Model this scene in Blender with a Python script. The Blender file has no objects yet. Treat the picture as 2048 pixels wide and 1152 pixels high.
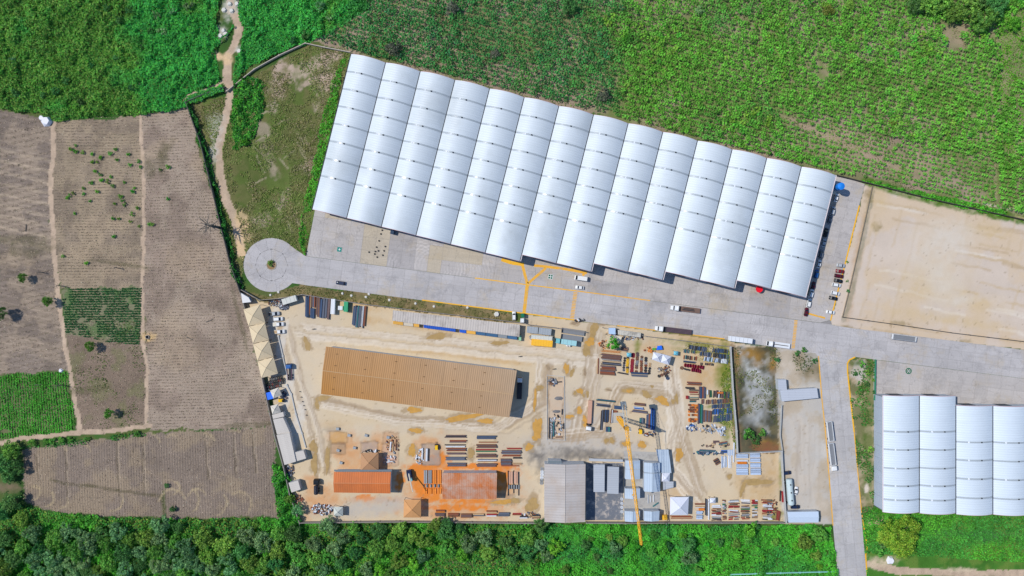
import bpy, math, random
import numpy as np
from mathutils import Vector

# ------------------------------------------------------------------ camera, sky, sun
HC = 360.0            # drone height, metres
S = 0.25              # metres on the ground per photograph pixel
sc = bpy.context.scene
cam_d = bpy.data.cameras.new('camera'); cam = bpy.data.objects.new('camera', cam_d)
sc.collection.objects.link(cam); sc.camera = cam
cam.location = (0, 0, HC); cam.rotation_euler = (0, 0, 0)
cam_d.sensor_width = 36; cam_d.lens = 36 * HC / 512.0
cam_d.clip_start = 1; cam_d.clip_end = 6000
SUN_EL = math.radians(53)
SUN_D = Vector((1, -0.30, 0)).normalized() * math.cos(SUN_EL) + Vector((0, 0, -math.sin(SUN_EL)))
wd = bpy.data.worlds.new('World'); sc.world = wd; wd.use_nodes = True
nt = wd.node_tree; nt.nodes.clear()
sky = nt.nodes.new('ShaderNodeTexSky'); sky.sky_type = 'NISHITA'; sky.sun_disc = False
sky.sun_elevation = SUN_EL; sky.sun_rotation = math.atan2(-SUN_D.x, -SUN_D.y)
sky.altitude = 50; sky.air_density = 1.0; sky.dust_density = 0.1; sky.ozone_density = 6.0
bg = nt.nodes.new('ShaderNodeBackground'); bg.inputs[1].default_value = 0.115
wo = nt.nodes.new('ShaderNodeOutputWorld')
nt.links.new(sky.outputs[0], bg.inputs[0]); nt.links.new(bg.outputs[0], wo.inputs[0])
sd = bpy.data.lights.new('sun', 'SUN'); sd.energy = 3.35; sd.angle = math.radians(0.5); sd.color = (1, 0.965, 0.9)
so = bpy.data.objects.new('sun', sd); sc.collection.objects.link(so)
so.rotation_euler = SUN_D.to_track_quat('-Z', 'Y').to_euler(); so.location = (-200, 60, 300)
vs = sc.view_settings; vs.view_transform = 'Standard'; vs.look = 'None'; vs.exposure = 0.06; vs.gamma = 1.0
vs.use_curve_mapping = False

# ------------------------------------------------------------------ helpers
rnd = random.Random(7)
RNG = np.random.default_rng(11)
COL = sc.collection

def W(px, py, z=0.0):
    """photograph pixel of a point standing z metres high -> world x, y"""
    k = (HC - z) / HC * S
    return ((px - 1024) * k, (576 - py) * k)

def lin(c):
    c = c / 255.0
    return c / 12.92 if c <= 0.04045 else ((c + 0.055) / 1.055) ** 2.4

def C(r, g, b): return (lin(r), lin(g), lin(b))

def mesh(name, V, F):
    me = bpy.data.meshes.new(name); me.from_pydata([tuple(v) for v in V], [], F); me.update()
    return me

def obj(name, me, mat=None, parent=None, loc=None, rot=None):
    o = bpy.data.objects.new(name, me); COL.objects.link(o)
    if mat is not None and me is not None and len(me.materials) == 0: me.materials.append(mat)
    if parent is not None: o.parent = parent
    if loc is not None: o.location = loc
    if rot is not None: o.rotation_euler = (0, 0, rot)
    return o

def tag(o, label, cat, group=None, kind=None):
    if label: o['label'] = label
    if cat: o['category'] = cat
    if group: o['group'] = group
    if kind: o['kind'] = kind
    return o

def structure(o, label=None):
    o['kind'] = 'structure'
    if label: o['label'] = label
    return o

def thing(name, label, cat, px, py, ang=0.0, group=None, z=0.0, zref=0.0):
    """Empty at the thing's base; ang in degrees counter-clockwise in the picture"""
    x, y = W(px, py, zref)
    o = obj(name, None, None, None, (x, y, z), math.radians(ang))
    o.empty_display_size = 1
    return tag(o, label, cat, group)

def copy_tree(o, parent=None):
    c = o.copy(); COL.objects.link(c)
    if parent is not None: c.parent = parent
    for ch in list(o.children): copy_tree(ch, c)
    return c

class MB:
    """collects boxes, prisms and tubes for one mesh"""
    def __init__(s): s.v = []; s.f = []
    def add(s, V, F):
        n = len(s.v); s.v += [tuple(p) for p in V]; s.f += [tuple(i + n for i in q) for q in F]; return s
    def box(s, cx, cy, z0, sx, sy, sz, rot=0.0, top=1.0):
        c, d = math.cos(rot), math.sin(rot); V = []
        for z, k in ((z0, 1.0), (z0 + sz, top)):
            for a, b in ((-1, -1), (1, -1), (1, 1), (-1, 1)):
                x, y = a * sx / 2 * k, b * sy / 2 * k
                V.append((cx + x * c - y * d, cy + x * d + y * c, z))
        return s.add(V, [(3, 2, 1, 0), (4, 5, 6, 7), (0, 1, 5, 4), (1, 2, 6, 5), (2, 3, 7, 6), (3, 0, 4, 7)])
    def prism(s, pts, z0, z1):
        n = len(pts); a = sum(pts[i][0] * pts[(i + 1) % n][1] - pts[(i + 1) % n][0] * pts[i][1] for i in range(n))
        if a < 0: pts = list(pts)[::-1]
        V = [(p[0], p[1], z0) for p in pts] + [(p[0], p[1], z1) for p in pts]
        F = [tuple(range(n))[::-1], tuple(range(n, 2 * n))] + [(i, (i + 1) % n, n + (i + 1) % n, n + i) for i in range(n)]
        return s.add(V, F)
    def cyl(s, x, y, z0, z1, r, n=12, r2=None):
        r2 = r if r2 is None else r2
        V = [(x + r * math.cos(2 * math.pi * i / n), y + r * math.sin(2 * math.pi * i / n), z0) for i in range(n)]
        V += [(x + r2 * math.cos(2 * math.pi * i / n), y + r2 * math.sin(2 * math.pi * i / n), z1) for i in range(n)]
        F = [tuple(range(n))[::-1], tuple(range(n, 2 * n))] + [(i, (i + 1) % n, n + (i + 1) % n, n + i) for i in range(n)]
        return s.add(V, F)
    def tube(s, p, q, r, n=4, r2=None):
        r2 = r if r2 is None else r2
        p, q = Vector(p), Vector(q); d = (q - p)
        if d.length < 1e-6: return s
        d.normalize(); u = d.orthogonal().normalized(); w = d.cross(u)
        V = []
        for c, rr in ((p, r), (q, r2)):
            for i in range(n):
                a = 2 * math.pi * (i + 0.5) / n; V.append(c + u * math.cos(a) * rr + w * math.sin(a) * rr)
        F = [tuple(range(n))[::-1], tuple(range(n, 2 * n))] + [(i, (i + 1) % n, n + (i + 1) % n, n + i) for i in range(n)]
        return s.add(V, F)
    def ring(s, x, y, z0, z1, r, ri, n=12):
        V = []
        for z, q in ((z0, r), (z1, r), (z1, ri), (z0, ri)):
            V += [(x + q * math.cos(2 * math.pi * i / n), y + q * math.sin(2 * math.pi * i / n), z) for i in range(n)]
        F = []
        for k in range(4):
            for i in range(n):
                F.append((k * n + i, k * n + (i + 1) % n, ((k + 1) % 4) * n + (i + 1) % n, ((k + 1) % 4) * n + i))
        return s.add(V, F)
    def mesh(s, name): return mesh(name, s.v, s.f)
    def out(s, name, mat, parent=None, **k): return obj(name, s.mesh(name), mat, parent, **k)

# ------------------------------------------------------------------ materials
MATS = {}
def nodes(name):
    m = bpy.data.materials.new(name); m.use_nodes = True; t = m.node_tree
    return m, t, t.nodes['Principled BSDF']

def N(t, kind, **kw):
    n = t.nodes.new(kind)
    for k, v in kw.items():
        if k.startswith('i_'):
            key = k[2:]; key = int(key) if key.isdigit() else key.replace('_', ' ')
            n.inputs[key].default_value = v
        else: setattr(n, k, v)
    return n

def math_(t, op, a, b=None, c=None, clamp=False):
    n = t.nodes.new('ShaderNodeMath'); n.operation = op; n.use_clamp = clamp
    for i, v in enumerate((a, b, c)):
        if v is None: continue
        if isinstance(v, (int, float)): n.inputs[i].default_value = v
        else: t.links.new(v, n.inputs[i])
    return n.outputs[0]

def noise_(t, scale, detail=4, rough=0.6, vec=None):
    n = N(t, 'ShaderNodeTexNoise'); n.inputs['Scale'].default_value = scale
    n.inputs['Detail'].default_value = detail; n.inputs['Roughness'].default_value = rough
    if vec is None:
        g = N(t, 'ShaderNodeNewGeometry'); vec = g.outputs['Position']
    t.links.new(vec, n.inputs['Vector']); return n.outputs['Fac']

def mulcol(t, col, fac):
    """col (socket or rgb) times scalar socket"""
    n = t.nodes.new('ShaderNodeVectorMath'); n.operation = 'SCALE'
    if isinstance(col, tuple): n.inputs[0].default_value = col
    else: t.links.new(col, n.inputs[0])
    t.links.new(fac, n.inputs['Scale']); return n.outputs[0]

def mixcol(t, fac, a, b):
    n = t.nodes.new('ShaderNodeMix'); n.data_type = 'RGBA'
    if isinstance(fac, (int, float)): n.inputs[0].default_value = fac
    else: t.links.new(fac, n.inputs[0])
    for i, v in ((6, a), (7, b)):
        if isinstance(v, tuple): n.inputs[i].default_value = (*v[:3], 1)
        else: t.links.new(v, n.inputs[i])
    return n.outputs[2]

def ramp01(t, x, lo, hi):
    n = t.nodes.new('ShaderNodeMapRange'); n.inputs[1].default_value = lo; n.inputs[2].default_value = hi
    n.clamp = True; t.links.new(x, n.inputs[0]); return n.outputs[0]

def plain(name, col, rough=0.6, metal=0.0, var=0.12, scale=1.2, objvar=0.0, spec=0.4, rust=None, rustamt=0.0):
    """one colour with grain, wear and optional per-object tone"""
    if name in MATS: return MATS[name]
    m, t, b = nodes(name)
    f = noise_(t, scale, 5, 0.65)
    k = math_(t, 'MULTIPLY_ADD', f, 2 * var, 1 - var)
    if objvar:
        oi = N(t, 'ShaderNodeObjectInfo')
        k = math_(t, 'MULTIPLY', k, math_(t, 'MULTIPLY_ADD', oi.outputs['Random'], 2 * objvar, 1 - objvar))
    c = mulcol(t, col, k)
    if rust:
        rf = ramp01(t, noise_(t, 0.35, 6, 0.7), 0.62 - rustamt * 0.35, 0.75 - rustamt * 0.2)
        c = mixcol(t, rf, c, rust)
    t.links.new(c, b.inputs['Base Color'])
    b.inputs['Roughness'].default_value = rough; b.inputs['Metallic'].default_value = metal
    b.inputs['Specular IOR Level'].default_value = spec
    MATS[name] = m; return m

def sheet(name, col, ang=0.0, period=1.0, amp=0.05, bump=0.5, rough=0.45, var=0.06, objvar=0.04, dirt=None, dirtamt=0.4, dirtscale=0.05, metal=0.0, streak=0.0):
    """ribbed roof sheet: ribs are lines that repeat along direction ang (degrees, world)"""
    if name in MATS: return MATS[name]
    m, t, b = nodes(name)
    g = N(t, 'ShaderNodeNewGeometry'); a = math.radians(ang)
    d = t.nodes.new('ShaderNodeVectorMath'); d.operation = 'DOT_PRODUCT'
    t.links.new(g.outputs['Position'], d.inputs[0]); d.inputs[1].default_value = (math.cos(a), math.sin(a), 0)
    w = math_(t, 'SINE', math_(t, 'MULTIPLY', d.outputs['Value'], 2 * math.pi / period))
    k = math_(t, 'MULTIPLY_ADD', w, amp, 1.0)
    # weathering: broad tone and streaks
    f = noise_(t, 0.12, 6, 0.6); k = math_(t, 'MULTIPLY', k, math_(t, 'MULTIPLY_ADD', f, 2 * var, 1 - var))
    if streak:                                # rain streaks running across the ribs' repeat direction
        mp = N(t, 'ShaderNodeMapping'); mp.inputs['Rotation'].default_value = (0, 0, -a); t.links.new(g.outputs['Position'], mp.inputs['Vector'])
        mq = N(t, 'ShaderNodeMapping'); mq.inputs['Scale'].default_value = (1.0, .07, .07); t.links.new(mp.outputs[0], mq.inputs['Vector'])
        k = math_(t, 'MULTIPLY', k, math_(t, 'MULTIPLY_ADD', ramp01(t, noise_(t, .9, 6, .75, mq.outputs[0]), .3, .75), -streak, 1 + streak * .4))
    oi = N(t, 'ShaderNodeObjectInfo')
    k = math_(t, 'MULTIPLY', k, math_(t, 'MULTIPLY_ADD', oi.outputs['Random'], 2 * objvar, 1 - objvar))
    c = mulcol(t, col, k)
    if dirt:
        rf = ramp01(t, noise_(t, dirtscale, 6, 0.68), 0.62 - dirtamt * 0.4, 0.78 - dirtamt * 0.2)
        c = mixcol(t, rf, c, dirt)
    t.links.new(c, b.inputs['Base Color'])
    bp = N(t, 'ShaderNodeBump'); bp.inputs['Strength'].default_value = bump; bp.inputs['Distance'].default_value = 0.06
    t.links.new(w, bp.inputs['Height']); t.links.new(bp.outputs[0], b.inputs['Normal'])
    b.inputs['Roughness'].default_value = rough; b.inputs['Metallic'].default_value = metal
    b.inputs['Specular IOR Level'].default_value = 0.4
    MATS[name] = m; return m

def groundmat(name, furrow=None, grain=0.16, gscale=1.6, bump=0.4, rough=0.95):
    """vertex colour ground; furrow = (angle, period, colour amplitude)"""
    if name in MATS: return MATS[name]
    m, t, b = nodes(name)
    at = N(t, 'ShaderNodeAttribute'); at.attribute_name = 'Col'
    g = N(t, 'ShaderNodeNewGeometry')
    f1 = noise_(t, gscale, 6, 0.75, g.outputs['Position'])
    f2 = noise_(t, gscale * 0.16, 5, 0.65, g.outputs['Position'])
    k = math_(t, 'MULTIPLY', math_(t, 'MULTIPLY_ADD', f1, 4 * grain, 1 - 2 * grain), math_(t, 'MULTIPLY_ADD', f2, 2 * grain, 1 - grain))
    sp = ramp01(t, noise_(t, .9, 5, .8, g.outputs['Position']), .56, .70)
    k = math_(t, 'MULTIPLY', k, math_(t, 'MULTIPLY_ADD', sp, -2.2 * grain, 1.0))
    h = f1
    if furrow:
        a = math.radians(furrow[0])
        d = t.nodes.new('ShaderNodeVectorMath'); d.operation = 'DOT_PRODUCT'
        t.links.new(g.outputs['Position'], d.inputs[0]); d.inputs[1].default_value = (math.cos(a), math.sin(a), 0)
        wob = noise_(t, 0.05, 3, 0.6, g.outputs['Position'])
        ph = math_(t, 'ADD', math_(t, 'MULTIPLY', d.outputs['Value'], 2 * math.pi / furrow[1]), math_(t, 'MULTIPLY', wob, 5.0))
        w = math_(t, 'SINE', ph)
        msk = ramp01(t, noise_(t, 0.30, 5, 0.75, g.outputs['Position']), 0.36, 0.62)
        ww = math_(t, 'MULTIPLY', w, msk)
        if len(furrow) > 3: ww = math_(t, 'MULTIPLY', ramp01(t, w, .45, 1.0), msk)      # thin pale drills
        k = math_(t, 'MULTIPLY', k, math_(t, 'MULTIPLY_ADD', ww, furrow[2], 1.0))
        h = math_(t, 'MULTIPLY_ADD', w, 0.35, f1)
    c = mulcol(t, at.outputs['Color'], k)
    t.links.new(c, b.inputs['Base Color'])
    bp = N(t, 'ShaderNodeBump'); bp.inputs['Strength'].default_value = bump; bp.inputs['Distance'].default_value = 0.25
    t.links.new(h, bp.inputs['Height']); t.links.new(bp.outputs[0], b.inputs['Normal'])
    b.inputs['Roughness'].default_value = rough; b.inputs['Specular IOR Level'].default_value = 0.15
    MATS[name] = m; return m

def leafmat(name, objvar=0.0, sat=1.0):
    if name in MATS: return MATS[name]
    m, t, b = nodes(name)
    at = N(t, 'ShaderNodeAttribute'); at.attribute_name = 'Col'; c = at.outputs['Color']
    if objvar:
        oi = N(t, 'ShaderNodeObjectInfo')
        hs = N(t, 'ShaderNodeHueSaturation'); t.links.new(c, hs.inputs['Color'])
        t.links.new(math_(t, 'MULTIPLY_ADD', oi.outputs['Random'], 0.06, 0.465), hs.inputs['Hue'])
        r2 = math_(t, 'FRACT', math_(t, 'MULTIPLY', oi.outputs['Random'], 7.31))
        t.links.new(math_(t, 'MULTIPLY_ADD', r2, 2 * objvar, 1 - objvar), hs.inputs['Value'])
        hs.inputs['Saturation'].default_value = sat
        c = hs.outputs['Color']
    t.links.new(c, b.inputs['Base Color']); b.inputs['Roughness'].default_value = 0.6
    b.inputs['Specular IOR Level'].default_value = 0.25
    tr = N(t, 'ShaderNodeBsdfTranslucent'); t.links.new(c, tr.inputs['Color'])
    mx = N(t, 'ShaderNodeMixShader'); mx.inputs[0].default_value = 0.30
    out = t.nodes['Material Output']
    t.links.new(b.outputs[0], mx.inputs[1]); t.links.new(tr.outputs[0], mx.inputs[2]); t.links.new(mx.outputs[0], out.inputs['Surface'])
    MATS[name] = m; return m

# ------------------------------------------------------------------ numpy noise and region tests (all in photograph pixels)
def vnoise(x, y, seed):
    r = np.random.default_rng(seed); T = r.random((256, 256)).astype(np.float32)
    xi = np.floor(x).astype(np.int64); yi = np.floor(y).astype(np.int64)
    fx = (x - xi).astype(np.float32); fy = (y - yi).astype(np.float32)
    fx = fx * fx * (3 - 2 * fx); fy = fy * fy * (3 - 2 * fy)
    a = T[yi & 255, xi & 255]; b = T[yi & 255, (xi + 1) & 255]; c = T[(yi + 1) & 255, xi & 255]; d = T[(yi + 1) & 255, (xi + 1) & 255]
    return (a + (b - a) * fx) * (1 - fy) + (c + (d - c) * fx) * fy

def fbm(x, y, scale, seed, octs=4):
    s = 0; w = 0; a = 1.0; f = 1.0 / scale
    for i in range(octs):
        s = s + a * vnoise(x * f + 17.3 * i, y * f + 9.1 * i, seed + i); w += a; a *= 0.55; f *= 2.03
    return s / w

def inside(poly, x, y):
    r = np.zeros(np.shape(x), bool); n = len(poly)
    for i in range(n):
        x0, y0 = poly[i]; x1, y1 = poly[(i + 1) % n]
        if y0 == y1: continue
        c = ((y0 > y) != (y1 > y)) & (x < (x1 - x0) * (y - y0) / (y1 - y0) + x0)
        r ^= c
    return r

def dline(pts, x, y):
    d = np.full(np.shape(x), 1e9, np.float32)
    for (x0, y0), (x1, y1) in zip(pts[:-1], pts[1:]):
        vx, vy = x1 - x0, y1 - y0; L = vx * vx + vy * vy
        t = np.clip(((x - x0) * vx + (y - y0) * vy) / max(L, 1e-6), 0, 1)
        d = np.minimum(d, np.hypot(x - x0 - t * vx, y - y0 - t * vy))
    return d

def smooth(v, lo, hi):
    t = np.clip((v - lo) / (hi - lo), 0, 1); return t * t * (3 - 2 * t)

# ------------------------------------------------------------------ the ground, one grid cut into fields, yards and tracks
GS = 2.6                                   # grid cell in photograph pixels (0.65 m)
gx = np.arange(-170, 2219, GS); gy = np.arange(-170, 1323, GS)
PX, PY = np.meshgrid(gx, gy)
wx = PX + (fbm(PX, PY, 22, 1) - 0.5) * 16 + (fbm(PX, PY, 5, 5, 2) - 0.5) * 5
wy = PY + (fbm(PX, PY, 22, 9) - 0.5) * 16 + (fbm(PX, PY, 5, 13, 2) - 0.5) * 5

Z_SCRUB = [(-180, -180), (742, -180), (735, 20), (640, 78), (500, 132), (466, 178), (385, 192), (376, 216), (290, 230), (200, 234), (110, 243), (80, 226), (0, 221), (-180, 215)]
Z_PLANT = [(735, -180), (2230, -180), (2230, 484), (2048, 440), (1722, 362), (1672, 351), (1187, 227), (702, 108), (690, 100), (625, 86), (640, 75), (735, 20)]
Z_DRYA = [(-180, 214), (0, 221), (105, 244), (108, 330), (100, 420), (112, 560), (125, 640), (135, 742), (0, 750), (-180, 756)]
Z_DRYB = [(105, 244), (282, 230), (287, 380), (285, 575), (122, 580), (110, 500), (102, 420)]
Z_DRYC = [(282, 230), (377, 214), (390, 270), (440, 430), (486, 590), (540, 830), (546, 852), (298, 862), (292, 760), (288, 600), (287, 400)]
Z_DRYD = [(126, 640), (290, 640), (296, 760), (295, 858), (155, 868), (146, 790)]
Z_CROPM = [(122, 582), (284, 574), (279, 691), (216, 684), (131, 665)]
Z_CROPL = [(-180, 756), (0, 749), (136, 743), (150, 861), (0, 880), (-180, 898)]
Z_PLOUGH = [(45, 898), (150, 884), (290, 868), (546, 852), (562, 1000), (562, 1035), (330, 1036), (120, 1026), (52, 1006)]
Z_MEADOW = [(455, 182), (620, 90), (702, 106), (629, 424), (610, 516), (540, 478), (496, 500), (478, 560), (440, 420), (430, 300), (405, 288), (378, 206), (450, 196)]
Z_YARD = [(484, 578), (520, 602), (600, 590), (735, 610), (1040, 646), (1048, 628), (1180, 645), (1234, 652), (1600, 703), (1468, 694), (1472, 905), (1562, 905), (1564, 1043), (600, 1043), (572, 930), (540, 770)]
Z_VERGE = [(494, 584), (540, 592), (575, 574), (612, 571), (844, 601), (1024, 625), (1040, 648), (735, 610), (600, 590), (520, 602)]
Z_WASTE = [(1468, 692), (1562, 696), (1554, 760), (1560, 905), (1474, 905)]
Z_LOT = [(1552, 694), (1637, 705), (1650, 850), (1668, 1048), (1564, 1048), (1558, 900), (1552, 760)]
Z_STRIP = [(1695, 722), (1750, 716), (1747, 1016), (1768, 1046), (1722, 1046), (1704, 860)]
Z_SMEADOW = [(1722, 1030), (1747, 1016), (1766, 1022), (2230, 1026), (2230, 1340), (1740, 1340)]
Z_SAND = [(1660, 650), (1690, 530), (1722, 404), (1730, 364), (1745, 368), (2048, 439), (2230, 484), (2230, 725), (2048, 700), (1780, 668), (1700, 658)]
Z_WOOD = [(-180, 895), (0, 884), (44, 896), (52, 1008), (120, 1028), (330, 1038), (558, 1037), (545, 930), (572, 930), (600, 1044), (1564, 1044), (1640, 1050), (1668, 1048), (1690, 1340), (-180, 1340)]
TRACKS = {
 'dirt_track': [[(105, 244), (108, 300), (100, 360), (105, 430), (108, 500), (116, 590), (125, 650), (135, 720), (148, 790), (160, 862)], 4.6],
 'dirt_track.001': [[(281, 232), (286, 330), (288, 450), (285, 560), (285, 650), (288, 700), (295, 740), (292, 850)], 3.4],
 'dirt_track.002': [[(-180, 905), (0, 887), (40, 877), (150, 866), (230, 860), (300, 852)], 4.6],
 'dirt_track.003': [[(458, -20), (462, 20), (478, 55), (470, 90), (455, 115), (453, 150), (460, 185), (457, 215), (446, 255), (437, 295), (440, 345), (453, 400), (472, 450), (484, 505)], 8.0],
 'dirt_track.004': [[(453, 160), (420, 176), (378, 190), (368, 205)], 2.6],
 'dirt_track.005': [[(1738, 1128), (1800, 1142), (1900, 1146), (2060, 1148), (2230, 1150)], 7],
}
# name, polygon, base colour, (tone variation, patch colour, patch size, patch share), furrow(angle, period m, amount), label
ZONES = [
 ('scrubland', Z_SCRUB, C(62, 96, 42), (.30, C(96, 104, 58), 60, .35), None, 'rough green scrubland in the upper left corner'),
 ('plantation_field', Z_PLANT, C(158, 138, 120), (.25, C(118, 122, 78), 50, .40), None, 'tan earth of the leafy plantation behind the long warehouse'),
 ('dry_field', Z_DRYA, C(132, 118, 106), (.32, C(176, 156, 134), 30, .42), (78, 3.3, .30, 1), 'dry stubble field at the left edge'),
 ('dry_field.001', Z_DRYB, C(142, 126, 108), (.32, C(178, 158, 130), 28, .45), (90, 1.5, .10), 'dry field dotted with green bushes'),
 ('dry_field.002', Z_DRYC, C(149, 131, 116), (.32, C(182, 164, 144), 40, .40), (88, 1.55, .11), 'wide dry field beside the works wall'),
 ('dry_field.003', Z_DRYD, C(134, 116, 100), (.26, C(112, 118, 70), 34, .42), None, 'weedy fallow plot below the row crop'),
 ('crop_field', Z_CROPM, C(128, 126, 98), (.2, C(92, 116, 70), 20, .3), (90, 1.25, .2), 'plot of dark green crop rows'),
 ('crop_field.001', Z_CROPL, C(70, 104, 44), (.3, C(120, 116, 86), 26, .38), None, 'bright green crop plot at the left edge'),
 ('ploughed_field', Z_PLOUGH, C(134, 119, 106), (.16, C(164, 144, 116), 46, .34), (2, 1.3, .05), 'grey brown ploughed field above the woodland'),
 ('meadow', Z_MEADOW, C(98, 112, 56), (.34, C(120, 112, 74), 22, .44), None, 'rough grass between track and long warehouse'),
 ('woodland_floor', Z_WOOD, C(58, 88, 40), (.35, C(88, 104, 56), 40, .4), None, 'overgrown ground along the bottom edge'),
 ('works_yard', Z_YARD, C(204, 185, 157), (.07, C(212, 190, 156), 60, .42), None, 'pale sandy yard of the steel works'),
 ('verge', Z_VERGE, C(118, 110, 72), (.28, C(146, 126, 92), 16, .42), None, 'brown grass verge between road and works'),
 ('waste_lot', Z_WASTE, C(92, 88, 68), (.35, C(128, 116, 82), 20, .4), None, 'dark waste lot strewn with pale ash'),
 ('gravel_lot', Z_LOT, C(188, 182, 173), (.08, C(178, 160, 134), 30, .4), None, 'pale gravel lot beside the south road'),
 ('grass_strip', Z_STRIP, C(126, 122, 84), (.25, C(186, 166, 138), 20, .45), None, 'weedy strip between south road and white warehouse'),
 ('south_meadow', Z_SMEADOW, C(70, 118, 42), (.26, C(104, 130, 56), 30, .4), None, 'green meadow below the smaller white warehouse'),
 ('sand_yard', Z_SAND, C(207, 190, 173), (.06, C(208, 185, 156), 70, .30), None, 'empty levelled sand yard on the right'),
]
zid = np.zeros(PX.shape, np.int16)
for i, z in enumerate(ZONES):
    if z[0] in ('works_yard', 'sand_yard', 'gravel_lot'): m = inside(z[1], PX * .7 + wx * .3, PY * .7 + wy * .3)
    else: m = inside(z[1], wx, wy)
    zid[m] = i
NZ = len(ZONES)
for j, (nm, (pts, hw)) in enumerate(TRACKS.items()):
    d = dline(pts, wx * .4 + PX * .6, wy * .4 + PY * .6); zid[d < hw * (0.75 + 0.5 * fbm(PX, PY, 14, 40 + j))] = NZ + j

Col = np.zeros(PX.shape + (3,), np.float32)
for i, z in enumerate(ZONES):
    m = zid == i; x, y = PX[m], PY[m]
    b = np.array(z[2], np.float32); amp, pc, ps, sh = z[3]
    v = fbm(x, y, 34, 100 + 7 * i, 5)
    c = b[None] * (1 + amp * 2.4 * (v - 0.5))[:, None]
    p = smooth(fbm(x, y, ps, 300 + 5 * i, 5), 0.60 - sh * .4, 0.68 - sh * .2)
    pa = .45 if 'dry' in z[0] or 'plough' in z[0] else .8
    c = c * (1 - p[:, None] * pa) + np.array(pc, np.float32)[None] * p[:, None] * pa
    Col[m] = c
for j in range(len(TRACKS)):
    m = zid == NZ + j; x, y = PX[m], PY[m]
    Col[m] = np.array(C(190, 166, 142))[None] * (1 + .5 * (fbm(x, y, 9, 60 + j) - .5))[:, None]

FN = np.clip(.25 + 1.5 * fbm(PX, PY, 9, 970, 4), .3, 1.25)
def paint(mask, col, a=1.0):
    """mask 0..1 array over the grid"""
    sl, mk = mask
    k = np.clip(mk * a * FN[sl], 0, 1)[..., None]
    Col[sl] = Col[sl] * (1 - k) + np.array(col, np.float32) * k

def window(x0, x1, y0, y1):
    i0, i1 = np.searchsorted(gx, [x0, x1]); j0, j1 = np.searchsorted(gy, [y0, y1])
    return (slice(j0, j1), slice(i0, i1))

def blob(px, py, rx, ry, ang=0, seed=0, soft=.35, rough=.5):
    c, s = math.cos(math.radians(ang)), math.sin(math.radians(ang))
    R = max(rx, ry) * 1.8 + 4; sl = window(px - R, px + R, py - R, py + R)
    x, y = PX[sl], PY[sl]; dx, dy = x - px, y - py
    u, v = (dx * c - dy * s) / rx, (dx * s + dy * c) / ry
    d = np.hypot(u, v) + rough * 2 * (fbm(x, y, max(6, min(rx, ry) * .8), 500 + seed, 4) - .5)
    return sl, 1 - smooth(d, 1 - soft, 1 + soft)

def stroke(pts, w, soft=1.2, wob=.6, seed=0):
    R = w * 2 + 16; xs = [p[0] for p in pts]; ys = [p[1] for p in pts]
    sl = window(min(xs) - R, max(xs) + R, min(ys) - R, max(ys) + R); x, y = PX[sl], PY[sl]
    d = dline(pts, x * .5 + wx[sl] * .5, y * .5 + wy[sl] * .5)
    k = w * (1 - wob / 2 + wob * fbm(x, y, 16, 700 + seed, 3))
    return sl, 1 - smooth(d, k, k + soft * 1.6)

# --- fields: worn lines, pale lanes, dark old furrows, tractor curves
PALE, DARKB, GRN, OCH = C(188, 168, 144), C(96, 84, 72), C(70, 102, 46), C(214, 162, 92)
for k in range(9):                                             # pale lanes in the stubble on the left
    y0 = 300 + k * 22
    paint(stroke([(0, y0), (100, y0 + 22)], 1.4, 2, 1, k), PALE, .45)
for k, (x, y0, y1) in enumerate([(232, 880, 990), (285, 888, 990), (410, 870, 955), (466, 862, 950), (505, 860, 945), (130, 900, 990), (72, 910, 960)]):
    paint(stroke([(x, y0), (x + 6, y1)], 1.1, 1.6, 1, 20 + k), C(84, 74, 58), .55)
    paint(stroke([(x + 3, y0), (x + 9, y1)], .8, 1.6, 1, 30 + k), PALE, .4)
paint(stroke([(100, 962), (200, 975), (320, 992), (330, 1030)], 1.3, 2, .9, 44), C(86, 80, 56), .6)
paint(stroke([(325, 985), (329, 1034)], 2.2, 2, .8, 45), C(82, 92, 52), .7)
def arc(cx, cy, r, a0, a1, n=10): return [(cx + r * math.cos(math.radians(a0 + (a1 - a0) * i / n)), cy - r * math.sin(math.radians(a0 + (a1 - a0) * i / n))) for i in range(n + 1)]
for k, a in enumerate([(66, 985, 14, -90, 90), (92, 995, 16, -100, 40), (122, 1002, 14, -100, 30), (225, 1000, 20, -100, 30), (345, 1006, 28, 20, 170), (372, 1002, 26, -60, 60),
                       (430, 1005, 24, -80, 40), (480, 1008, 24, -60, 130), (395, 1000, 20, 30, 150), (345, 975, 14, -80, 80), (300, 890, 22, 20, 90), (110, 905, 22, 10, 90), (160, 905, 20, 10, 90), (410, 885, 20, 20, 90), (345, 885, 16, 60, 130), (470, 880, 20, 60, 120)]):
    paint(stroke(arc(*a), 1.0, 1.5, .8, 60 + k), C(186, 166, 130), .5)
for k, p in enumerate([(310, 300, 40, 14, 30), (200, 450, 50, 22, 10), (170, 500, 40, 20, 0), (230, 540, 60, 16, 0), (380, 520, 50, 40, 0), (350, 680, 50, 60, 0), (30, 520, 40, 14, 0), (420, 340, 26, 40, 60)]):
    paint(blob(*p, seed=k), C(182, 160, 132), .35)
for k, p in enumerate([(330, 300, 20, 12, 40), (40, 480, 60, 10, 0), (240, 528, 60, 4, -8), (480, 640, 4, 70, 14), (175, 780, 50, 8, 6), (500, 850, 60, 6, 4), (60, 500, 50, 14, 5), (300, 335, 14, 20, 0), (325, 320, 10, 30, 0)]):
    paint(blob(*p, seed=30 + k), C(96, 90, 64), .5)
paint(blob(297, 674, 14, 10, seed=3), C(214, 180, 128), .8)
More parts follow.
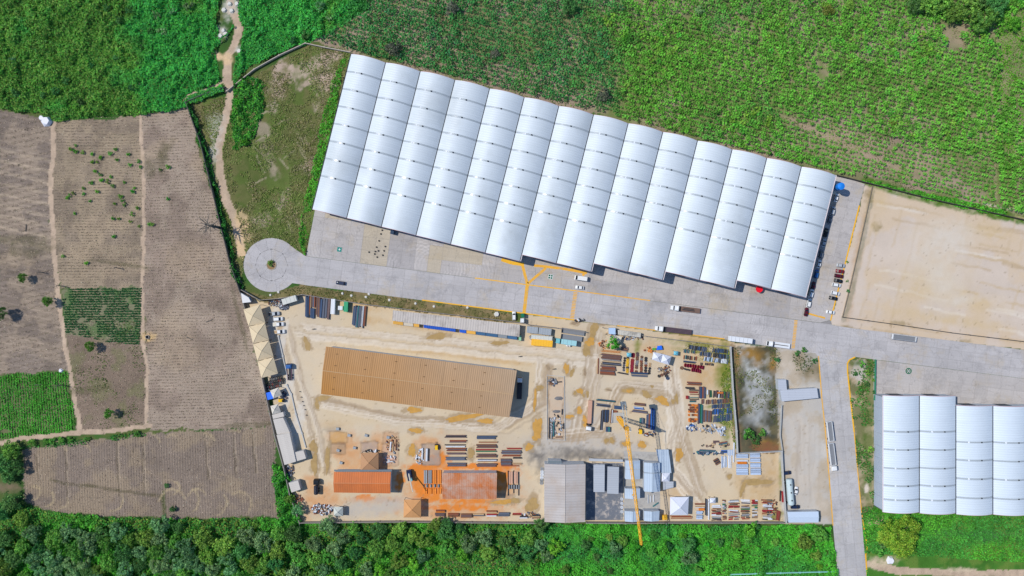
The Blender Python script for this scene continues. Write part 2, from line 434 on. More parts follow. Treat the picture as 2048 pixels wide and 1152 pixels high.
# track bays and pale rubble by the wall and beside the track
for k, p in enumerate([(485, 452, 14, 30, 10), (455, 118, 12, 12, 0), (436, 112, 22, 6, -25), (482, 500, 8, 26, 20)]):
    paint(blob(*p, seed=50 + k), C(218, 186, 146), .9)
for k, p in enumerate([(455, 15, 10, 20, 0), (445, 65, 8, 14, 0), (472, 10, 5, 14, 0), (432, 250, 14, 22, 0), (428, 300, 8, 18, 0), (478, 100, 6, 6, 0), (280, 100, 3, 18, -15), (276, 122, 4, 10, -20), (283, 170, 6, 4, 20)]):
    paint(blob(*p, seed=60 + k, soft=.7, rough=1), C(196, 190, 176), .75)
for k, p in enumerate([(555, 145, 22, 8, 60), (565, 160, 30, 5, 40), (600, 140, 30, 14, 20), (640, 125, 34, 12, 20), (648, 155, 20, 14, 40), (560, 185, 12, 8, 0), (545, 215, 8, 14, 0), (535, 310, 10, 34, 20), (548, 345, 6, 12, 0), (525, 260, 12, 20, 60), (620, 330, 14, 8, 70), (655, 115, 26, 10, 10), (530, 440, 20, 12, 0), (568, 400, 8, 20, -20), (640, 215, 10, 12, 0), (615, 165, 24, 8, 30), (660, 165, 14, 18, 0)]):
    paint(blob(*p, seed=80 + k, soft=.5, rough=1.1), C(186, 164, 146), .9)
for k, p in enumerate([(574, 420, 8, 26, -10), (626, 340, 6, 18, 20), (650, 215, 10, 14, 0)]):
    paint(blob(*p, seed=100 + k, soft=.6, rough=.9), C(128, 92, 80), .6)
for k, p in enumerate([(520, 320, 50, 60, 0), (600, 260, 50, 60, 20), (560, 450, 40, 40, 0), (500, 380, 30, 50, 0)]):
    paint(blob(*p, seed=110 + k, soft=.8), C(80, 96, 44), .55)
for k in range(34):                                            # pale wheel scars in the meadow
    x0, y0 = rnd.uniform(500, 660), rnd.uniform(130, 470); a0 = rnd.choice([.9, 1.0, 1.1, -.4, -.5])
    if inside([(500, 200), (640, 120), (685, 130), (620, 400), (600, 480), (530, 460), (470, 320)], np.array([x0]), np.array([y0]))[0]:
        paint(stroke([(x0, y0), (x0 + 26 * math.cos(a0), y0 + 26 * math.sin(a0))], .7, 1.2, .9, 1500 + k), C(178, 164, 138), .6)
# plantation: weedy bright swathes on the right, bare lanes, grey thickets
for k, p in enumerate([(1950, 170, 90, 130, 0), (1830, 150, 70, 60, 0), (2010, 330, 50, 60, 0), (1400, 120, 140, 80, 20), (1250, 150, 60, 120, 0), (1650, 150, 120, 60, 0), (1500, 230, 90, 40, 0), (2040, 90, 30, 100, 0)]):
    paint(blob(*p, seed=120 + k, soft=.8), C(108, 132, 58), .45)
for k, p in enumerate([(1925, 70, 34, 20, 0), (1680, 290, 110, 34, -22), (1830, 330, 60, 26, -14)]):
    paint(blob(*p, seed=130 + k, soft=.7), C(166, 146, 122), .7)
for k, (a, b) in enumerate([((1560, 230), (1800, 340)), ((1835, 300), (1840, 345)), ((1855, 60), (1850, 130)), ((1990, 330), (1992, 400))]):
    paint(stroke([a, b], 1.4, 2.0, 1, 140 + k), C(184, 160, 138), .4)
paint(stroke([(1730, 362), (1860, 398), (2000, 430), (2048, 440), (2230, 480)], 7, 4, .6, 150), C(84, 118, 40), .85)
# --- works yard: damp, orange rust dust, cement dust, wheel lanes
for k, p in enumerate([(910, 985, 100, 26, 0), (860, 965, 40, 36, 0), (1000, 965, 40, 34, 0), (860, 905, 30, 40, 0), (690, 880, 34, 18, 0), (680, 905, 26, 10, 0), (770, 885, 26, 30, 0), (740, 940, 60, 24, 0), (910, 1020, 110, 16, 0), (640, 985, 34, 30, 0), (640, 1010, 40, 24, 0), (880, 935, 60, 8, 0), (745, 1000, 60, 8, 0), (700, 905, 30, 24, 0)]):
    paint(blob(*p, seed=160 + k, soft=.45, rough=.9), C(208, 158, 112), .75)
for k, p in enumerate([(862, 955, 26, 26, 0), (860, 985, 26, 14, 0), (930, 933, 90, 6, 0), (1000, 950, 30, 20, 0), (845, 958, 18, 30, 0), (940, 1002, 60, 5, 0), (905, 1015, 70, 6, 0), (800, 960, 10, 16, 0), (733, 996, 16, 6, 0), (880, 920, 20, 12, 0), (830, 940, 12, 10, 0)]):
    paint(blob(*p, seed=180 + k, soft=.3, rough=.9), C(222, 134, 58), 1.0)
for k, p in enumerate([(1165, 890, 100, 26, 0), (1100, 910, 30, 40, 0), (1120, 850, 30, 60, 0), (1160, 860, 70, 50, 0), (1240, 900, 60, 16, 0), (700, 1025, 60, 14, 0), (770, 1010, 70, 16, 0)]):
    paint(blob(*p, seed=190 + k, soft=.7), C(186, 178, 168), .6)
for k, p in enumerate([(1180, 912, 80, 8, 0), (1080, 930, 10, 34, 0), (1150, 905, 60, 10, 0), (665, 858, 18, 6, 0), (980, 990, 40, 4, 0), (1063, 905, 10, 20, 0)]):
    paint(blob(*p, seed=200 + k, soft=.6, rough=1), C(110, 104, 98), .55)
for k, p in enumerate([(905, 690, 90, 6, -7), (820, 700, 90, 5, -7), (960, 715, 80, 5, -7), (1000, 722, 50, 5, -7), (560, 690, 10, 40, 0), (660, 850, 40, 8, 0), (1215, 700, 40, 12, 0), (1390, 765, 60, 18, 0), (1420, 735, 40, 26, 0), (1520, 985, 40, 40, 0), (1540, 940, 20, 30, 0), (1350, 980, 30, 14, 0), (1480, 960, 10, 30, 10), (1335, 700, 60, 12, -8), (1405, 680, 60, 10, -8), (860, 655, 80, 8, -7), (690, 612, 60, 10, -5), (740, 640, 20, 10, 0)]):
    paint(blob(*p, seed=210 + k, soft=.7), C(196, 158, 104), .5)
for k, p in enumerate([(1445, 750, 14, 50, 0), (1450, 720, 10, 40, 0), (1452, 860, 8, 30, 0), (1455, 800, 8, 60, 0), (1400, 690, 60, 7, -8), (1420, 705, 60, 4, -6), (1430, 722, 40, 4, -6), (1275, 690, 6, 16, 0), (1545, 1030, 16, 12, 0), (1561, 940, 3, 50, 0), (1440, 838, 22, 6, 0), (1435, 812, 26, 3, 6), (1440, 790, 26, 3, 0)]):
    paint(blob(*p, seed=240 + k, soft=.8, rough=.8), C(120, 126, 48), .7)
for k, p in enumerate([(880, 672, 70, 8, -7), (580, 700, 60, 70, 0), (760, 810, 180, 14, -8), (620, 800, 26, 90, 0), (1230, 775, 130, 20, 0), (1160, 700, 60, 60, 0), (1340, 860, 40, 120, 0), (1400, 940, 60, 40, 0), (740, 858, 120, 12, 0), (950, 700, 120, 12, -7)]):
    paint(blob(*p, seed=260 + k, soft=.9), C(210, 194, 170), .45)
for k in range(56):                                            # wheel lanes in the sand
    y = rnd.uniform(0, 1); base = rnd.choice([[(560, 640), (590, 760), (625, 860), (640, 940)], [(600, 660), (800, 680), (1040, 705), (1190, 720)], [(640, 800), (800, 835), (1000, 850), (1080, 800), (1090, 720)], [(1100, 870), (1200, 860), (1240, 770), (1340, 780), (1370, 900), (1400, 990)], [(1190, 660), (1180, 760), (1150, 870)], [(1340, 740), (1350, 850), (1330, 930), (1380, 985)]])
    o1, o2 = rnd.uniform(-14, 14), rnd.uniform(-12, 12)
    cc = rnd.choice([C(176, 156, 132), C(226, 212, 192), C(170, 146, 116)])
    for e_ in (0, 7): paint(stroke([(a + o1 + e_, b + o2 + e_) for a, b in base], .9, 1.2, .9, 300 + k), cc, .5)
for k, p in enumerate([(592, 860, 12, 60, -14), (575, 780, 10, 60, -14), (560, 700, 8, 60, -14), (545, 650, 10, 40, -14)]):
    paint(blob(*p, seed=325 + k, soft=.3, rough=.1), C(212, 204, 192), .7)
# --- waste lot: ash, mud
for k, p in enumerate([(1490, 730, 12, 30, 10), (1505, 790, 16, 30, 0), (1525, 790, 14, 34, 0), (1480, 700, 10, 14, 0), (1500, 840, 16, 14, 0), (1540, 760, 8, 18, 0), (1522, 830, 14, 18, 0), (1512, 760, 14, 20, 0)]):
    paint(blob(*p, seed=330 + k, soft=.8, rough=1.4), C(186, 188, 188), .38)
for k, p in enumerate([(1515, 720, 14, 14, 0), (1500, 705, 30, 10, 0), (1545, 730, 8, 20, 0), (1535, 890, 26, 12, 0), (1475, 720, 8, 20, 0)]):
    paint(blob(*p, seed=340 + k, soft=.6), C(156, 116, 52), .7)
for k, p in enumerate([(1500, 870, 20, 22, 0), (1480, 790, 12, 50, 0), (1545, 820, 14, 60, 0), (1535, 700, 20, 10, 0), (1490, 760, 10, 14, 0)]):
    paint(blob(*p, seed=350 + k, soft=.7), C(66, 68, 56), .65)
for k in range(60):
    paint(blob(rnd.gauss(1508, 20), rnd.gauss(775, 48), rnd.uniform(2, 7), rnd.uniform(3, 10), rnd.uniform(0, 180), seed=1200 + k, soft=.7, rough=1.3), rnd.choice([C(204, 206, 204), C(186, 186, 184), C(168, 168, 160)]), .34)
# bounded work plots with darker rims
for k, (x0, y0, x1, y1, cc) in enumerate([(659, 864, 694, 886, C(204, 160, 104)), (661, 888, 692, 908, C(176, 146, 116)), (722, 884, 755, 904, C(178, 156, 140)), (767, 864, 798, 886, C(196, 158, 124)), (766, 888, 796, 930, C(202, 168, 140)), (843, 888, 880, 930, C(166, 150, 136)), (1097, 756, 1128, 878, C(204, 178, 150))]):
    q = [(x0, y0), (x1, y0), (x1, y1), (x0, y1), (x0, y0)]; sl = window(x0 - 4, x1 + 4, y0 - 4, y1 + 4)
    paint((sl, inside(q, PX[sl] + (wx[sl] - PX[sl]) * .25, PY[sl] + (wy[sl] - PY[sl]) * .25).astype(np.float32)), cc, .75)
    paint(stroke(q, .6, 1.2, .9, 1300 + k), C(120, 92, 66), .4)
paint(stroke([(1464, 695), (1470, 800), (1476, 905)], 5, 3, .5, 360), C(124, 100, 78), .8)
paint(blob(1530, 895, 30, 10, seed=362), C(132, 88, 64), .8)
for k, p in enumerate([(1620, 735, 18, 24, 0), (1595, 715, 14, 12, 0), (1640, 740, 8, 20, 0)]):
    paint(blob(*p, seed=370 + k, soft=.8), C(124, 112, 84), .8)
for k, p in enumerate([(1575, 730, 18, 30, 0), (1640, 1010, 16, 20, 0), (1600, 870, 30, 50, 0), (1610, 960, 30, 40, 0), (1590, 780, 20, 6, 0)]):
    paint(blob(*p, seed=380 + k, soft=.9), C(204, 190, 172), .6)
for k in range(14):
    x = rnd.uniform(1585, 1640); paint(stroke([(x, rnd.uniform(820, 860)), (x + rnd.uniform(-10, 14), rnd.uniform(930, 1010))], .6, 1.5, .9, 390 + k), C(172, 158, 142), .22)
# --- sand yard: graded lanes
for k in range(54):
    x0 = rnd.uniform(1730, 2050); y0 = rnd.uniform(400, 680); l = rnd.uniform(40, 160)
    if k % 3: paint(stroke([(x0, y0), (x0 + l, y0 + l * .2)], .8, 2, .9, 420 + k), rnd.choice([C(196, 172, 138), C(222, 210, 194), C(186, 162, 130)]), .6)
    else: paint(stroke([(x0, y0), (x0 - l * .18, y0 + l * .7)], .8, 2, .9, 420 + k), C(196, 172, 138), .4)
for k, p in enumerate([(1722, 470, 6, 60, -14), (1708, 560, 5, 60, -14), (1700, 610, 6, 30, -10)]):
    paint(blob(*p, seed=460 + k, soft=.8), C(184, 152, 116), .6)
for k, p in enumerate([(1758, 400, 16, 22, 0), (1750, 455, 10, 12, 0), (1850, 560, 70, 40, 0), (1930, 600, 70, 18, -12), (1980, 460, 40, 12, -12), (1900, 640, 110, 12, -8)]):
    paint(blob(*p, seed=470 + k, soft=.9), C(204, 178, 134), .5)
paint(stroke([(1745, 380), (1722, 500), (1700, 600), (1690, 640)], 3.2, 2, .5, 480), C(150, 144, 122), .65)
for k, p in enumerate([(1925, 600, 26, 8, 5), (1870, 500, 60, 50, 0), (1900, 470, 40, 30, 0), (1890, 570, 30, 40, 0)]):
    paint(blob(*p, seed=484 + k, soft=.9), C(212, 200, 184), .55)
for k, p in enumerate([(1700, 658, 24, 4, -14), (1800, 646, 16, 4, -8), (1930, 682, 10, 4, 0), (1755, 455, 8, 8, 0), (1738, 390, 8, 12, 0), (1696, 655, 10, 4, 0)]):
    paint(blob(*p, seed=490 + k, soft=.7, rough=1), C(128, 112, 66), .6)
# strip and south meadow
for k, p in enumerate([(1720, 740, 14, 24, 0), (1722, 750, 10, 12, 0)]): paint(blob(*p, seed=500 + k, rough=.9), C(198, 190, 182), .7)
for k, p in enumerate([(1740, 740, 8, 28, 0), (1735, 860, 9, 60, 0), (1735, 960, 10, 50, 0), (1718, 726, 16, 6, 0), (1730, 775, 16, 8, 0), (1715, 905, 6, 30, 0)]):
    paint(blob(*p, seed=510 + k, soft=.8), C(82, 104, 44), .7)
paint(blob(1750, 1042, 24, 8, 8, seed=520), C(192, 166, 138), .8); paint(blob(1733, 977, 5, 8, seed=521), C(210, 196, 180), .9)
for k, p in enumerate([(1920, 1068, 110, 8, -2), (1990, 1075, 60, 10, 0), (1860, 1090, 50, 7, 0)]): paint(blob(*p, seed=530 + k, soft=.9), C(62, 108, 62), .6)
for k, p in enumerate([(1760, 1125, 26, 10, 0), (1920, 1140, 30, 4, 0)]): paint(blob(*p, seed=540 + k, soft=.7, rough=.9), C(206, 186, 156), .8)
for k, p in enumerate([(285, 1055, 18, 8, 0), (445, 1060, 30, 8, 0), (655, 1070, 30, 7, 0), (60, 1060, 30, 8, 0), (15, 975, 26, 9, 0), (930, 1128, 60, 6, 0), (1000, 1125, 50, 8, 0), (1110, 1115, 8, 5, 0)]):
    paint(blob(*p, seed=550 + k, soft=.6), C(128, 112, 90), .8)
paint(blob(507, 1062, 12, 9, seed=560, soft=.3), C(150, 178, 30), .9); paint(blob(1066, 1076, 8, 3, seed=561, soft=.3), C(150, 176, 40), .8)
# small ring bund pitted marks so that no patch of yard is perfectly clean
speck = (fbm(PX, PY, 5.5, 901, 2) > .83) & np.isin(zid, [11, 14, 17])
paint((slice(None), speck.astype(np.float32)), C(150, 128, 100), .4)

# damp margins round the puddles
PUD = [(828, 820, 15, 5.5, -4, 0, 'below the middle of the tan shed'), (926, 835, 34, 6, -7, 0, 'long and thin below the tan shed'), (972, 842, 15, 5, -5, 0, 'below the right part of the tan shed'), (832, 861, 13, 5, 0, 0, 'between tan shed and beam rows'), (824, 901, 8, 11, 0, 0, 'left of the yellow forklift'),
 (647, 796, 14, 4.5, -4, 1, 'at the lower left corner of the tan shed'), (634, 808, 4, 11, 0, 1, 'wedge shaped near the tan shed corner'), (614, 688, 6, 13, -20, 1, 'left of the tan shed'), (874, 673, 21, 5.5, -4, 1, 'below the blue tarps'), (1000, 686, 16, 4.5, -4, 1, 'below the end of the long grey shed'),
 (1187, 661, 8, 17, 10, 1, 'grey and tall at the yard gate'), (1180, 684, 9, 9, 0, 0, 'ochre below the gate'), (1173, 701, 8, 11, -25, 1, 'lowest at the gate'), (1133, 737, 5, 11, 0, 0, 'at the corner of the foundation pit'), (1144, 745, 3.5, 9, 30, 1, 'thin beside the foundation pit'), (1160, 782, 6, 6, 0, 0, 'round right of the foundation pit'), (1150, 786, 3.5, 3.5, 0, 1, 'small left of the round one'), (1175, 788, 3, 6, 0, 1, 'small upright near the pit'),
 (1167, 791, 3, 3, 0, 1, 'tiny right of the pit'), (1257, 781, 15, 4.5, 0, 1, 'wide below the steel racks'), (1258, 782, 6, 3, 0, 0, 'ochre heart of the wide one'), (1293, 789, 10, 6, 25, 1, 'above the crane yard'), (1325, 801, 13, 8, 20, 0, 'big ochre near the crane yard'), (1159, 821, 6, 7, 0, 0, 'round left of the orange board'), (1139, 833, 9, 3.6, 0, 0, 'flat at the pit side'), (1169, 838, 4, 7, 0, 0, 'left of the mixer lorry'), (1171, 849, 5, 5, 0, 0, 'above the mixer lorry'),
 (1070, 800, 3.2, 20, 3, 0, 'thin left of the pit'), (1075, 855, 8, 22, 0, 0, 'large left of the pit'), (1079, 776, 7, 6, -30, 1, 'upper left of the pit'), (1353, 797, 3.5, 9, 0, 1, 'small beside the pipe rows'), (1346, 803, 4, 4, 0, 1, 'small round near the pipe rows'), (1073, 872, 8, 9, 0, 0, 'left above the grey hall'), (1058, 894, 8, 7, 0, 0, 'at the end of the beam rows'), (1064, 1010, 12, 14, 0, 1, 'dark left of the grey hall'), (1028, 1001, 14, 4, 0, 1, 'flat below the rusty roof'),
 (1284, 889, 7, 8, 0, 0, 'right of the crane jib'), (1252, 887, 8, 4.5, 0, 0, 'under the crane jib'), (1213, 881, 5, 5, 0, 1, 'left of the twin'), (1224, 881, 5, 6, 0, 1, 'right of the twin'), (1358, 909, 6.5, 15, 0, 0, 'bell shaped beside the crane yard'), (1459, 953, 4, 6, 0, 1, 'small left of the blue sheets'), (1514, 964, 30, 6, -4, 1, 'long below the blue sheets'), (1485, 978, 4, 15, 15, 1, 'running down to the scrap rows'),
 (627, 893, 8, 12, 0, 1, 'upper in the rut by the west shed'), (629, 928, 6, 22, -5, 1, 'long in the rut by the west shed'), (655, 918, 4.5, 26, 5, 1, 'long and straight left of the orange roof'), (942, 906, 5.5, 12, 0, 1, 'damp between the beam rows'), (1005, 1004, 20, 4.5, 0, 0, 'below the rusty roof'), (1150, 646, 7, 3, -8, 2, 'small on the road edge by the hump'), (1205, 649, 8, 2, -5, 2, 'thin on the road edge'), (1096, 735, 3, 5, -30, 2, 'grey near the shed shadow'), (1170, 745, 2, 8, 0, 2, 'thin upright near the gate'), (1304, 773, 3, 2.5, 0, 1, 'tiny ochre below the tents'), (1218, 780, 5, 2, 10, 2, 'thin left of the wide one')]
for k, p in enumerate(PUD): paint(blob(p[0], p[1], p[2] * 1.25 + 1.5, p[3] * 1.25 + 1.5, -p[4], seed=850 + k, soft=.15, rough=.8), C(168, 144, 112), .7)
# --- write one object for each field, yard and track
H_, W_ = PX.shape
vx = ((PX - 1024) * S).astype(np.float32); vy = ((576 - PY) * S).astype(np.float32)
relief = np.isin(zid, [0, 1, 2, 3, 4, 5, 7, 9, 10, 16]) * (fbm(PX, PY, 30, 950, 3) - .5) * .12
vz = relief.astype(np.float32)
cid = zid[:-1, :-1]
idx = np.arange(H_ * W_).reshape(H_, W_)
Q = np.stack([idx[1:, :-1], idx[1:, 1:], idx[:-1, 1:], idx[:-1, :-1]], -1)
def fast_mesh(name, V, quads, col, nper=4):
    me = bpy.data.meshes.new(name); me.vertices.add(len(V)); me.vertices.foreach_set('co', np.ascontiguousarray(V, np.float32).ravel())
    n = len(quads); me.loops.add(n * nper); me.loops.foreach_set('vertex_index', np.ascontiguousarray(quads, np.int32).ravel())
    me.polygons.add(n); me.polygons.foreach_set('loop_start', np.arange(0, n * nper, nper, dtype=np.int32))
    me.polygons.foreach_set('loop_total', np.full(n, nper, np.int32))
    if col is not None:
        at = me.attributes.new('Col', 'FLOAT_COLOR', 'POINT')
        at.data.foreach_set('color', np.concatenate([col, np.ones((len(col), 1))], 1).astype(np.float32).ravel())
    me.update(calc_edges=True); me.validate(); return me
AV = np.stack([vx.ravel(), vy.ravel(), vz.ravel()], 1); AC = np.clip(Col.reshape(-1, 3), 0.005, .9)
TRL = {'dirt_track': 'pale rutted track between the two left fields', 'dirt_track.001': 'narrow pale path between bushy field and wide dry field', 'dirt_track.002': 'pale track above the ploughed field',
       'dirt_track.003': 'winding pink dirt track beside the meadow', 'dirt_track.004': 'thin dirt path along the hedge end', 'dirt_track.005': 'pale track at the lower right corner'}
for i in range(NZ + len(TRACKS)):
    q = Q[cid == i]
    if not len(q): continue
    u, inv = np.unique(q.ravel(), return_inverse=True)
    nm = ZONES[i][0] if i < NZ else list(TRACKS)[i - NZ]
    fur = ZONES[i][4] if i < NZ else None
    me = fast_mesh(nm, AV[u], inv.reshape(-1, 4), AC[u])
    o = obj(nm, me, groundmat('ground_' + (nm if fur else ('yard' if 'yard' in nm or 'lot' in nm else 'soil')), fur, grain=.05 if ('yard' in nm or nm == 'gravel_lot') else .15, bump=.25 if 'yard' in nm else .6))
    structure(o, ZONES[i][5] if i < NZ else TRL[nm])
# far country beyond the survey, one sheet out to the horizon
m, t, b = nodes('far_country')
f = noise_(t, .012, 6, .6); f2 = noise_(t, .3, 5, .7)
c = mixcol(t, ramp01(t, f, .45, .55), C(66, 98, 44), C(150, 132, 112))
t.links.new(mulcol(t, c, math_(t, 'MULTIPLY_ADD', f2, .8, .6)), b.inputs['Base Color']); b.inputs['Roughness'].default_value = .95
structure(obj('ground', mesh('ground', [(-4000, -4000, -.35), (4000, -4000, -.35), (4000, 4000, -.35), (-4000, 4000, -.35)], [(0, 1, 2, 3)]), m), 'farmland beyond the picture')

# ------------------------------------------------------------------ concrete roads and aprons, laid slab by slab
def clip_half(poly, a, b, c):
    """keep a*x+b*y<=c"""
    out = []
    for i in range(len(poly)):
        p, q = poly[i], poly[(i + 1) % len(poly)]; dp, dq = a * p[0] + b * p[1] - c, a * q[0] + b * q[1] - c
        if dp <= 0: out.append(p)
        if (dp < 0) != (dq < 0) and dp != dq:
            t = dp / (dp - dq); out.append((p[0] + t * (q[0] - p[0]), p[1] + t * (q[1] - p[1])))
    return out

def area(p): return abs(sum(p[i][0] * p[(i + 1) % len(p)][1] - p[(i + 1) % len(p)][0] * p[i][1] for i in range(len(p)))) / 2

def concmat(name, col, rings, ang=-7.4):
    m, t, b = nodes(name); g = N(t, 'ShaderNodeNewGeometry'); P_ = g.outputs['Position']
    oi = N(t, 'ShaderNodeObjectInfo')
    k = math_(t, 'MULTIPLY_ADD', oi.outputs['Random'], .10, .95)
    k = math_(t, 'MULTIPLY', k, math_(t, 'MULTIPLY_ADD', noise_(t, .035, 6, .6, P_), .44, .78))
    k = math_(t, 'MULTIPLY', k, math_(t, 'MULTIPLY_ADD', noise_(t, 1.4, 6, .75, P_), .36, .82))
    # broom finish and scuffing across the lane
    mr = N(t, 'ShaderNodeMapping'); mr.inputs['Rotation'].default_value = (0, 0, -math.radians(ang)); t.links.new(P_, mr.inputs['Vector'])
    mp = N(t, 'ShaderNodeMapping'); mp.inputs['Scale'].default_value = (.05, 1.3, 1); t.links.new(mr.outputs[0], mp.inputs['Vector'])   # wheel tracks along the lane
    k = math_(t, 'MULTIPLY', k, math_(t, 'MULTIPLY_ADD', noise_(t, .5, 5, .7, mp.outputs[0]), .34, .83))
    mb = N(t, 'ShaderNodeMapping'); mb.inputs['Scale'].default_value = (1.6, .2, 1); t.links.new(mr.outputs[0], mb.inputs['Vector'])    # broom finish across it
    k = math_(t, 'MULTIPLY', k, math_(t, 'MULTIPLY_ADD', noise_(t, 1.0, 4, .7, mb.outputs[0]), .16, .92))
    cr = N(t, 'ShaderNodeTexVoronoi'); cr.feature = 'DISTANCE_TO_EDGE'; cr.inputs['Scale'].default_value = .11                            # fine cracks
    dv = t.nodes.new('ShaderNodeVectorMath'); dv.operation = 'ADD'; t.links.new(P_, dv.inputs[0])
    nv = N(t, 'ShaderNodeTexNoise'); nv.inputs['Scale'].default_value = .25; nv.inputs['Detail'].default_value = 4; t.links.new(P_, nv.inputs['Vector'])
    sv = t.nodes.new('ShaderNodeVectorMath'); sv.operation = 'SCALE'; sv.inputs['Scale'].default_value = 7; t.links.new(nv.outputs['Color'], sv.inputs[0]); t.links.new(sv.outputs[0], dv.inputs[1]); t.links.new(dv.outputs[0], cr.inputs['Vector'])
    k = math_(t, 'MULTIPLY', k, math_(t, 'MULTIPLY_ADD', ramp01(t, cr.outputs['Distance'], 0, .018), .22, .78))
    sp = N(t, 'ShaderNodeSeparateXYZ'); t.links.new(P_, sp.inputs[0])
    for (px, py, r0, r1, per, amp) in rings:        # lorry turning marks: worn arcs
        x, y = W(px, py)
        dx = math_(t, 'SUBTRACT', sp.outputs[0], x); dy = math_(t, 'SUBTRACT', sp.outputs[1], y)
        d = math_(t, 'SQRT', math_(t, 'ADD', math_(t, 'MULTIPLY', dx, dx), math_(t, 'MULTIPLY', dy, dy)))
        dn = math_(t, 'MULTIPLY_ADD', noise_(t, .16, 4, .7, P_), 3.4, d)
        w = math_(t, 'SINE', math_(t, 'MULTIPLY', dn, 6.283 / per))
        ms = math_(t, 'MULTIPLY', ramp01(t, d, r0, r0 + 1.5), ramp01(t, d, r1, r1 - 4))
        ms = math_(t, 'MULTIPLY', ms, ramp01(t, noise_(t, .07, 4, .6, P_), .42, .62))
        k = math_(t, 'MULTIPLY', k, math_(t, 'MULTIPLY_ADD', math_(t, 'MULTIPLY', w, ms), amp * .55, 1))
    c = mulcol(t, col, k)
    yel = ramp01(t, noise_(t, .06, 6, .7, math_vec(t, P_, 37)), .52, .70)
    c = mixcol(t, math_(t, 'MULTIPLY', yel, .5), c, C(186, 164, 124))
    dk = ramp01(t, noise_(t, .07, 8, .75, math_vec(t, P_, 91)), .52, .72)
    c = mixcol(t, math_(t, 'MULTIPLY', dk, .5), c, C(112, 108, 108))
    t.links.new(c, b.inputs['Base Color']); b.inputs['Roughness'].default_value = .85; b.inputs['Specular IOR Level'].default_value = .25
    bp = N(t, 'ShaderNodeBump'); bp.inputs['Strength'].default_value = .2; bp.inputs['Distance'].default_value = .05
    t.links.new(noise_(t, 3, 5, .7, P_), bp.inputs['Height']); t.links.new(bp.outputs[0], b.inputs['Normal'])
    return m

def math_vec(t, v, off):
    n = t.nodes.new('ShaderNodeVectorMath'); n.operation = 'ADD'; t.links.new(v, n.inputs[0]); n.inputs[1].default_value = (off, off * 1.7, 0); return n.outputs[0]

M_ROAD = concmat('concrete_road', C(182, 177, 175), [(548, 528, 3, 13, .9, .10), (1130, 590, 8, 22, 1.3, .08), (1480, 640, 4, 18, 1.2, .12), (1690, 690, 4, 20, 1.2, .09), (1340, 640, 4, 16, 1.1, .10), (1670, 880, 3, 14, 1, .06)])
M_APRON = concmat('concrete_apron', C(183, 176, 171), [(662, 490, 4, 16, 1.4, .13), (832, 540, 8, 28, 1.7, .15), (870, 536, 3, 22, 1.6, .15), (930, 545, 4, 20, 1.5, .12), (1230, 570, 4, 20, 1.4, .12), (1330, 585, 4, 18, 1.3, .12), (1500, 610, 4, 20, 1.4, .14), (1560, 600, 3, 14, 1.2, .12), (1900, 770, 4, 22, 1.4, .06)])
M_APY = concmat('concrete_apron_yellowed', C(187, 174, 154), [(760, 480, 4, 20, 1.5, .1)]); M_APD = concmat('concrete_apron_oiled', C(172, 166, 163), [(832, 540, 8, 28, 1.7, .2), (1500, 610, 4, 20, 1.4, .16)])
M_JOINT = plain('road_joint', C(146, 141, 138), .95, var=.2)

def slabs(name, polypx, ang, dx, dy, mat, label, gap=.07, z=.10, org=None, jit=0, tint=()):
    """structure sheet 'name' with its slabs as children; dx, dy in photograph pixels, ang in degrees downwards to the right"""
    base = MB().prism([W(*p) for p in polypx], -.2, z - .035).out(name, M_JOINT); structure(base, label)
    a = math.radians(ang); ux, uy = math.cos(a), math.sin(a)
    o = org or polypx[0]
    loc = [((p[0] - o[0]) * ux + (p[1] - o[1]) * uy, -(p[0] - o[0]) * uy + (p[1] - o[1]) * ux) for p in polypx]
    i0, i1 = math.floor(min(p[0] for p in loc) / dx), math.ceil(max(p[0] for p in loc) / dx)
    ys = dy if isinstance(dy, list) else None
    if ys is None:
        j0, j1 = math.floor(min(p[1] for p in loc) / dy), math.ceil(max(p[1] for p in loc) / dy); ys = [j * dy for j in range(j0, j1 + 1)]
    g = gap / S / 2
    for j in range(len(ys) - 1):
        off = rnd.uniform(-jit, jit)
        for i in range(i0 - 1, i1 + 1):
            x0, x1 = i * dx + off + g, (i + 1) * dx + off - g
            p = clip_half(loc, 1, 0, x1)
            for h in ((-1, 0, -x0), (0, 1, ys[j + 1] - g), (0, -1, -ys[j] - g)):
                if len(p) < 3: break
                p = clip_half(p, *h)
            if len(p) < 3 or area(p) < 14: continue
            wp = [W(o[0] + q[0] * ux - q[1] * uy, o[1] + q[0] * uy + q[1] * ux) for q in p]
            cx, cy = sum(q[0] for q in p) / len(p), sum(q[1] for q in p) / len(p); cx, cy = o[0] + cx * ux - cy * uy, o[1] + cx * uy + cy * ux; mm = mat
            for x0_, y0_, x1_, y1_, m2 in tint:
                if x0_ < cx < x1_ and y0_ < cy < y1_: mm = m2
            MB().prism(wp, z - .036, z + rnd.uniform(0, .004)).out('slab', mm, base)
    return base

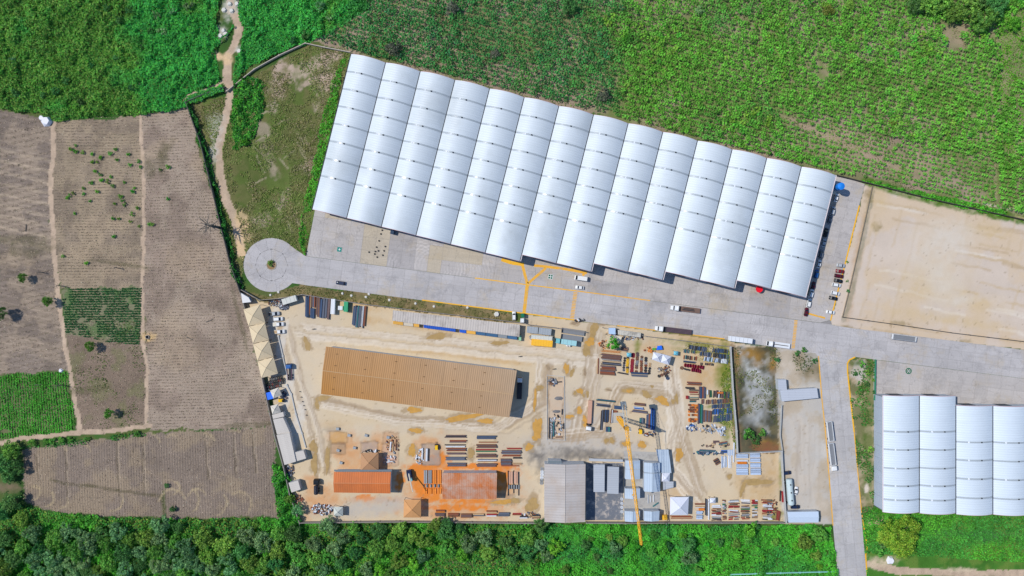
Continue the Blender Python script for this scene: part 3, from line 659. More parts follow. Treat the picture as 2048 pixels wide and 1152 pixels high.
circ = [(543 + 56 * math.cos(t), 530 + 54 * math.sin(t)) for t in [math.radians(a) for a in range(42, 325, 12)]]
MAIN = [(612, 512.5)] + [(1602, 640.6), (1640, 645.5), (1661, 640), (1664, 650), (1708, 657), (1786, 666), (2048, 700), (2230, 722), (2230, 779), (2048, 757), (1746, 718.5), (1712, 714), (1698, 720), (1694, 727), (1637, 716), (1631, 706), (1600, 703), (1449, 678.5), (1311, 661), (1234, 651), (1144, 640), (1024, 624.5), (844, 600.5), (612, 570.5)]
slabs('main_road', MAIN, 7.4, 25, [0, 19.5, 39, 58.6, 80, 100, 130], M_ROAD, 'wide concrete road crossing the picture', org=(612, 512.5))
SOUTH = [(1637, 716.2), (1694, 727.2), (1700, 801), (1707, 864), (1722, 1026), (1733, 1152), (1748, 1322), (1690, 1322), (1675, 1152), (1666, 1051), (1658, 951), (1651, 864), (1643.5, 801)]
M_SROAD = concmat('concrete_south_road', C(182, 178, 176), [(1670, 880, 3, 14, 1, .06)], -84.5)
slabs('south_road', SOUTH, 84.5, 24, 20, M_SROAD, 'concrete road running down to the bottom edge', org=(1694, 727.2))
APRON = [(631, 415), (1041, 500), (1186, 520), (1475, 560), (1616, 590), (1602, 640.3), (612.2, 512.2)]
slabs('loading_apron', APRON, 7.4, 27, 27, M_APRON, 'stained concrete loading apron below the long warehouse', org=(612.2, 512.2), tint=[(728, 440, 772, 530, M_APY), (772, 455, 836, 540, M_APD), (855, 505, 890, 560, M_APY), (890, 480, 960, 520, M_APY), (1490, 585, 1575, 640, M_APD), (1180, 560, 1260, 600, M_APD), (640, 425, 700, 450, M_APY)])
EAST = [(1655, 362), (1660, 349), (1672, 350), (1730, 368), (1718.5, 411), (1690, 528), (1677, 576), (1661, 639.7), (1640, 645.2), (1602.3, 640.3), (1616.3, 590)]
slabs('parking_apron', EAST, 104, 25, 24, M_APRON, 'concrete parking lane beside the warehouse end wall', org=(1661, 640))
SEAP = [(1747, 719.2), (2048, 757.4), (2230, 779.4), (2230, 822), (1911, 822), (1911, 800), (1747, 800)]
slabs('warehouse_apron', SEAP, 7.2, 26, 26, M_APRON, 'concrete apron above the smaller white warehouse', org=(1747, 719.2))
# turning circle: rings of wedge slabs round a planted island
tcb = MB().prism([W(*p) for p in circ] + [W(612, 512.5), W(612, 570.5)][::-1] if False else [W(*p) for p in ([(612, 570.3)] + circ + [(612, 512.7)])], -.2, .065).out('turning_circle', M_JOINT)
structure(tcb, 'round concrete turning circle at the end of the road')
tc = [(612, 570.3)] + circ + [(612, 512.7)]
for r0, r1, n in ((10.5, 31, 8), (31.3, 110, 14)):
    for k in range(n):
        a0, a1 = 2 * math.pi * k / n, 2 * math.pi * (k + 1) / n
        p = tc
        p = clip_half(p, math.sin(a0), -math.cos(a0), 543 * math.sin(a0) - 530 * math.cos(a0) - .12)
        if len(p) > 2: p = clip_half(p, -math.sin(a1), math.cos(a1), -543 * math.sin(a1) + 530 * math.cos(a1) - .12)
        am = (a0 + a1) / 2
        if len(p) > 2: p = clip_half(p, -math.cos(am), -math.sin(am), -543 * math.cos(am) - 530 * math.sin(am) - r0 * math.cos((a1 - a0) / 4))
        if len(p) > 2 and r1 < 100: p = clip_half(p, math.cos(am), math.sin(am), 543 * math.cos(am) + 530 * math.sin(am) + r1 * math.cos((a1 - a0) / 4) - .3)
        if len(p) > 2 and area(p) > 14: MB().prism([W(*q) for q in p], .064, .10).out('slab', M_ROAD, tcb)
isl = MB().ring(*W(543, 530), .0, .26, 2.55, 2.25, 28).out('island_kerb', plain('kerb', C(176, 166, 152), .9)); tag(isl, 'low round kerb of the turning circle island', 'kerb')
structure(MB().cyl(*W(543, 530), -.1, .16, 2.24, 24).out('island_soil', plain('soil', C(146, 118, 84), .95, var=.3)), 'brown soil of the turning circle island')

# ------------------------------------------------------------------ painted lines
M_YEL = plain('yellow_paint', C(238, 178, 40), .7, var=.25, scale=.7, rust=C(190, 168, 130), rustamt=.05)
M_YELO = plain('worn_yellow_paint', C(232, 172, 58), .75, var=.25, scale=.5, rust=C(196, 166, 120), rustamt=.3)
def line(pts, w, mat, label, name='yellow_line', z=.112):
    m = MB()
    for p, q in zip(pts[:-1], pts[1:]):
        a, b = Vector(W(*p)), Vector(W(*q)); d = (b - a).normalized(); n = Vector((-d.y, d.x)) * max(w * 1.15, 2.0) * S / 2
        m.prism([a + n, a - n, b - n, b + n], .07, z); z += .0016
    o = m.out(name, mat); structure(o, label); return o
for pts, w, mt, lb in [
    ([(844, 600), (1024, 623.5), (1144, 639), (1166, 642)], 2.0, M_YEL, 'yellow edge line between road and grass verge'),
    ([(1234, 651), (1311, 660.5), (1449, 677.5)], 1.4, M_YELO, 'faded yellow edge line below the parked lorries'),
    ([(950, 556), (1051, 569), (1150, 581.5)], 1.7, M_YEL, 'yellow line between apron and road'),
    ([(1150, 581.5), (1300, 601)], 1.0, M_YELO, 'thin faded yellow line on the apron joint'),
    ([(1048, 627), (1054.5, 570)], 6.0, M_YELO, 'broad yellow bar across the road below the painted fork'),
    ([(1054.5, 568), (1044, 527)], 5.0, M_YELO, 'left arm of the yellow painted fork'),
    ([(1056, 567), (1092, 536)], 4.5, M_YELO, 'right arm of the yellow painted fork'),
    ([(1003, 519), (1024, 526), (1048, 529)], 6.0, M_YEL, 'yellow hatch in front of the warehouse door'),
    ([(1068, 531), (1090, 533), (1130, 538), (1174, 546)], 4.5, M_YELO, 'long yellow bar below the warehouse wall'),
    ([(1144, 534), (1145.5, 538)], 4.0, M_YELO, 'short yellow stub on the warehouse bar'),
    ([(1171, 546), (1165, 551)], 4.0, M_YELO, 'short yellow corner beside the long white van'),
    ([(1690, 528), (1718.5, 411)], 2.4, M_YEL, 'yellow kerb line along the parking lane'),
    ([(1661, 641), (1677, 576), (1690, 529)], 2.2, M_YEL, 'yellow kerb line below the parked cars'),
    ([(1616, 627), (1640, 633.5), (1650, 636)], 3.0, M_YELO, 'faded orange bar at the parking lane mouth'),
    ([(1710, 714), (1699, 719.5), (1694.5, 727), (1695, 745), (1701, 801), (1708, 864)], 2.4, M_YEL, 'yellow kerb line at the right side of the south road'),
    ([(1708, 864), (1723, 1026), (1729, 1062)], 1.5, M_YELO, 'worn kerb line lower on the right of the south road'),
    ([(1730, 1064), (1734, 1095), (1731, 1110), (1734, 1152)], 2.2, M_YEL, 'bent yellow kerb line at the bottom edge'),
    ([(1637, 712), (1644, 801), (1651, 864), (1658, 951), (1666, 1051)], 1.3, M_YELO, 'worn kerb line at the left of the south road')]:
    line(pts, w, mt, lb)
def ladder(a, b, w, n, label):
    m = MB(); A, B = Vector(W(*a)), Vector(W(*b)); d = (B - A).normalized(); nn = Vector((-d.y, d.x)); L = (B - A).length
    for i in range(n):
        c = A + d * L * (i + .5) / n
        m.box(c.x, c.y, .07, w * S, L / n * .62, .045, math.atan2(nn.y, nn.x))
    structure(m.out('speed_hump', M_YELO), label)
ladder((1151, 584), (1144, 637), 8, 18, 'striped yellow speed hump across the main road')
ladder((1592, 640), (1586, 697), 6.5, 20, 'striped orange speed hump near the junction')
# green assembly point marks
M_GRN = plain('green_paint', C(20, 104, 74), .7, var=.15); M_WHT = plain('white_paint', C(225, 226, 224), .7, var=.1)
def plate(px, py, sz, ang, name, label, kind):
    t = thing(name, label, 'ground marking', px, py, ang); t['kind'] = 'structure'
    h = sz * S / 2
    if kind == 'round':
        for k in range(12):
            if k % 3 == 1: continue
        MB().ring(0, 0, .08, .112, h, h * .68, 24).out('ring', M_GRN, t)
        MB().box(0, 0, .08, h * 1.2, h * .34, .036).box(0, 0, .08, h * .34, h * 1.2, .0345).out('cross', M_GRN, t)
        MB().cyl(0, 0, .08, .118, h * .18, 10).out('dot', M_WHT, t)
    elif kind == 'four':
        MB().box(0, 0, .08, 2 * h, 2 * h, .03).out('panel', M_WHT, t)
        for a in (-1, 1):
            for b in (-1, 1): MB().box(a * h * .48, b * h * .48, .1, h * .74, h * .74, .0135).out('square', M_GRN, t)
    else:
        MB().box(0, 0, .08, 2 * h, 2 * h, .03).out('panel', plain('teal_paint', C(20, 132, 120), .7), t)
        MB().box(0, 0, .1, h * .9, h * .28, .0135).box(0, 0, .1, h * .28, h * .9, .015).out('arrow', M_WHT, t)
plate(1101, 553.5, 9.5, -8, 'assembly_mark', 'white square with four green squares painted on the apron', 'four')
plate(679, 499, 9, -8, 'assembly_mark', 'teal square with white cross painted on the apron', 'sq')
plate(1817, 742, 12.5, 0, 'assembly_mark', 'round green mark painted above the smaller warehouse', 'round')

# ------------------------------------------------------------------ muddy puddles
M_PUD = [None, None, None]
for i, (c, r) in enumerate([(C(200, 152, 78), .22), (C(174, 144, 94), .35), (C(158, 136, 108), .5)]):
    m, t, b = nodes('muddy_water_%d' % i); 
    cc = mulcol(t, c, math_(t, 'MULTIPLY_ADD', noise_(t, .4, 5, .6), .6, .7)); t.links.new(cc, b.inputs['Base Color'])
    b.inputs['Roughness'].default_value = r; b.inputs['Specular IOR Level'].default_value = .3; M_PUD[i] = m
for k, (px, py, rx, ry, an, mi, lb) in enumerate(PUD):
    n = 36; r = random.Random(900 + k); ph = [r.uniform(0, 6.28) for _ in range(6)]; pts = []
    a = math.radians(an)
    for i in range(n):
        t = 2 * math.pi * i / n; q = 1 + .16 * math.sin(2 * t + ph[0]) + .13 * math.sin(3 * t + ph[1]) + .10 * math.sin(5 * t + ph[2]) + .08 * math.sin(8 * t + ph[3]) + .06 * math.sin(13 * t + ph[4])
        x, y = rx * q * math.cos(t), ry * q * math.sin(t)
        pts.append(W(px + x * math.cos(a) - y * math.sin(a), py + x * math.sin(a) + y * math.cos(a)))
    o = mesh('puddle', [(p[0], p[1], .03 + .0013 * k) for p in pts], [tuple(range(n))[::-1]])
    structure(obj('puddle', o, M_PUD[mi]), 'muddy puddle ' + lb)

ORD = ['first', 'second', 'third', 'fourth', 'fifth', 'sixth', 'seventh', 'eighth', 'ninth', 'tenth', 'eleventh', 'twelfth', 'thirteenth', 'fourteenth', 'fifteenth', 'sixteenth', 'seventeenth', 'eighteenth', 'nineteenth', 'twentieth', 'twenty-first', 'twenty-second', 'twenty-third', 'twenty-fourth']
# ------------------------------------------------------------------ vaulted warehouses
EAVE = 9.2
axis_ang = math.degrees(math.atan2(-(351 - 108), 1672 - 702))
M_VAULT = sheet('white_vault_sheet', C(206, 214, 219), axis_ang - 90, 1.15, .03, .35, .5, .06, .025, streak=.09, dirt=C(186, 193, 196), dirtamt=.25, dirtscale=.03)
M_VAULT2 = sheet('white_vault_sheet_b', C(208, 218, 226), 90, 1.15, .03, .35, .48, .06, .025, streak=.08)
M_STRIP = plain('rooflight_sheet', C(172, 180, 184), .22, var=.08, spec=.6)
M_VENT = plain('dark_vent', C(34, 38, 42), .5); M_FASCIA = plain('fascia', C(196, 150, 150), .6); M_GUT = plain('gutter', C(52, 56, 58), .7)
M_WALLW = plain('pale_wall_sheet', C(186, 190, 194), .6, var=.1); M_DOOR = plain('dark_door', C(46, 58, 70), .6); M_TRIM2 = plain('glint_white', C(236, 238, 240), .2); M_TRIM = plain('white_trim', C(226, 214, 214), .5)

def vault(root, A, a, b, w, L, bands, rise, mat, pitch, ventpos=.46, ends=True):
    """one barrel: A = start corner at eave (x,y), a across, b along unit vectors (root is at the world origin)"""
    n = 14
    def arcpt(t, s):
        x = .12 + (w - .24) * t; q = A + a * x + b * s
        return (q.x, q.y, EAVE + .06 + rise * 4 * t * (1 - t))
    vr = MB()
    for s in (0, L):                                         # end arches
        s0, s1 = (s - .12, s + .02) if s == 0 else (s - .02, s + .12)
        V = []; F = []
        for i in range(n + 1):
            p, q = arcpt(i / n, s0), arcpt(i / n, s1); V += [(p[0], p[1], p[2] - .5), (p[0], p[1], p[2] + .05), (q[0], q[1], q[2] + .05), (q[0], q[1], q[2] - .5)]
        for i in range(n):
            for k in range(4): F.append((4 * i + k, 4 * i + (k + 1) % 4, 4 * i + 4 + (k + 1) % 4, 4 * i + 4 + k))
        if s == 0: part = vr.add(V, F).out('vault_roof', M_FASCIA, root)
        else: MB().add(V, F).out('end_arch', M_FASCIA, part)
    edges = [0.0]
    for d in bands: edges += [d - .36, d + .36]
    edges.append(L)
    for k in range(len(edges) - 1):
        s0, s1 = edges[k], edges[k + 1]; strip = k % 2 == 1
        V, F = [], []
        for i in range(n + 1):
            p, q = arcpt(i / n, s0 + .02), arcpt(i / n, s1 - .02); dz = -.02 if strip else 0
            V += [(p[0], p[1], p[2] + dz), (q[0], q[1], q[2] + dz), (q[0], q[1], q[2] + dz - .1), (p[0], p[1], p[2] + dz - .1)]
        for i in range(n):
            for j in range(4): F.append((4 * i + j, 4 * i + (j + 1) % 4, 4 * i + 4 + (j + 1) % 4, 4 * i + 4 + j))
        F += [(0, 3, 2, 1), (4 * n, 4 * n + 1, 4 * n + 2, 4 * n + 3)]
        me = mesh('rooflight_strip' if strip else 'roof_panel', V, [f[::-1] for f in F])
        for p in me.polygons: p.use_smooth = True
        try: me.set_sharp_from_angle(angle=math.radians(40))
        except Exception: pass
        obj('rooflight_strip' if strip else 'roof_panel', me, M_STRIP if strip else mat, part)
        if strip:
            c = arcpt(ventpos, (s0 + s1) / 2); MB().cyl(c[0], c[1], c[2] - .1, c[2] + .3, .28, 8).cyl(c[0], c[1], c[2] + .3, c[2] + .5, .36, 8, .2).out('roof_vent', M_VENT, part)
            if rnd.random() < .7:
                c = arcpt(.29, (s0 + s1) / 2); MB().cyl(c[0], c[1], c[2] - .1, c[2] + .2, .45, 10, .3).out('glint_dome', M_TRIM2, part)  # white dome added to stand in for the sun glint on the strip

def archwall(mid, a, b, w, rise, root):
    n = 14; w2 = w - .3; pts = [(-w2 / 2, 0), (w2 / 2, 0)] + [(w2 / 2 - w2 * i / n, EAVE - .08 + rise * 4 * (i / n) * (1 - i / n)) for i in range(n + 1)]
    V = [(mid.x + a.x * p + b.x * d, mid.y + a.y * p + b.y * d, z) for d in (-.12, .12) for p, z in pts]; k = len(pts)
    F = [tuple(range(k)), tuple(range(k, 2 * k))[::-1]] + [(i, i + k, (i + 1) % k + k, (i + 1) % k) for i in range(k)]
    MB().add(V, F).out('end_wall', M_WALLW, root)
def V2(p): return Vector(p)
t0, t1 = V2(W(702, 108, EAVE)), V2(W(1672, 351, EAVE))
a_ = (t1 - t0) / 14; wB = a_.length; a_ = a_.normalized(); b_ = Vector((a_.y, -a_.x))
KE = S * (HC - EAVE) / HC
LEN = [320] * 6 + [306, 305.5, 288, 287, 269, 268.5, 251.5, 251.5]
NB = [7] * 6 + [6] * 2 + [5] * 6
big = thing('vaulted_warehouse', 'long white warehouse with fourteen vaulted roof bays', 'warehouse', 1024, 576)
for k in range(14):
    L = LEN[k] * KE
    vault(big, t0 + a_ * wB * k, a_, b_, wB, L, [35.8 * KE * (i + 1) for i in range(NB[k])], 2.6, M_VAULT, 0)
    g = MB(); q0 = t0 + a_ * wB * k; Lg = max(L, LEN[k - 1] * KE if k else 0)
    c = q0 + b_ * Lg / 2; g.box(c.x, c.y, EAVE - .15, .5, Lg, .26, math.atan2(b_.y, b_.x) - math.pi / 2); g.out('gutter', M_GUT, big)
    # south wall of the bay with a tall sliding door
    s0, s1 = q0 + b_ * (L - .5), q0 + a_ * wB + b_ * (L - .5)
    mid = (s0 + s1) / 2; rot = math.atan2(a_.y, a_.x)
    archwall(mid, a_, b_, wB, 2.6, big)
    dm = mid + b_ * .16; MB().box(dm.x, dm.y, .1, 6, .1, 5.5, rot).out('sliding_door', M_DOOR, big)
    n0 = mid - b_ * (L - .9); archwall(n0, a_, b_, wB, 2.6, big)
    if k in (6, 8, 10, 12):                                  # stepped side wall beside the set back bays
        La = LEN[k - 1] * KE; c = q0 + b_ * ((La + L) / 2 - .3); MB().box(c.x, c.y, 0, .25, La - L, EAVE + .1, rot).out('side_wall', M_WALLW, big)
        MB().box(c.x + a_.x * .3, c.y + a_.y * .3, EAVE - .1, .3, La - L + .4, .35, rot).out('verge_trim', M_TRIM, big)
for k, off in ((0, .25), (14, -.25)):
    L = LEN[min(k, 13)] * KE; c = t0 + a_ * (wB * k + off) + b_ * L / 2
    MB().box(c.x, c.y, 0, .25, L - 1.2, EAVE, math.atan2(a_.y, a_.x)).out('side_wall', M_WALLW, big)
    c = t0 + a_ * (wB * k + (-.12 if k == 0 else .12)) + b_ * L / 2; MB().box(c.x, c.y, EAVE - .2, .3, L, .4, math.atan2(a_.y, a_.x)).out('verge_trim', M_TRIM if k else M_GUT, big)

small = thing('vaulted_warehouse', 'smaller white warehouse with four vaulted bays at the right edge', 'warehouse', 1024, 576)
xs = [1766, 1838.5, 1911.5, 1985.5, 2059, 2132]
tops = [791, 791.5, 811, 812, 812]; bots = [1024, 1026, 1028, 1028.5, 1029]
BD = [[862, 898, 935, 970, 998], [862, 898, 935, 970, 998.5], [883, 919, 956, 994], [884, 921, 958, 996], [884, 921, 958, 996]]
for k in range(5):
    A = V2(W(xs[k], tops[k], EAVE)); E = V2(W(xs[k + 1], tops[k], EAVE)); Bt = V2(W(xs[k], bots[k], EAVE))
    w = E.x - A.x; L = A.y - Bt.y; a, b = Vector((1, 0)), Vector((0, -1))
    vault(small, A, a, b, w, L, [(y - tops[k]) * KE for y in BD[k]], 2.3, M_VAULT2, 0, .62)
    MB().box(A.x, A.y - L / 2, EAVE - .15, .5, L, .26).out('gutter', M_GUT if k else M_TRIM, small)
    archwall(Vector((A.x + w / 2, A.y - .6)), a, b, w, 2.3, small)
    MB().box(A.x + w / 2, A.y - .42, .1, 6, .1, 5.5).out('sliding_door', M_DOOR, small)
    archwall(Vector((A.x + w / 2, A.y - L + .6)), a, b, w, 2.3, small)
A = V2(W(1766, 791, EAVE)); Bt = V2(W(1766, 1024, EAVE))
for k in range(9):
    yy = A.y - .5 - (A.y - Bt.y - 1) * (k + .5) / 9
    MB().box(A.x + .25, yy, 0, .2, (A.y - Bt.y - 1) / 9 - .05, EAVE - .2).out('wall_sheet', plain('grey_wall_sheet', C(176, 184, 198), .55, var=.08, objvar=.05), small)

# ------------------------------------------------------------------ gabled and flat sheds
def roofplane(p, q, r, s, th=.12):
    """solid sheet with corners p q r s (world, any height)"""
    V = [Vector(v) for v in (p, q, r, s)]; n = (V[1] - V[0]).cross(V[2] - V[0]).normalized()
    if n.z < 0: V = V[::-1]; n = -n
    Lw = [v - Vector((0, 0, th)) for v in V]
    return V + Lw, [(0, 1, 2, 3), (7, 6, 5, 4)] + [(i, 4 + i, 4 + (i + 1) % 4, (i + 1) % 4) for i in range(4)]

def gable(name, label, cat, cs, eave, ridge, mat, n=4, wallmat=None, along=0, ridgemat=None, base=0, walls=True, part='roof_panel'):
    """cs: four roof corners in photograph pixels read at eave height, order TL TR BR BL; the ridge runs from side TL-BL to side TR-BR (along=0) or TL-TR to BL-BR (along=1)"""
    c = [Vector((*W(*p, eave), eave)) for p in cs]
    if along: c = [c[1], c[2], c[3], c[0]]
    cen = sum(c, Vector()) / 4
    t = obj(name, None, None, None, (cen.x, cen.y, 0)); tag(t, label, cat)
    c = [v - Vector((cen.x, cen.y, 0)) for v in c]
    r0 = (c[0] + c[3]) / 2; r1 = (c[1] + c[2]) / 2; r0.z = r1.z = ridge
    for lo0, lo1 in ((c[0], c[1]), (c[3], c[2])):
        for i in range(n):
            f0, f1 = i / n, (i + 1) / n - .0006
            V, F = roofplane(lo0.lerp(lo1, f0), lo0.lerp(lo1, f1), r0.lerp(r1, f1), r0.lerp(r1, f0))
            MB().add(V, F).out(part, mat, t)
    if ridge > eave + .2: MB().tube(r0 + Vector((0, 0, .05)), r1 + Vector((0, 0, .05)), .16, 6).out('ridge_cap', ridgemat or mat, t)
    if walls:
        wm = wallmat or M_WALLW
        for p, q in ((c[0], c[1]), (c[1], c[2]), (c[2], c[3]), (c[3], c[0])):
            ins = .965; P_, Q_ = Vector((p.x * ins, p.y * ins, 0)), Vector((q.x * ins, q.y * ins, 0)); d = Q_ - P_
            MB().box((P_.x + Q_.x) / 2, (P_.y + Q_.y) / 2, base, d.length, .2, eave - .2 - base, math.atan2(d.y, d.x)).out('wall', wm, t)
    else:
        for v in c: MB().tube((v.x * .96, v.y * .96, 0), (v.x * .96, v.y * .96, eave), .12, 6).out('post', M_GUT, t)
    return t

def flat(name, label, cat, cs, z, mat, n=1, slope=0.0, th=.15, wallmat=None, walls=True, z0=0, along=0):
    """mono pitch roof in n sheets laid side by side"""
    c = [Vector((*W(*p, z), z)) for p in cs]; cen = sum(c, Vector()) / 4
    t = obj(name, None, None, None, (cen.x, cen.y, 0)); tag(t, label, cat); c = [v - Vector((cen.x, cen.y, 0)) for v in c]
    if along: c = [c[1], c[2], c[3], c[0]]
    c[2].z -= slope; c[3].z -= slope
    for i in range(n):
        f0, f1 = i / n, (i + 1) / n - (.0008 if n > 1 else 0)
        V, F = roofplane(c[0].lerp(c[1], f0), c[0].lerp(c[1], f1), c[3].lerp(c[2], f1), c[3].lerp(c[2], f0), th)
        MB().add(V, F).out('roof_panel', mat, t)
    if walls:
        for p, q in ((c[0], c[1]), (c[1], c[2]), (c[2], c[3]), (c[3], c[0])):
            P_, Q_ = Vector((p.x * .96, p.y * .96, 0)), Vector((q.x * .96, q.y * .96, 0)); d = Q_ - P_
            MB().box((P_.x + Q_.x) / 2, (P_.y + Q_.y) / 2, z0, d.length, .18, z - slope - th - .05 - z0, math.atan2(d.y, d.x)).out('wall', wallmat or M_WALLW, t)
    else:
        for v in c: MB().tube((v.x * .95, v.y * .95, z0), (v.x * .95, v.y * .95, z - th), .1, 6).out('post', M_GUT, t)
    return t

def pyramid(name, label, cs, eave, peak, mats, posts=True, group=None, cat='canopy'):
    """hipped canopy over four corners TL TR BR BL read at eave height"""
    c = [Vector((*W(*p, eave), eave)) for p in cs]; cen = sum(c, Vector()) / 4
    t = obj(name, None, None, None, (cen.x, cen.y, 0)); tag(t, label, cat, group); c = [v - Vector((cen.x, cen.y, 0)) for v in c]
    ap = Vector((0, 0, peak))
    for i in range(4):
        p, q = c[i], c[(i + 1) % 4]; m_ = (p + q) / 2; m_.z += .12
        V = [p, m_, q, ap, p - Vector((0, 0, .06)), m_ - Vector((0, 0, .06)), q - Vector((0, 0, .06)), ap - Vector((0, 0, .06))]
        sag = (p + ap) / 2
        MB().add(V, [(0, 3, 1), (1, 3, 2), (4, 5, 7), (5, 6, 7), (0, 1, 5, 4), (1, 2, 6, 5), (2, 3, 7, 6), (3, 0, 4, 7)]).out('canopy_panel', mats, t)
        if posts: MB().tube((p.x * .95, p.y * .95, 0), (p.x * .95, p.y * .95, eave), .1, 6).out('post', M_GUT, t)
    for i in range(4): MB().tube(c[i] + Vector((0, 0, .06)), ap + Vector((0, 0, .06)), .09, 4).out('hip_seam', mats, t)
    return t

tan_a = math.degrees(math.atan2(-50, 385))
def tanmat():
    m = sheet('tan_roof', (1.0, 1.0, 1.0), tan_a, 1.0, .13, .5, .7, .12, .04, streak=.12)
    t = m.node_tree; b = t.nodes['Principled BSDF']; src = b.inputs['Base Color'].links[0].from_socket
    g = N(t, 'ShaderNodeNewGeometry'); sp = N(t, 'ShaderNodeSeparateXYZ'); t.links.new(g.outputs['Position'], sp.inputs[0])
    d = math_(t, 'ADD', sp.outputs[0], math_(t, 'MULTIPLY', sp.outputs[1], .9))
    d = math_(t, 'ADD', d, math_(t, 'MULTIPLY', noise_(t, .05, 4, .6), 40))
    f = ramp01(t, d, -125 , -15); dust = mixcol(t, f, C(178, 122, 54), C(178, 150, 120))
    mx = t.nodes.new('ShaderNodeMix'); mx.data_type = 'RGBA'; mx.blend_type = 'MULTIPLY'; mx.inputs[0].default_value = 1
    t.links.new(src, mx.inputs[6]); t.links.new(dust, mx.inputs[7]); t.links.new(mx.outputs[2], b.inputs['Base Color']); return m
M_TAN = tanmat()
shed = gable('long_shed', 'long shed with dusty tan ribbed roof in the middle of the yard', 'shed', [(652, 693), (1034, 741), (1019, 835), (642, 788)], 8.8, 10.4, M_TAN, 8, ridgemat=plain('tan_ridge', C(196, 164, 124), .8))
pc = V2((shed.location.x, shed.location.y))
for r_ in range(6):
    for s_ in (.13, .37, .62, .87):
        c = [Vector(W(*p, 9.4)) for p in ((652, 693), (1034, 741), (1019, 835), (642, 788))]
        f = .06 + r_ * .155
        q = c[0].lerp(c[1], f).lerp(c[3].lerp(c[2], f), s_) - pc; zz = 8.8 + 1.6 * (1 - abs(s_ - .5) * 2)
        MB().box(q.x, q.y, zz, .9, .3, .22).out('roof_fixing', plain('brown_fixing', C(120, 92, 60), .8), shed)
M_GREYR = sheet('grey_shed_roof', C(196, 186, 176), -7, 1.25, .06, .4, .6, .08, .025, dirt=C(150, 140, 130), dirtamt=.35, dirtscale=.12)
flat('long_shed', 'long thin grey roofed shed beside the road verge', 'shed', [(786, 620.5), (1040, 649.5), (1039, 674), (784, 641.5)], 4.2, M_GREYR, 12, .4, walls=False)
M_BLUE = sheet('blue_tarp', C(30, 88, 190), -7, 1.0, .10, .6, .5, .12, .12); M_BLU2 = plain('steel_blue', C(62, 102, 138), .6, objvar=.15)
M_YELB = plain('ochre_board', C(226, 170, 74), .7, objvar=.1); M_OFFW = plain('offwhite_board', C(216, 204, 184), .7, objvar=.08)
for i, (x0, x1, mt, lb) in enumerate([(786, 806, M_YELB, 'ochre bay at the left end'), (807, 826, M_OFFW, 'off white bay second from the left'), (827, 838, M_YELB, 'narrow ochre bay left of the long blue tarp'), (847, 911, M_BLUE, 'long bright blue tarp'), (919, 932, M_BLUE, 'short blue tarp right of the long one'), (933, 951, M_YELB, 'yellow bay right of the blue tarps'), (952, 971, M_BLU2, 'steel blue bay beside the yellow one'), (972, 995, M_BLU2, 'wide steel blue bay'), (996, 1014, plain('grey_board', C(140, 146, 150), .7), 'grey bay'), (1015, 1034, M_BLU2, 'last blue bay at the right end')]):
    ya, yb = 641.5 + (x0 - 784) * .1275, 641.5 + (x1 - 784) * .1275
    flat('lean_to', lb + ' under the long thin shed', 'lean-to', [(x0, ya - 4), (x1, yb - 4), (x1, yb + 6.2), (x0, ya + 6.2)], 2.8, mt, 1, .5)
# west row of shade canopies and guard rooms
M_SAIL = plain('beige_canvas', C(214, 194, 160), .8, var=.06, objvar=.03, scale=.5)
for i, cs in enumerate([[(487, 619), (520, 609), (531, 646), (497, 652)], [(498, 653), (530, 646), (538, 680), (506, 687)], [(506, 688), (538, 681), (547, 713), (515, 722)], [(515, 723), (547, 714), (556, 747), (523, 756)]]):
    pyramid('shade_canopy', ['beige pyramid canopy uppermost in the row along the west wall', 'second beige pyramid canopy from the top along the west wall', 'third beige pyramid canopy from the top along the west wall', 'fourth beige pyramid canopy just above the scooter rows'][i], cs, 4.6, 7.0, M_SAIL)
M_PALE = sheet('pale_flat_roof', C(200, 192, 182), 75, 1.0, .03, .3, .7, .05, .04); M_PALE2 = plain('pale_canvas', C(212, 204, 190), .8, var=.05, objvar=.03)
pyramid('shade_canopy', 'small pale pyramid canopy right of the blue tarpaulin', [(540, 781), (557, 775), (564, 790), (547, 797)], 3.6, 5.4, M_PALE2)
pyramid('shade_canopy', 'small pale pyramid canopy below the yellow cart', [(541, 812), (556, 808), (562, 824), (545, 829)], 3.6, 5.4, M_PALE2)
flat('guard_shed', 'narrow pale flat shed below the lower small canopy', 'shed', [(544, 830), (566, 824), (568, 833), (546, 838)], 3.4, M_PALE, 1)
flat('guard_shed', 'tall narrow pale roofed shed on the west wall', 'shed', [(546, 839), (566, 835), (580, 866), (554, 869)], 3.6, M_PALE, 3)
flat('guard_shed', 'large pale roofed shed at the bend of the west wall', 'shed', [(553, 870), (579, 866), (590, 900), (594, 921), (569, 931)][:2] + [(592, 923), (569, 930)], 4.2, M_PALE, 4)
flat('guard_shed', 'pale annex attached to the large west shed', 'shed', [(583, 906), (607, 901), (612, 917), (588, 924)], 3.6, M_PALE, 2)
flat('guard_shed', 'small square pale hut near the dark lorry', 'hut', [(577, 966), (596, 961), (601, 979), (583, 985)], 3.6, M_PALE, 2)
flat('gatehouse', 'flat white gatehouse block at the west corner', 'gatehouse', [(482, 586), (497, 595), (502, 604), (485, 606)], 3.4, plain('white_flat', C(224, 222, 218), .7), 1)
flat('tarpaulin', 'bright blue tarpaulin at the west wall', 'tarpaulin', [(531, 786), (543, 783), (547, 797), (535, 800)], 2.4, plain('bright_blue_tarp', C(24, 110, 240), .5, var=.2, scale=1), 1, walls=False)
flat('tarpaulin', 'small blue sheet roof beside the gatehouse', 'tarpaulin', [(492, 596), (500, 594), (503, 603), (494, 606)], 2.6, M_BLU2, 1, walls=False)
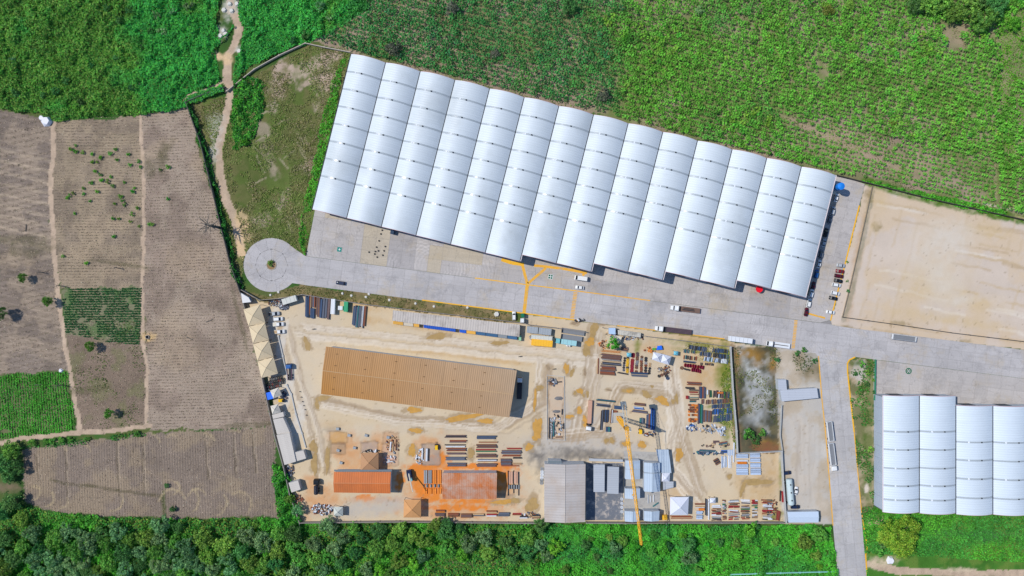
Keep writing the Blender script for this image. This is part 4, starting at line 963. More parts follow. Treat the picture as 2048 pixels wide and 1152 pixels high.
# orange and rusty halls
M_ORG = sheet('orange_roof', C(204, 112, 54), 0, 1.1, .05, .4, .65, .12, .06, dirt=C(176, 104, 60), dirtamt=.4, streak=.14)
gable('work_hall', 'hall with plain orange roof and grey gutter', 'hall', [(668, 944), (782, 944), (781, 987), (668, 985)], 6.2, 7.6, M_ORG, 6, ridgemat=plain('orange_ridge', C(206, 140, 96), .7))
MB().box(*W(726, 941, 5.3), 5.2, 28.4, .8, .25).out('eaves_canopy', plain('slate_gutter', C(110, 122, 130), .6)); o = bpy.data.objects['eaves_canopy']; tag(o, 'grey eaves canopy along the top of the orange roof', 'canopy')
M_RUST = sheet('rusty_roof', C(188, 168, 152), 0, 1.1, .06, .4, .75, .14, .05, dirt=C(190, 108, 54), dirtamt=.85, dirtscale=.13)
gable('work_hall', 'hall with streaked rusty orange and grey roof', 'hall', [(884, 946), (994, 946), (993, 998), (885, 998)], 6.0, 7.2, M_RUST, 8)
pyramid('hip_roof', 'brown pyramid roof above the orange hall', [(722, 906), (757, 905), (757, 941), (721, 942)], 5.0, 7.4, plain('brown_canvas', C(180, 136, 98), .75, var=.1))
pyramid('hip_roof', 'dusty orange pyramid roof at the south wall', [(808, 999), (842, 999), (842, 1035), (807, 1035)], 4.4, 6.6, plain('dusty_canvas', C(206, 150, 96), .75, var=.14, scale=.5))
pyramid('hip_roof', 'small grey white pyramid roof beside the scrap heap', [(667, 1013), (686, 1014), (686, 1032), (668, 1031)], 3.2, 4.8, plain('greywhite_canvas', C(196, 198, 188), .75))
# grey steel hall and its neighbours
M_HALL = sheet('greybeige_roof', C(186, 178, 172), 90, 1.3, .05, .4, .6, .07, .07, streak=.08, dirt=C(176, 158, 142), dirtamt=.35, dirtscale=.05)
gable('steel_hall', 'large grey beige gabled hall at the south wall', 'hall', [(1089, 928), (1171, 928), (1170, 1044), (1089, 1044)], 8.2, 9.6, M_HALL, 8, along=1)
flat('lean_to', 'low slate lean-to above the large grey hall', 'lean-to', [(1096, 921), (1123, 922), (1123, 928), (1096, 928)], 5, plain('slate_gutter', C(110, 122, 130), .6), 2)
M_G2 = sheet('grey_sheet_b', C(176, 180, 186), 90, 1.1, .04, .4, .55, .05, .06); M_BLG = sheet('bluegrey_sheet', C(178, 192, 206), 0, 1.1, .04, .4, .5, .05, .06)
flat('open_shed', 'long grey mono pitch shed beside the large hall', 'shed', [(1187, 929), (1209.5, 929), (1209, 984), (1187, 984)], 6.6, M_G2, 3, along=1, walls=False)
flat('open_shed', 'second grey mono pitch shed right of the large hall', 'shed', [(1215, 933), (1238, 934), (1237, 988), (1214, 987)], 6.2, M_G2, 3, along=1, walls=False)
flat('lean_to', 'narrow pale canopy strip above the grey sheds', 'canopy', [(1178, 917), (1246, 919), (1246, 924), (1178, 922)], 4, M_G2, 4, walls=False)
for cs, e, lb in [([(1251, 921), (1280, 921), (1280, 938), (1251, 938)], 4.6, 'upper left gabled block of the grey compound'), ([(1251, 938.5), (1280, 938.5), (1280, 958), (1250, 958)], 4.5, 'second pale gabled block of the grey compound'), ([(1250, 977), (1280, 977), (1280, 997), (1250, 997)], 4.5, 'third pale gabled block of the grey compound'), ([(1250, 1022), (1280, 1022), (1279, 1043), (1250, 1043)], 4.4, 'lowest left gabled block of the grey compound'),
                  ([(1288, 925), (1320, 926), (1320, 945), (1288, 945)], 4.8, 'upper right gabled block of the grey compound'), ([(1288, 946), (1321, 946), (1320, 983), (1288, 983)], 4.8, 'long pale block right of the crane jib'), ([(1288, 1022), (1319, 1022), (1318, 1042), (1288, 1042)], 4.4, 'lowest right gabled block of the grey compound')]:
    gable('workshop', lb, 'workshop', cs, e, e + .9, M_BLG, 3, along=1)
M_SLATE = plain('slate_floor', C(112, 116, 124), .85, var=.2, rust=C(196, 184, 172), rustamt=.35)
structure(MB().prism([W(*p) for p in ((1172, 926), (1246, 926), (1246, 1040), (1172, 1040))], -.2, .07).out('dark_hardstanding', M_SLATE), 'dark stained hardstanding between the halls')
structure(MB().prism([W(*p) for p in ((1248, 902), (1312, 904), (1320, 920), (1320, 1040), (1248, 1040))], -.2, .06).out('grey_hardstanding', plain('pale_concrete', C(176, 172, 166), .85, var=.12, rust=C(150, 146, 142), rustamt=.4)), 'grey concrete floor of the compound')
flat('lean_to', 'ribbed blue grey canopy right of the compound', 'canopy', [(1312, 899), (1337, 899), (1344, 908), (1343, 946)][:2] + [(1343, 946), (1322, 946)], 3.2, M_BLG, 4, along=1, walls=False)
flat('lean_to', 'small ribbed grey canopy below the white pyramid', 'canopy', [(1326, 963), (1347, 963), (1347, 975), (1326, 980)], 2.8, M_G2, 4, walls=False)
M_WSAIL = plain('white_canvas', C(216, 218, 228), .7, var=.05, objvar=.02)
pyramid('tent', 'small white pyramid tent beside the grey compound', [(1323.5, 946), (1340, 946), (1339, 963), (1323, 963)], 3.4, 5.0, M_WSAIL, cat='tent')
pyramid('tent', 'large white pyramid tent near the south wall', [(1340.5, 994), (1377.5, 994), (1376, 1030), (1340, 1030)], 4.6, 7.2, M_WSAIL, cat='tent')
pyramid('tent', 'left half of the white double tent in the pipe yard', [(1307, 704), (1325, 708), (1321, 725), (1304, 719)], 4, 6.2, M_WSAIL, cat='tent')
pyramid('tent', 'right half of the white double tent in the pipe yard', [(1325.5, 708), (1343, 713), (1338, 730), (1321.5, 725)], 4, 6.2, M_WSAIL, cat='tent')
pyramid('tent', 'tiny white tent at the head of the scrap rows', [(1420, 996), (1431, 996), (1431, 1006.5), (1419, 1006)], 2.8, 4, M_WSAIL, cat='tent')
for i, (x, y, lb) in enumerate([(1352, 706, 'small light blue parasol beside the white double tent'), (1258, 709, 'small turquoise parasol above the red flanges')]):
    pyramid('parasol', lb, [(x - 4.5, y - 4), (x + 4.5, y - 3), (x + 4, y + 4.5), (x - 4.5, y + 4)], 2.4, 3.2, plain('cyan_canvas', C(110, 186, 204), .6), cat='parasol')
flat('tarpaulin', 'crumpled blue tarpaulin above the white double tent', 'tarpaulin', [(1315, 692), (1323, 691), (1325, 699), (1313, 700)], 1.6, plain('bright_blue_tarp', C(24, 110, 240), .5, var=.2, scale=1), 1, walls=False)
flat('ground_sheet', 'green sheet lying left of the blue tarpaulin', 'sheet', [(1305, 696), (1312, 696), (1312, 700), (1304, 700)], .5, plain('green_sheet', C(80, 160, 50), .6), 1)
# lot offices
M_OFF = sheet('office_roof', C(186, 190, 198), 90, 1.2, .03, .3, .5, .04, .04)
flat('site_office', 'upright arm of the L shaped grey office', 'office', [(1556, 759), (1572, 759), (1574, 780), (1557, 780)], 3.6, M_OFF, 2)
flat('site_office', 'long grey office roof in the gravel lot', 'office', [(1560, 780.5), (1634, 776), (1637, 796), (1564, 803)], 3.8, M_OFF, 5)
gable('white_shed', 'white roofed shed at the foot of the gravel lot', 'shed', [(1575, 1024), (1637, 1023), (1637, 1045), (1577, 1045)], 3.6, 4.0, plain('pale_blue_roof', C(194, 208, 224), .5, var=.05), 4, along=0)
flat('transformer_room', 'small light blue roofed room by the yard gate', 'hut', [(1218, 656), (1231, 656), (1231, 669), (1218, 668)], 3.4, plain('lightblue_roof', C(176, 200, 228), .5), 1)
flat('long_roof', 'long pale dirty roof beside the small blue room', 'shed', [(1236, 660), (1282, 666), (1281, 675), (1236, 669)], 2.8, sheet('dirty_pale', C(196, 190, 178), -7, 1.1, .04, .4, .7, .15, .08, dirt=C(120, 112, 100), dirtamt=.35, dirtscale=.2), 5)
flat('hut', 'small white and pink hut beside the round tree', 'hut', [(1232, 671), (1244, 674), (1241, 683), (1228, 679)], 2.6, M_OFFW, 2)
# big blue tank and stair block by the end wall
tk = thing('water_tank', 'bright blue tank at the far corner of the long warehouse', 'tank', 1664, 378, -14)
MB().box(0, 0, .1, 2.6, 2.2, 7.6, 0).out('tower', plain('tank_tower', C(60, 110, 160), .6), tk)
MB().cyl(0, 0, 7.7, 10.2, 1.75, 16).cyl(0, 0, 10.2, 10.6, 1.75, 16, .4).out('drum', plain('blue_plastic', C(30, 128, 220), .4), tk)
MB().box(0, -2.0, .1, 2.4, 1.6, 3.2).out('pump_box', M_OFFW, tk)

# ------------------------------------------------------------------ boundary walls and fences
def wall(pts, h, th, mat, label, name='boundary_wall', cat='wall', cap=None):
    P_ = [Vector(W(*p)) for p in pts]; n = len(P_); L_, R_ = [], []
    for i in range(n):
        d0 = (P_[i] - P_[i - 1]).normalized() if i else (P_[1] - P_[0]).normalized()
        d1 = (P_[i + 1] - P_[i]).normalized() if i < n - 1 else d0
        d = (d0 + d1).normalized(); nn = Vector((-d.y, d.x)) * th / 2 / max(.4, d.dot(d0)); L_.append(P_[i] + nn); R_.append(P_[i] - nn)
    V = []; F = []
    for i in range(n):
        for q, z in ((L_[i], -.1), (R_[i], -.1), (R_[i], h), (L_[i], h)): V.append((q.x - P_[0].x, q.y - P_[0].y, z))
    for i in range(n - 1):
        for k in range(4): F.append((4 * i + k, 4 * i + 4 + k, 4 * i + 4 + (k + 1) % 4, 4 * i + (k + 1) % 4))
    F += [(0, 1, 2, 3), (4 * n - 1, 4 * n - 2, 4 * n - 3, 4 * n - 4)]
    t = obj(name, None, None, None, (P_[0].x, P_[0].y, 0)); tag(t, label, cat)
    obj('wall_run', mesh('wall_run', V, [f[::-1] for f in F]), mat, t)
    pm = MB().box(0, 0, 0, th * 1.7, th * 1.7, h + .12).mesh('post'); pm.materials.append(mat)
    for a, b in zip(P_[:-1], P_[1:]):
        L = (b - a).length; k = max(1, int(L / 9))
        for i in range(k):
            q = a.lerp(b, i / k) - P_[0]; d = b - a; obj('post', pm, None, t, (q.x, q.y, -.05), math.atan2(d.y, d.x))
    return t
M_CW = plain('block_wall', C(150, 142, 134), .9, var=.2, scale=.8); M_DW = plain('dark_block_wall', C(92, 88, 84), .9, var=.2); M_LW = plain('light_wall', C(186, 186, 184), .85, var=.12)
wall([(376, 207), (405, 288), (440, 430), (462, 520), (484, 585)], 3.0, .3, M_DW, 'long dark wall between dry field and dirt track')
wall([(376, 205), (410, 190), (452, 176)], 2.0, .3, M_DW, 'short wall at the end of the hedge near the track')
wall([(456, 183), (510, 140), (560, 112), (612, 88), (650, 96), (702, 106)], 1.6, .35, plain('pale_block_wall', C(186, 174, 160), .9, var=.2), 'pale wall from the track to the warehouse corner')
wall([(484, 585), (500, 640), (524, 740), (552, 868), (570, 932), (582, 985), (602, 1043)], 2.8, .3, M_CW, 'west wall of the works behind the canopies')
wall([(602, 1043), (800, 1041), (1088, 1044)], 2.6, .3, M_CW, 'south wall of the works left of the grey hall')
wall([(1172, 1043), (1250, 1044), (1330, 1043), (1400, 1043), (1564, 1043)], 2.6, .3, M_CW, 'south wall of the works right of the grey hall')
wall([(602, 1044), (600, 1060), (606, 1090)], 2.4, .3, M_DW, 'wall stub running into the woodland')
wall([(486, 580), (522, 600), (560, 597), (606, 589), (735, 609), (1040, 645), (1052, 647)], 2.4, .25, M_CW, 'north wall of the works along the grass verge')
wall([(1056, 649), (1110, 655), (1172, 664)], 2.4, .25, M_CW, 'short wall behind the lorry trailers at the gate')
wall([(1205, 655), (1290, 672), (1400, 685), (1458, 693)], 1.8, .2, M_CW, 'low wall above the pipe yard')
wall([(1459, 693), (1464, 780), (1471, 860), (1473, 905)], 2.6, .3, M_LW, 'light wall between pipe yard and waste lot')
wall([(1474, 905), (1520, 903), (1561, 901), (1564, 960), (1570, 1044)], 2.4, .3, M_LW, 'light wall round the lower right corner of the yard')
wall([(574, 770), (583, 788), (592, 828), (604, 866), (612, 895)], .5, .5, M_LW, 'low kerb wall beside the west sheds', name='kerb_wall')
wall([(557, 672), (566, 712), (576, 760)], .5, .5, M_LW, 'low kerb wall beside the shade canopies', name='kerb_wall')
M_FEN = plain('dark_fence', C(70, 66, 60), .8, var=.2)
wall([(1673, 352), (1730, 366), (1860, 399), (2048, 441), (2218, 481)], 2.2, .25, M_FEN, 'dark fence between plantation and sand yard', name='boundary_fence', cat='fence')
wall([(1744, 372), (1736, 410), (1716, 500), (1700, 570), (1684, 634)], .8, .10, plain('pale_fence', C(140, 128, 110), .8), 'thin fence on the left side of the sand yard', name='boundary_fence', cat='fence')
wall([(1684, 634), (1786, 648), (1900, 665), (2048, 683), (2218, 704)], 1.6, .18, M_FEN, 'thin dark fence between sand yard and road', name='boundary_fence', cat='fence')
wall([(1749, 719), (1748, 790), (1747, 800)], 1.6, .15, plain('green_fence', C(60, 140, 110), .7), 'short green fence beside the small warehouse apron', name='boundary_fence', cat='fence')
wall([(1562, 810), (1559, 870), (1564, 905)], 1.6, .15, M_LW, 'thin fence at the left of the gravel lot', name='boundary_fence', cat='fence')
wall([(1094, 750), (1128, 753), (1130, 880), (1094, 879), (1094, 753)], .35, .22, M_LW, 'low rim of the foundation pit', name='pit_rim', cat='kerb')
wall([(1460, 1148), (1560, 1145), (1676, 1142)], .8, .5, plain('teal_pipe', C(130, 190, 180), .6), 'pale teal pipe line at the bottom edge', name='pipe_line', cat='pipe')

# ------------------------------------------------------------------ vehicles
M_GLASS = plain('car_glass', C(22, 30, 40), .12, var=.05, spec=.6); M_TYRE = plain('tyre', C(24, 24, 24), .9); M_RIM = plain('rim', C(130, 132, 134), .4, metal=.6)
PAINT = {k: plain('paint_' + k, v, .3, var=.03, spec=.5) for k, v in dict(white=C(232, 232, 230), black=C(24, 26, 30), red=C(128, 22, 34), maroon=C(88, 18, 34), navy=C(30, 44, 74), grey=C(112, 116, 122), silver=C(178, 182, 186), blue=C(40, 96, 160), teal=C(120, 186, 190), yellow=C(240, 190, 30), orange=C(232, 130, 30), tan=C(190, 160, 120), cream=C(222, 214, 196), green=C(30, 120, 84), bright_red=C(236, 24, 44)).items()}
def loft(st):
    """st: (x, half width, z0, z1) stations; rounded box sections"""
    V, F = [], []
    for x, w, z0, z1 in st:
        r = min(.12, w * .3, (z1 - z0) * .35)
        V += [(x, -w + r, z0), (x, w - r, z0), (x, w, z0 + r), (x, w, z1 - r), (x, w - r, z1), (x, -w + r, z1), (x, -w, z1 - r), (x, -w, z0 + r)]
    for i in range(len(st) - 1):
        for k in range(8): F.append((8 * i + k, 8 * i + 8 + k, 8 * i + 8 + (k + 1) % 8, 8 * i + (k + 1) % 8))
    F += [tuple(range(8)), tuple(range(8 * len(st) - 8, 8 * len(st)))[::-1]]
    return mesh('body', V, [f[::-1] for f in F])
def wheel_mesh(r, w, name='wheel'):
    m = MB(); n = 12; V = []
    for y in (-w / 2, w / 2): V += [(r * math.cos(2 * math.pi * i / n), y, r + r * math.sin(2 * math.pi * i / n)) for i in range(n)]
    m.add(V, [tuple(range(n)), tuple(range(n, 2 * n))[::-1]] + [(i, n + i, n + (i + 1) % n, (i + 1) % n) for i in range(n)]); return m.mesh(name)
WH_CAR = wheel_mesh(.33, .24); WH_TRK = wheel_mesh(.5, .34); WH_BIKE = wheel_mesh(.28, .12)
for w_ in (WH_CAR, WH_TRK, WH_BIKE): w_.materials.append(M_TYRE)
RIMM = wheel_mesh(.2, .26, 'rim'); RIMM.materials.append(M_RIM)
def quadm(name, pts, th=.03):
    V, F = roofplane(*pts, th) if True else None; return MB().add(V, F).mesh(name)
CARM = {}
def carmeshes(kind):
    if kind in CARM: return CARM[kind]
    if kind == 'pickup':
        body = loft([(-2.6, .80, .45, .95), (-2.5, .9, .38, 1.0), (-.75, .92, .35, 1.02), (1.2, .92, .35, 1.02), (2.3, .88, .38, .98), (2.6, .74, .45, .82)])
        c0, c1, r0, r1, z = -.75, 1.45, -.55, .6, 1.72
    elif kind == 'van':
        body = loft([(-2.6, .9, .4, 1.2), (-2.5, .98, .36, 1.3), (1.6, .98, .36, 1.3), (2.3, .92, .38, 1.2), (2.6, .76, .45, 1.0)])
        c0, c1, r0, r1, z = -2.5, 2.2, -2.35, 1.45, 2.2
    elif kind == 'suv':
        body = loft([(-2.2, .78, .45, .95), (-2.1, .9, .38, 1.05), (-.5, .92, .35, 1.08), (1.0, .92, .35, 1.05), (1.95, .88, .38, .98), (2.25, .74, .45, .85)])
        c0, c1, r0, r1, z = -2.05, 1.25, -1.75, .45, 1.72
    else:
        body = loft([(-2.15, .72, .42, .82), (-2.05, .86, .35, .9), (-.6, .89, .3, .95), (.9, .89, .3, .92), (1.8, .85, .34, .84), (2.15, .68, .42, .72)])
        c0, c1, r0, r1, z = -1.55, 1.05, -.95, .25, 1.42
    zb = {'pickup': 1.0, 'van': 1.28, 'suv': 1.04, 'car': .9}[kind]; wb, wt = (.82, .68) if kind != 'van' else (.93, .82)
    V = [(c0, -wb, zb), (c1, -wb, zb), (c1, wb, zb), (c0, wb, zb), (r0, -wt, z), (r1, -wt, z), (r1, wt, z), (r0, wt, z)]
    core = MB().add(V, [(4, 5, 6, 7), (0, 1, 5, 4), (1, 2, 6, 5), (2, 3, 7, 6), (3, 0, 4, 7)]).mesh('cabin')
    V = Vector
    ws = quadm('windscreen', (V((c1 + .02, -wb + .08, zb + .05)), V((c1 + .02, wb - .08, zb + .05)), V((r1 + .03, wt - .04, z - .03)), V((r1 + .03, -wt + .04, z - .03))))
    rw = quadm('rear_window', (V((c0 - .02, -wb + .1, zb + .08)), V((c0 - .02, wb - .1, zb + .08)), V((r0 - .03, wt - .06, z - .05)), V((r0 - .03, -wt + .06, z - .05))))
    sw = [MB().add(*roofplane(V((c0 + .3, s * (wb + .015), zb + .06)), V((c1 - .25, s * (wb + .015), zb + .06)), V((r1 - .08, s * (wt + .025), z - .08)), V((r0 + .1, s * (wt + .025), z - .08)), .02)).mesh('side_window') for s in (-1, 1)]
    for g in (ws, rw, *sw): g.materials.append(M_GLASS)
    extra = None
    if kind == 'pickup':
        extra = MB().box(-1.7, 0, 1.0, 1.55, 1.5, .035).mesh('load_bed'); extra.materials.append(plain('bed_dark', C(60, 60, 60), .8))
    for p in body.polygons: p.use_smooth = True
    CARM[kind] = (body, core, ws, rw, sw, extra); return CARM[kind]
def setmat(o, mat):
    if len(o.data.materials) == 0: o.data.materials.append(None)
    o.material_slots[0].link = 'OBJECT'; o.material_slots[0].material = mat
def car(px, py, ang, kind, color, label, group=None, z=.1, zref=1.0, load=None, scale=1.0):
    body, core, ws, rw, sw, extra = carmeshes(kind)
    t = thing({'car': 'parked_car', 'suv': 'parked_car', 'pickup': 'pickup_truck', 'van': 'van'}[kind], label, {'car': 'car', 'suv': 'car', 'pickup': 'pickup', 'van': 'van'}[kind], px, py, ang, group, z, zref)
    t.scale = (scale,) * 3
    setmat(obj('body', body, None, t), PAINT[color]); setmat(obj('cabin', core, None, t), PAINT[color])
    obj('windscreen', ws, None, t); obj('rear_window', rw, None, t)
    for s in sw: obj('side_window', s, None, t)
    if extra: 
        e = obj('load_bed', extra, None, t)
        if load: setmat(e, PAINT[load])
    for x in (-1.35, 1.35):
        for y in (-.8, .8):
            w = obj('wheel', WH_CAR, None, t, (x, y, 0)); obj('rim', RIMM, None, w, (0, 0, .13))
    return t
A_ = -14.0
shade = [(1671, 395.5), (1664, 422), (1658, 439), (1650, 465.5), (1646, 485.5), (1640.5, 508), (1636.5, 528), (1631, 548), (1625, 572), (1621, 587)]
nth = ['first', 'second', 'third', 'fourth', 'fifth', 'sixth', 'seventh', 'eighth', 'ninth', 'tenth']
for i, (x, y) in enumerate(shade):
    car(x + 1, y, 75, ['car', 'suv'][i % 2], ['white', 'silver', 'grey', 'black', 'silver', 'grey', 'white', 'blue', 'maroon', 'white'][i], nth[i] + ' car from the top in the shaded parking strip beside the end wall', 'cars parked in the shade of the long warehouse', zref=.5)
for x, y, a, k, c, lb in [(1618, 606, 76, 'suv', 'white', 'white car in the sun at the corner of the long warehouse'), (1613, 624, 80, 'car', 'maroon', 'dark red car below the warehouse corner'),
    (1682, 531, -8, 'car', 'silver', 'topmost car in the row facing the yellow kerb, pale with red tail'), (1680.5, 542.5, -8, 'car', 'red', 'upper of two dark red cars in the row at the yellow kerb'), (1678, 552, -9, 'suv', 'maroon', 'lower of two dark red cars in the row at the yellow kerb'), (1677, 561.5, -12, 'car', 'black', 'black and grey car between the red cars and the white car'), (1673, 570, -8, 'suv', 'white', 'white car below the black and grey car'), (1671, 586.5, -12, 'suv', 'white', 'white car just above the black car at the kerb'), (1667, 596.5, -12, 'car', 'black', 'long black car at the yellow kerb'), (1661.5, 624.5, -8, 'car', 'white', 'lowest white car at the yellow kerb'),
    (681, 566, 172, 'suv', 'navy', 'white and navy car driving on the main road near the turning circle'), (1028, 632, 90, 'suv', 'white', 'white car parked across the verge by the gate'), (1159.5, 575, 173, 'car', 'white', 'white car beside the striped speed hump'),
    (1573, 946, 5, 'suv', 'navy', 'small dark car above the tanker trailer'), (1592, 982, 80, 'car', 'white', 'white car parked beside the tanker trailer'), (1590.5, 1014, 0, 'suv', 'navy', 'blue grey car between tanker and white shed')]:
    car(x, y, a, k, c, lb)
for x, y, a, k, c, lb, ld in [(548, 627.5, 5, 'pickup', 'silver', 'silver pickup at the top of the row beside the canopies', None), (556, 638, 3, 'suv', 'white', 'white car second in the row beside the canopies', None), (556.5, 648.5, 3, 'pickup', 'white', 'white pickup third in the row beside the canopies', 'cream'), (558.5, 663.5, 4, 'pickup', 'white', 'white pickup with brown load lowest beside the canopies', 'tan')]:
    car(x, y, a, k, c, lb, z=.02, load=ld, scale=1.1)
v = car(1162, 556.5, 172, 'van', 'white', 'long white van on the apron below the warehouse', scale=1.25)

BOXM = {}
def ubox(mat):
    if mat.name not in BOXM:
        me = MB().box(0, 0, 0, 1, 1, 1).mesh('block'); me.materials.append(mat); BOXM[mat.name] = me
    return BOXM[mat.name]
def pbox(name, mat, parent, x, y, z, sx, sy, sz, rot=0):
    o = obj(name, ubox(mat), None, parent, (x, y, z), rot); o.scale = (sx, sy, sz); return o
M_DECK = plain('deck_steel', C(120, 96, 84), .8, var=.25); M_DKST = plain('dark_steel', C(58, 56, 60), .7, var=.2); M_TRW = plain('trailer_white', C(224, 226, 228), .5, var=.06); M_GRY = plain('trailer_grey', C(128, 130, 134), .7, var=.12)
def lorry(px, py, ang, label, cab, body, L, mat, name='lorry', cat='lorry', z=.1, cabL=2.6, w=2.5, gap=.5, bonnet=0.0, group=None, nocab=False):
    """heading along local +x; origin at the middle"""
    tot = L + (0 if nocab else cabL + gap + bonnet); t = thing(name, label, cat, px, py, ang, group, z, 1.5)
    x1 = tot / 2; xb = x1 - (0 if nocab else cabL + gap + bonnet); xc = xb - L / 2
    if not nocab:
        cm = loft([(xb + gap, w * .46, .7, 2.7), (xb + gap + .15, w * .49, .5, 3.0), (xb + gap + cabL - .5, w * .49, .5, 2.95), (xb + gap + cabL, w * .46, .5, 2.0)] + ([(x1 - .1, w * .40, .5, 1.8), (x1, w * .34, .6, 1.5)] if bonnet else []))
        cb = obj('cab', cm, PAINT[cab], t)
        q = xb + gap + cabL; MB().add(*roofplane(Vector((q + .03, -w * .42, 1.95)), Vector((q + .03, w * .42, 1.95)), Vector((q - .42, w * .42, 2.9)), Vector((q - .42, -w * .42, 2.9)), .05)).out('windscreen', M_GLASS, cb)
        MB().box(xb + gap + .5, 0, 2.98, .9, w * .7, .25, 0, .8).out('roof_fairing', PAINT[cab], cb)
    MB().box(xc + (0 if nocab else .8), 0, .75, L + (0 if nocab else 1.6), 1.0, .25).out('chassis', M_DKST, t)
    if body == 'flat':
        MB().box(xc, 0, 1.02, L, w, .2).out('deck', mat, t); MB().box(xb - .1, 0, 1.22, .12, w, 1.0).out('headboard', M_DKST, t)
    elif body == 'box':
        MB().box(xc, 0, 1.02, L, w, 2.75).out('cargo_box', mat, t)
        for k in range(int(L // 2)): MB().box(xb - 1 - 2 * k, 0, 3.77, .08, w * .98, .03).out('roof_rib', M_GRY, t)
    elif body == 'open':
        b = MB().box(xc, 0, 1.02, L, w, .15).out('floor', mat, t)
        for s in (-1, 1): MB().box(xc, s * (w / 2 - .06), 1.17, L, .12, 1.5).out('side_board', M_TRW, t)
        for s in (-1, 1): MB().box(xc + s * (L / 2 - .06), 0, 1.17, .12, w - .26, 1.5).out('end_board', M_TRW, t)
        MB().box(xc, 0, 1.17, L - .3, w - .3, .95, 0, .94).out('load', mat, t)
    elif body == 'tank':
        n = 14; V = []; R_ = w * .46
        for x in (xc - L / 2, xc - L / 2 + .4, xc + L / 2 - .4, xc + L / 2):
            rr = R_ * (.75 if abs(x - xc) > L / 2 - .2 else 1); V += [(x, rr * math.cos(2 * math.pi * i / n), 2.2 + rr * math.sin(2 * math.pi * i / n)) for i in range(n)]
        F = [(n * j + i, n * j + n + i, n * j + n + (i + 1) % n, n * j + (i + 1) % n) for j in range(3) for i in range(n)] + [tuple(range(n)), tuple(range(3 * n, 4 * n))[::-1]]
        MB().add(V, [f[::-1] for f in F]).out('tank', mat, t)
        for k in range(3): MB().cyl(xc - L * .3 + k * L * .3, 0, 2.2 + R_ - .05, 2.2 + R_ + .2, .35, 10).out('hatch', M_DKST, t)
    xsw = [xb - L + 1.2, xb - L + 2.5] + ([] if nocab else [x1 - 1.0]) + ([xb - .8] if L > 7 or nocab else [])
    for x in xsw:
        for s in (-1, 1): obj('wheel', WH_TRK, None, t, (x, s * (w / 2 - .25), 0))
    return t
lorry(1371, 618.5, 173, 'white cabbed lorry with brown flat deck alone in the middle of the road', 'white', 'flat', 10.5, M_DECK, bonnet=1.2)
tq = bpy.data.objects['lorry']; MB().box(-1.5, .3, 1.25, 6, .5, .35).out('load', M_DKST, tq); MB().box(-1.5, -.4, 1.25, 5, .4, .3).out('load', M_DKST, tq)
lq = lorry(1347, 660.5, 173, 'white cabbed lorry with long dark slatted trailer at the yellow edge line', 'white', 'flat', 14.2, M_DKST, bonnet=1.2)
for k in range(4): MB().box(-2.8, -.9 + .6 * k, 1.23, 12.5, .22, .2).out('load', plain('purple_steel', C(112, 84, 96), .7, var=.2), lq)
lorry(1479, 679, 173, 'long white box trailer parked at the road edge', 'white', 'box', 11.4, M_TRW, nocab=True, name='box_trailer', cat='trailer')
lorry(1557, 689.5, 172, 'white lorry with white flat body near the orange hump', 'white', 'flat', 8.6, M_TRW)
MB().box(-1.2, 0, 1.3, 7.4, .3, .15).out('deck_gap', M_DKST, bpy.data.objects['lorry.002'])
lorry(1807, 675.5, 173, 'grey open trailer on the road beside the sand yard', 'white', 'open', 11.6, M_GRY, nocab=True, name='open_trailer', cat='trailer')
lorry(1659.5, 862, -83, 'upper open tipping trailer on the south road', 'white', 'open', 9.6, M_GRY, nocab=True, name='open_trailer', cat='trailer')
lorry(1664, 914, -83, 'white cabbed lorry with open tipping body on the south road', 'white', 'open', 10.8, M_GRY)
lorry(578.5, 744, 92, 'lorry chassis with blue cab and bare frame beside the canopies', 'blue', 'none', 5.5, M_DKST, z=.02, cabL=2.4)
for s in (-1, 1): MB().box(-1.2, s * 1.0, .9, 6, .25, .3).out('frame_rail', plain('purple_steel', C(112, 84, 96), .7, var=.2), bpy.data.objects['lorry.004'])
lorry(633, 973, 90, 'dark tanker lorry parked in the rut left of the orange roof', 'black', 'tank', 4.4, plain('black_tank', C(38, 40, 52), .5), z=.02)
lorry(1579, 983, -85, 'pale teal tanker trailer with cluttered top beside the gravel lot fence', 'teal', 'tank', 13, plain('teal_tank', C(190, 204, 204), .5, var=.15), z=.02, nocab=True, name='tank_trailer', cat='trailer', w=3.4)
lorry(1146, 663.5, 172, 'upper grey flat trailer behind the gate', 'white', 'flat', 11.5, M_GRY, z=.02, nocab=True, name='flat_trailer', cat='trailer')
lorry(1143, 675.5, 172, 'lower grey flat trailer behind the gate', 'white', 'flat', 10.6, M_GRY, z=.02, nocab=True, name='flat_trailer', cat='trailer')
lorry(1131, 683.5, 172, 'pale teal lorry below the grey trailers', 'teal', 'box', 7.6, plain('teal_box', C(158, 204, 206), .6, var=.1), z=.02)
lorry(1039, 776, 88, 'white cabbed lorry standing in the shadow of the tan shed', 'white', 'flat', 8, M_DKST, z=.02)
lorry(1177.5, 853, -98, 'white mixer lorry cab below the orange board', 'white', 'none', 1.5, M_DKST, z=.02, cabL=2.2)
lorry(581, 600, 17, 'long dirty white box trailer beside the scrap heap', 'white', 'box', 7.2, plain('dirty_white', C(206, 206, 196), .7, var=.12), z=.02, nocab=True, name='box_trailer', cat='trailer', w=2.9)
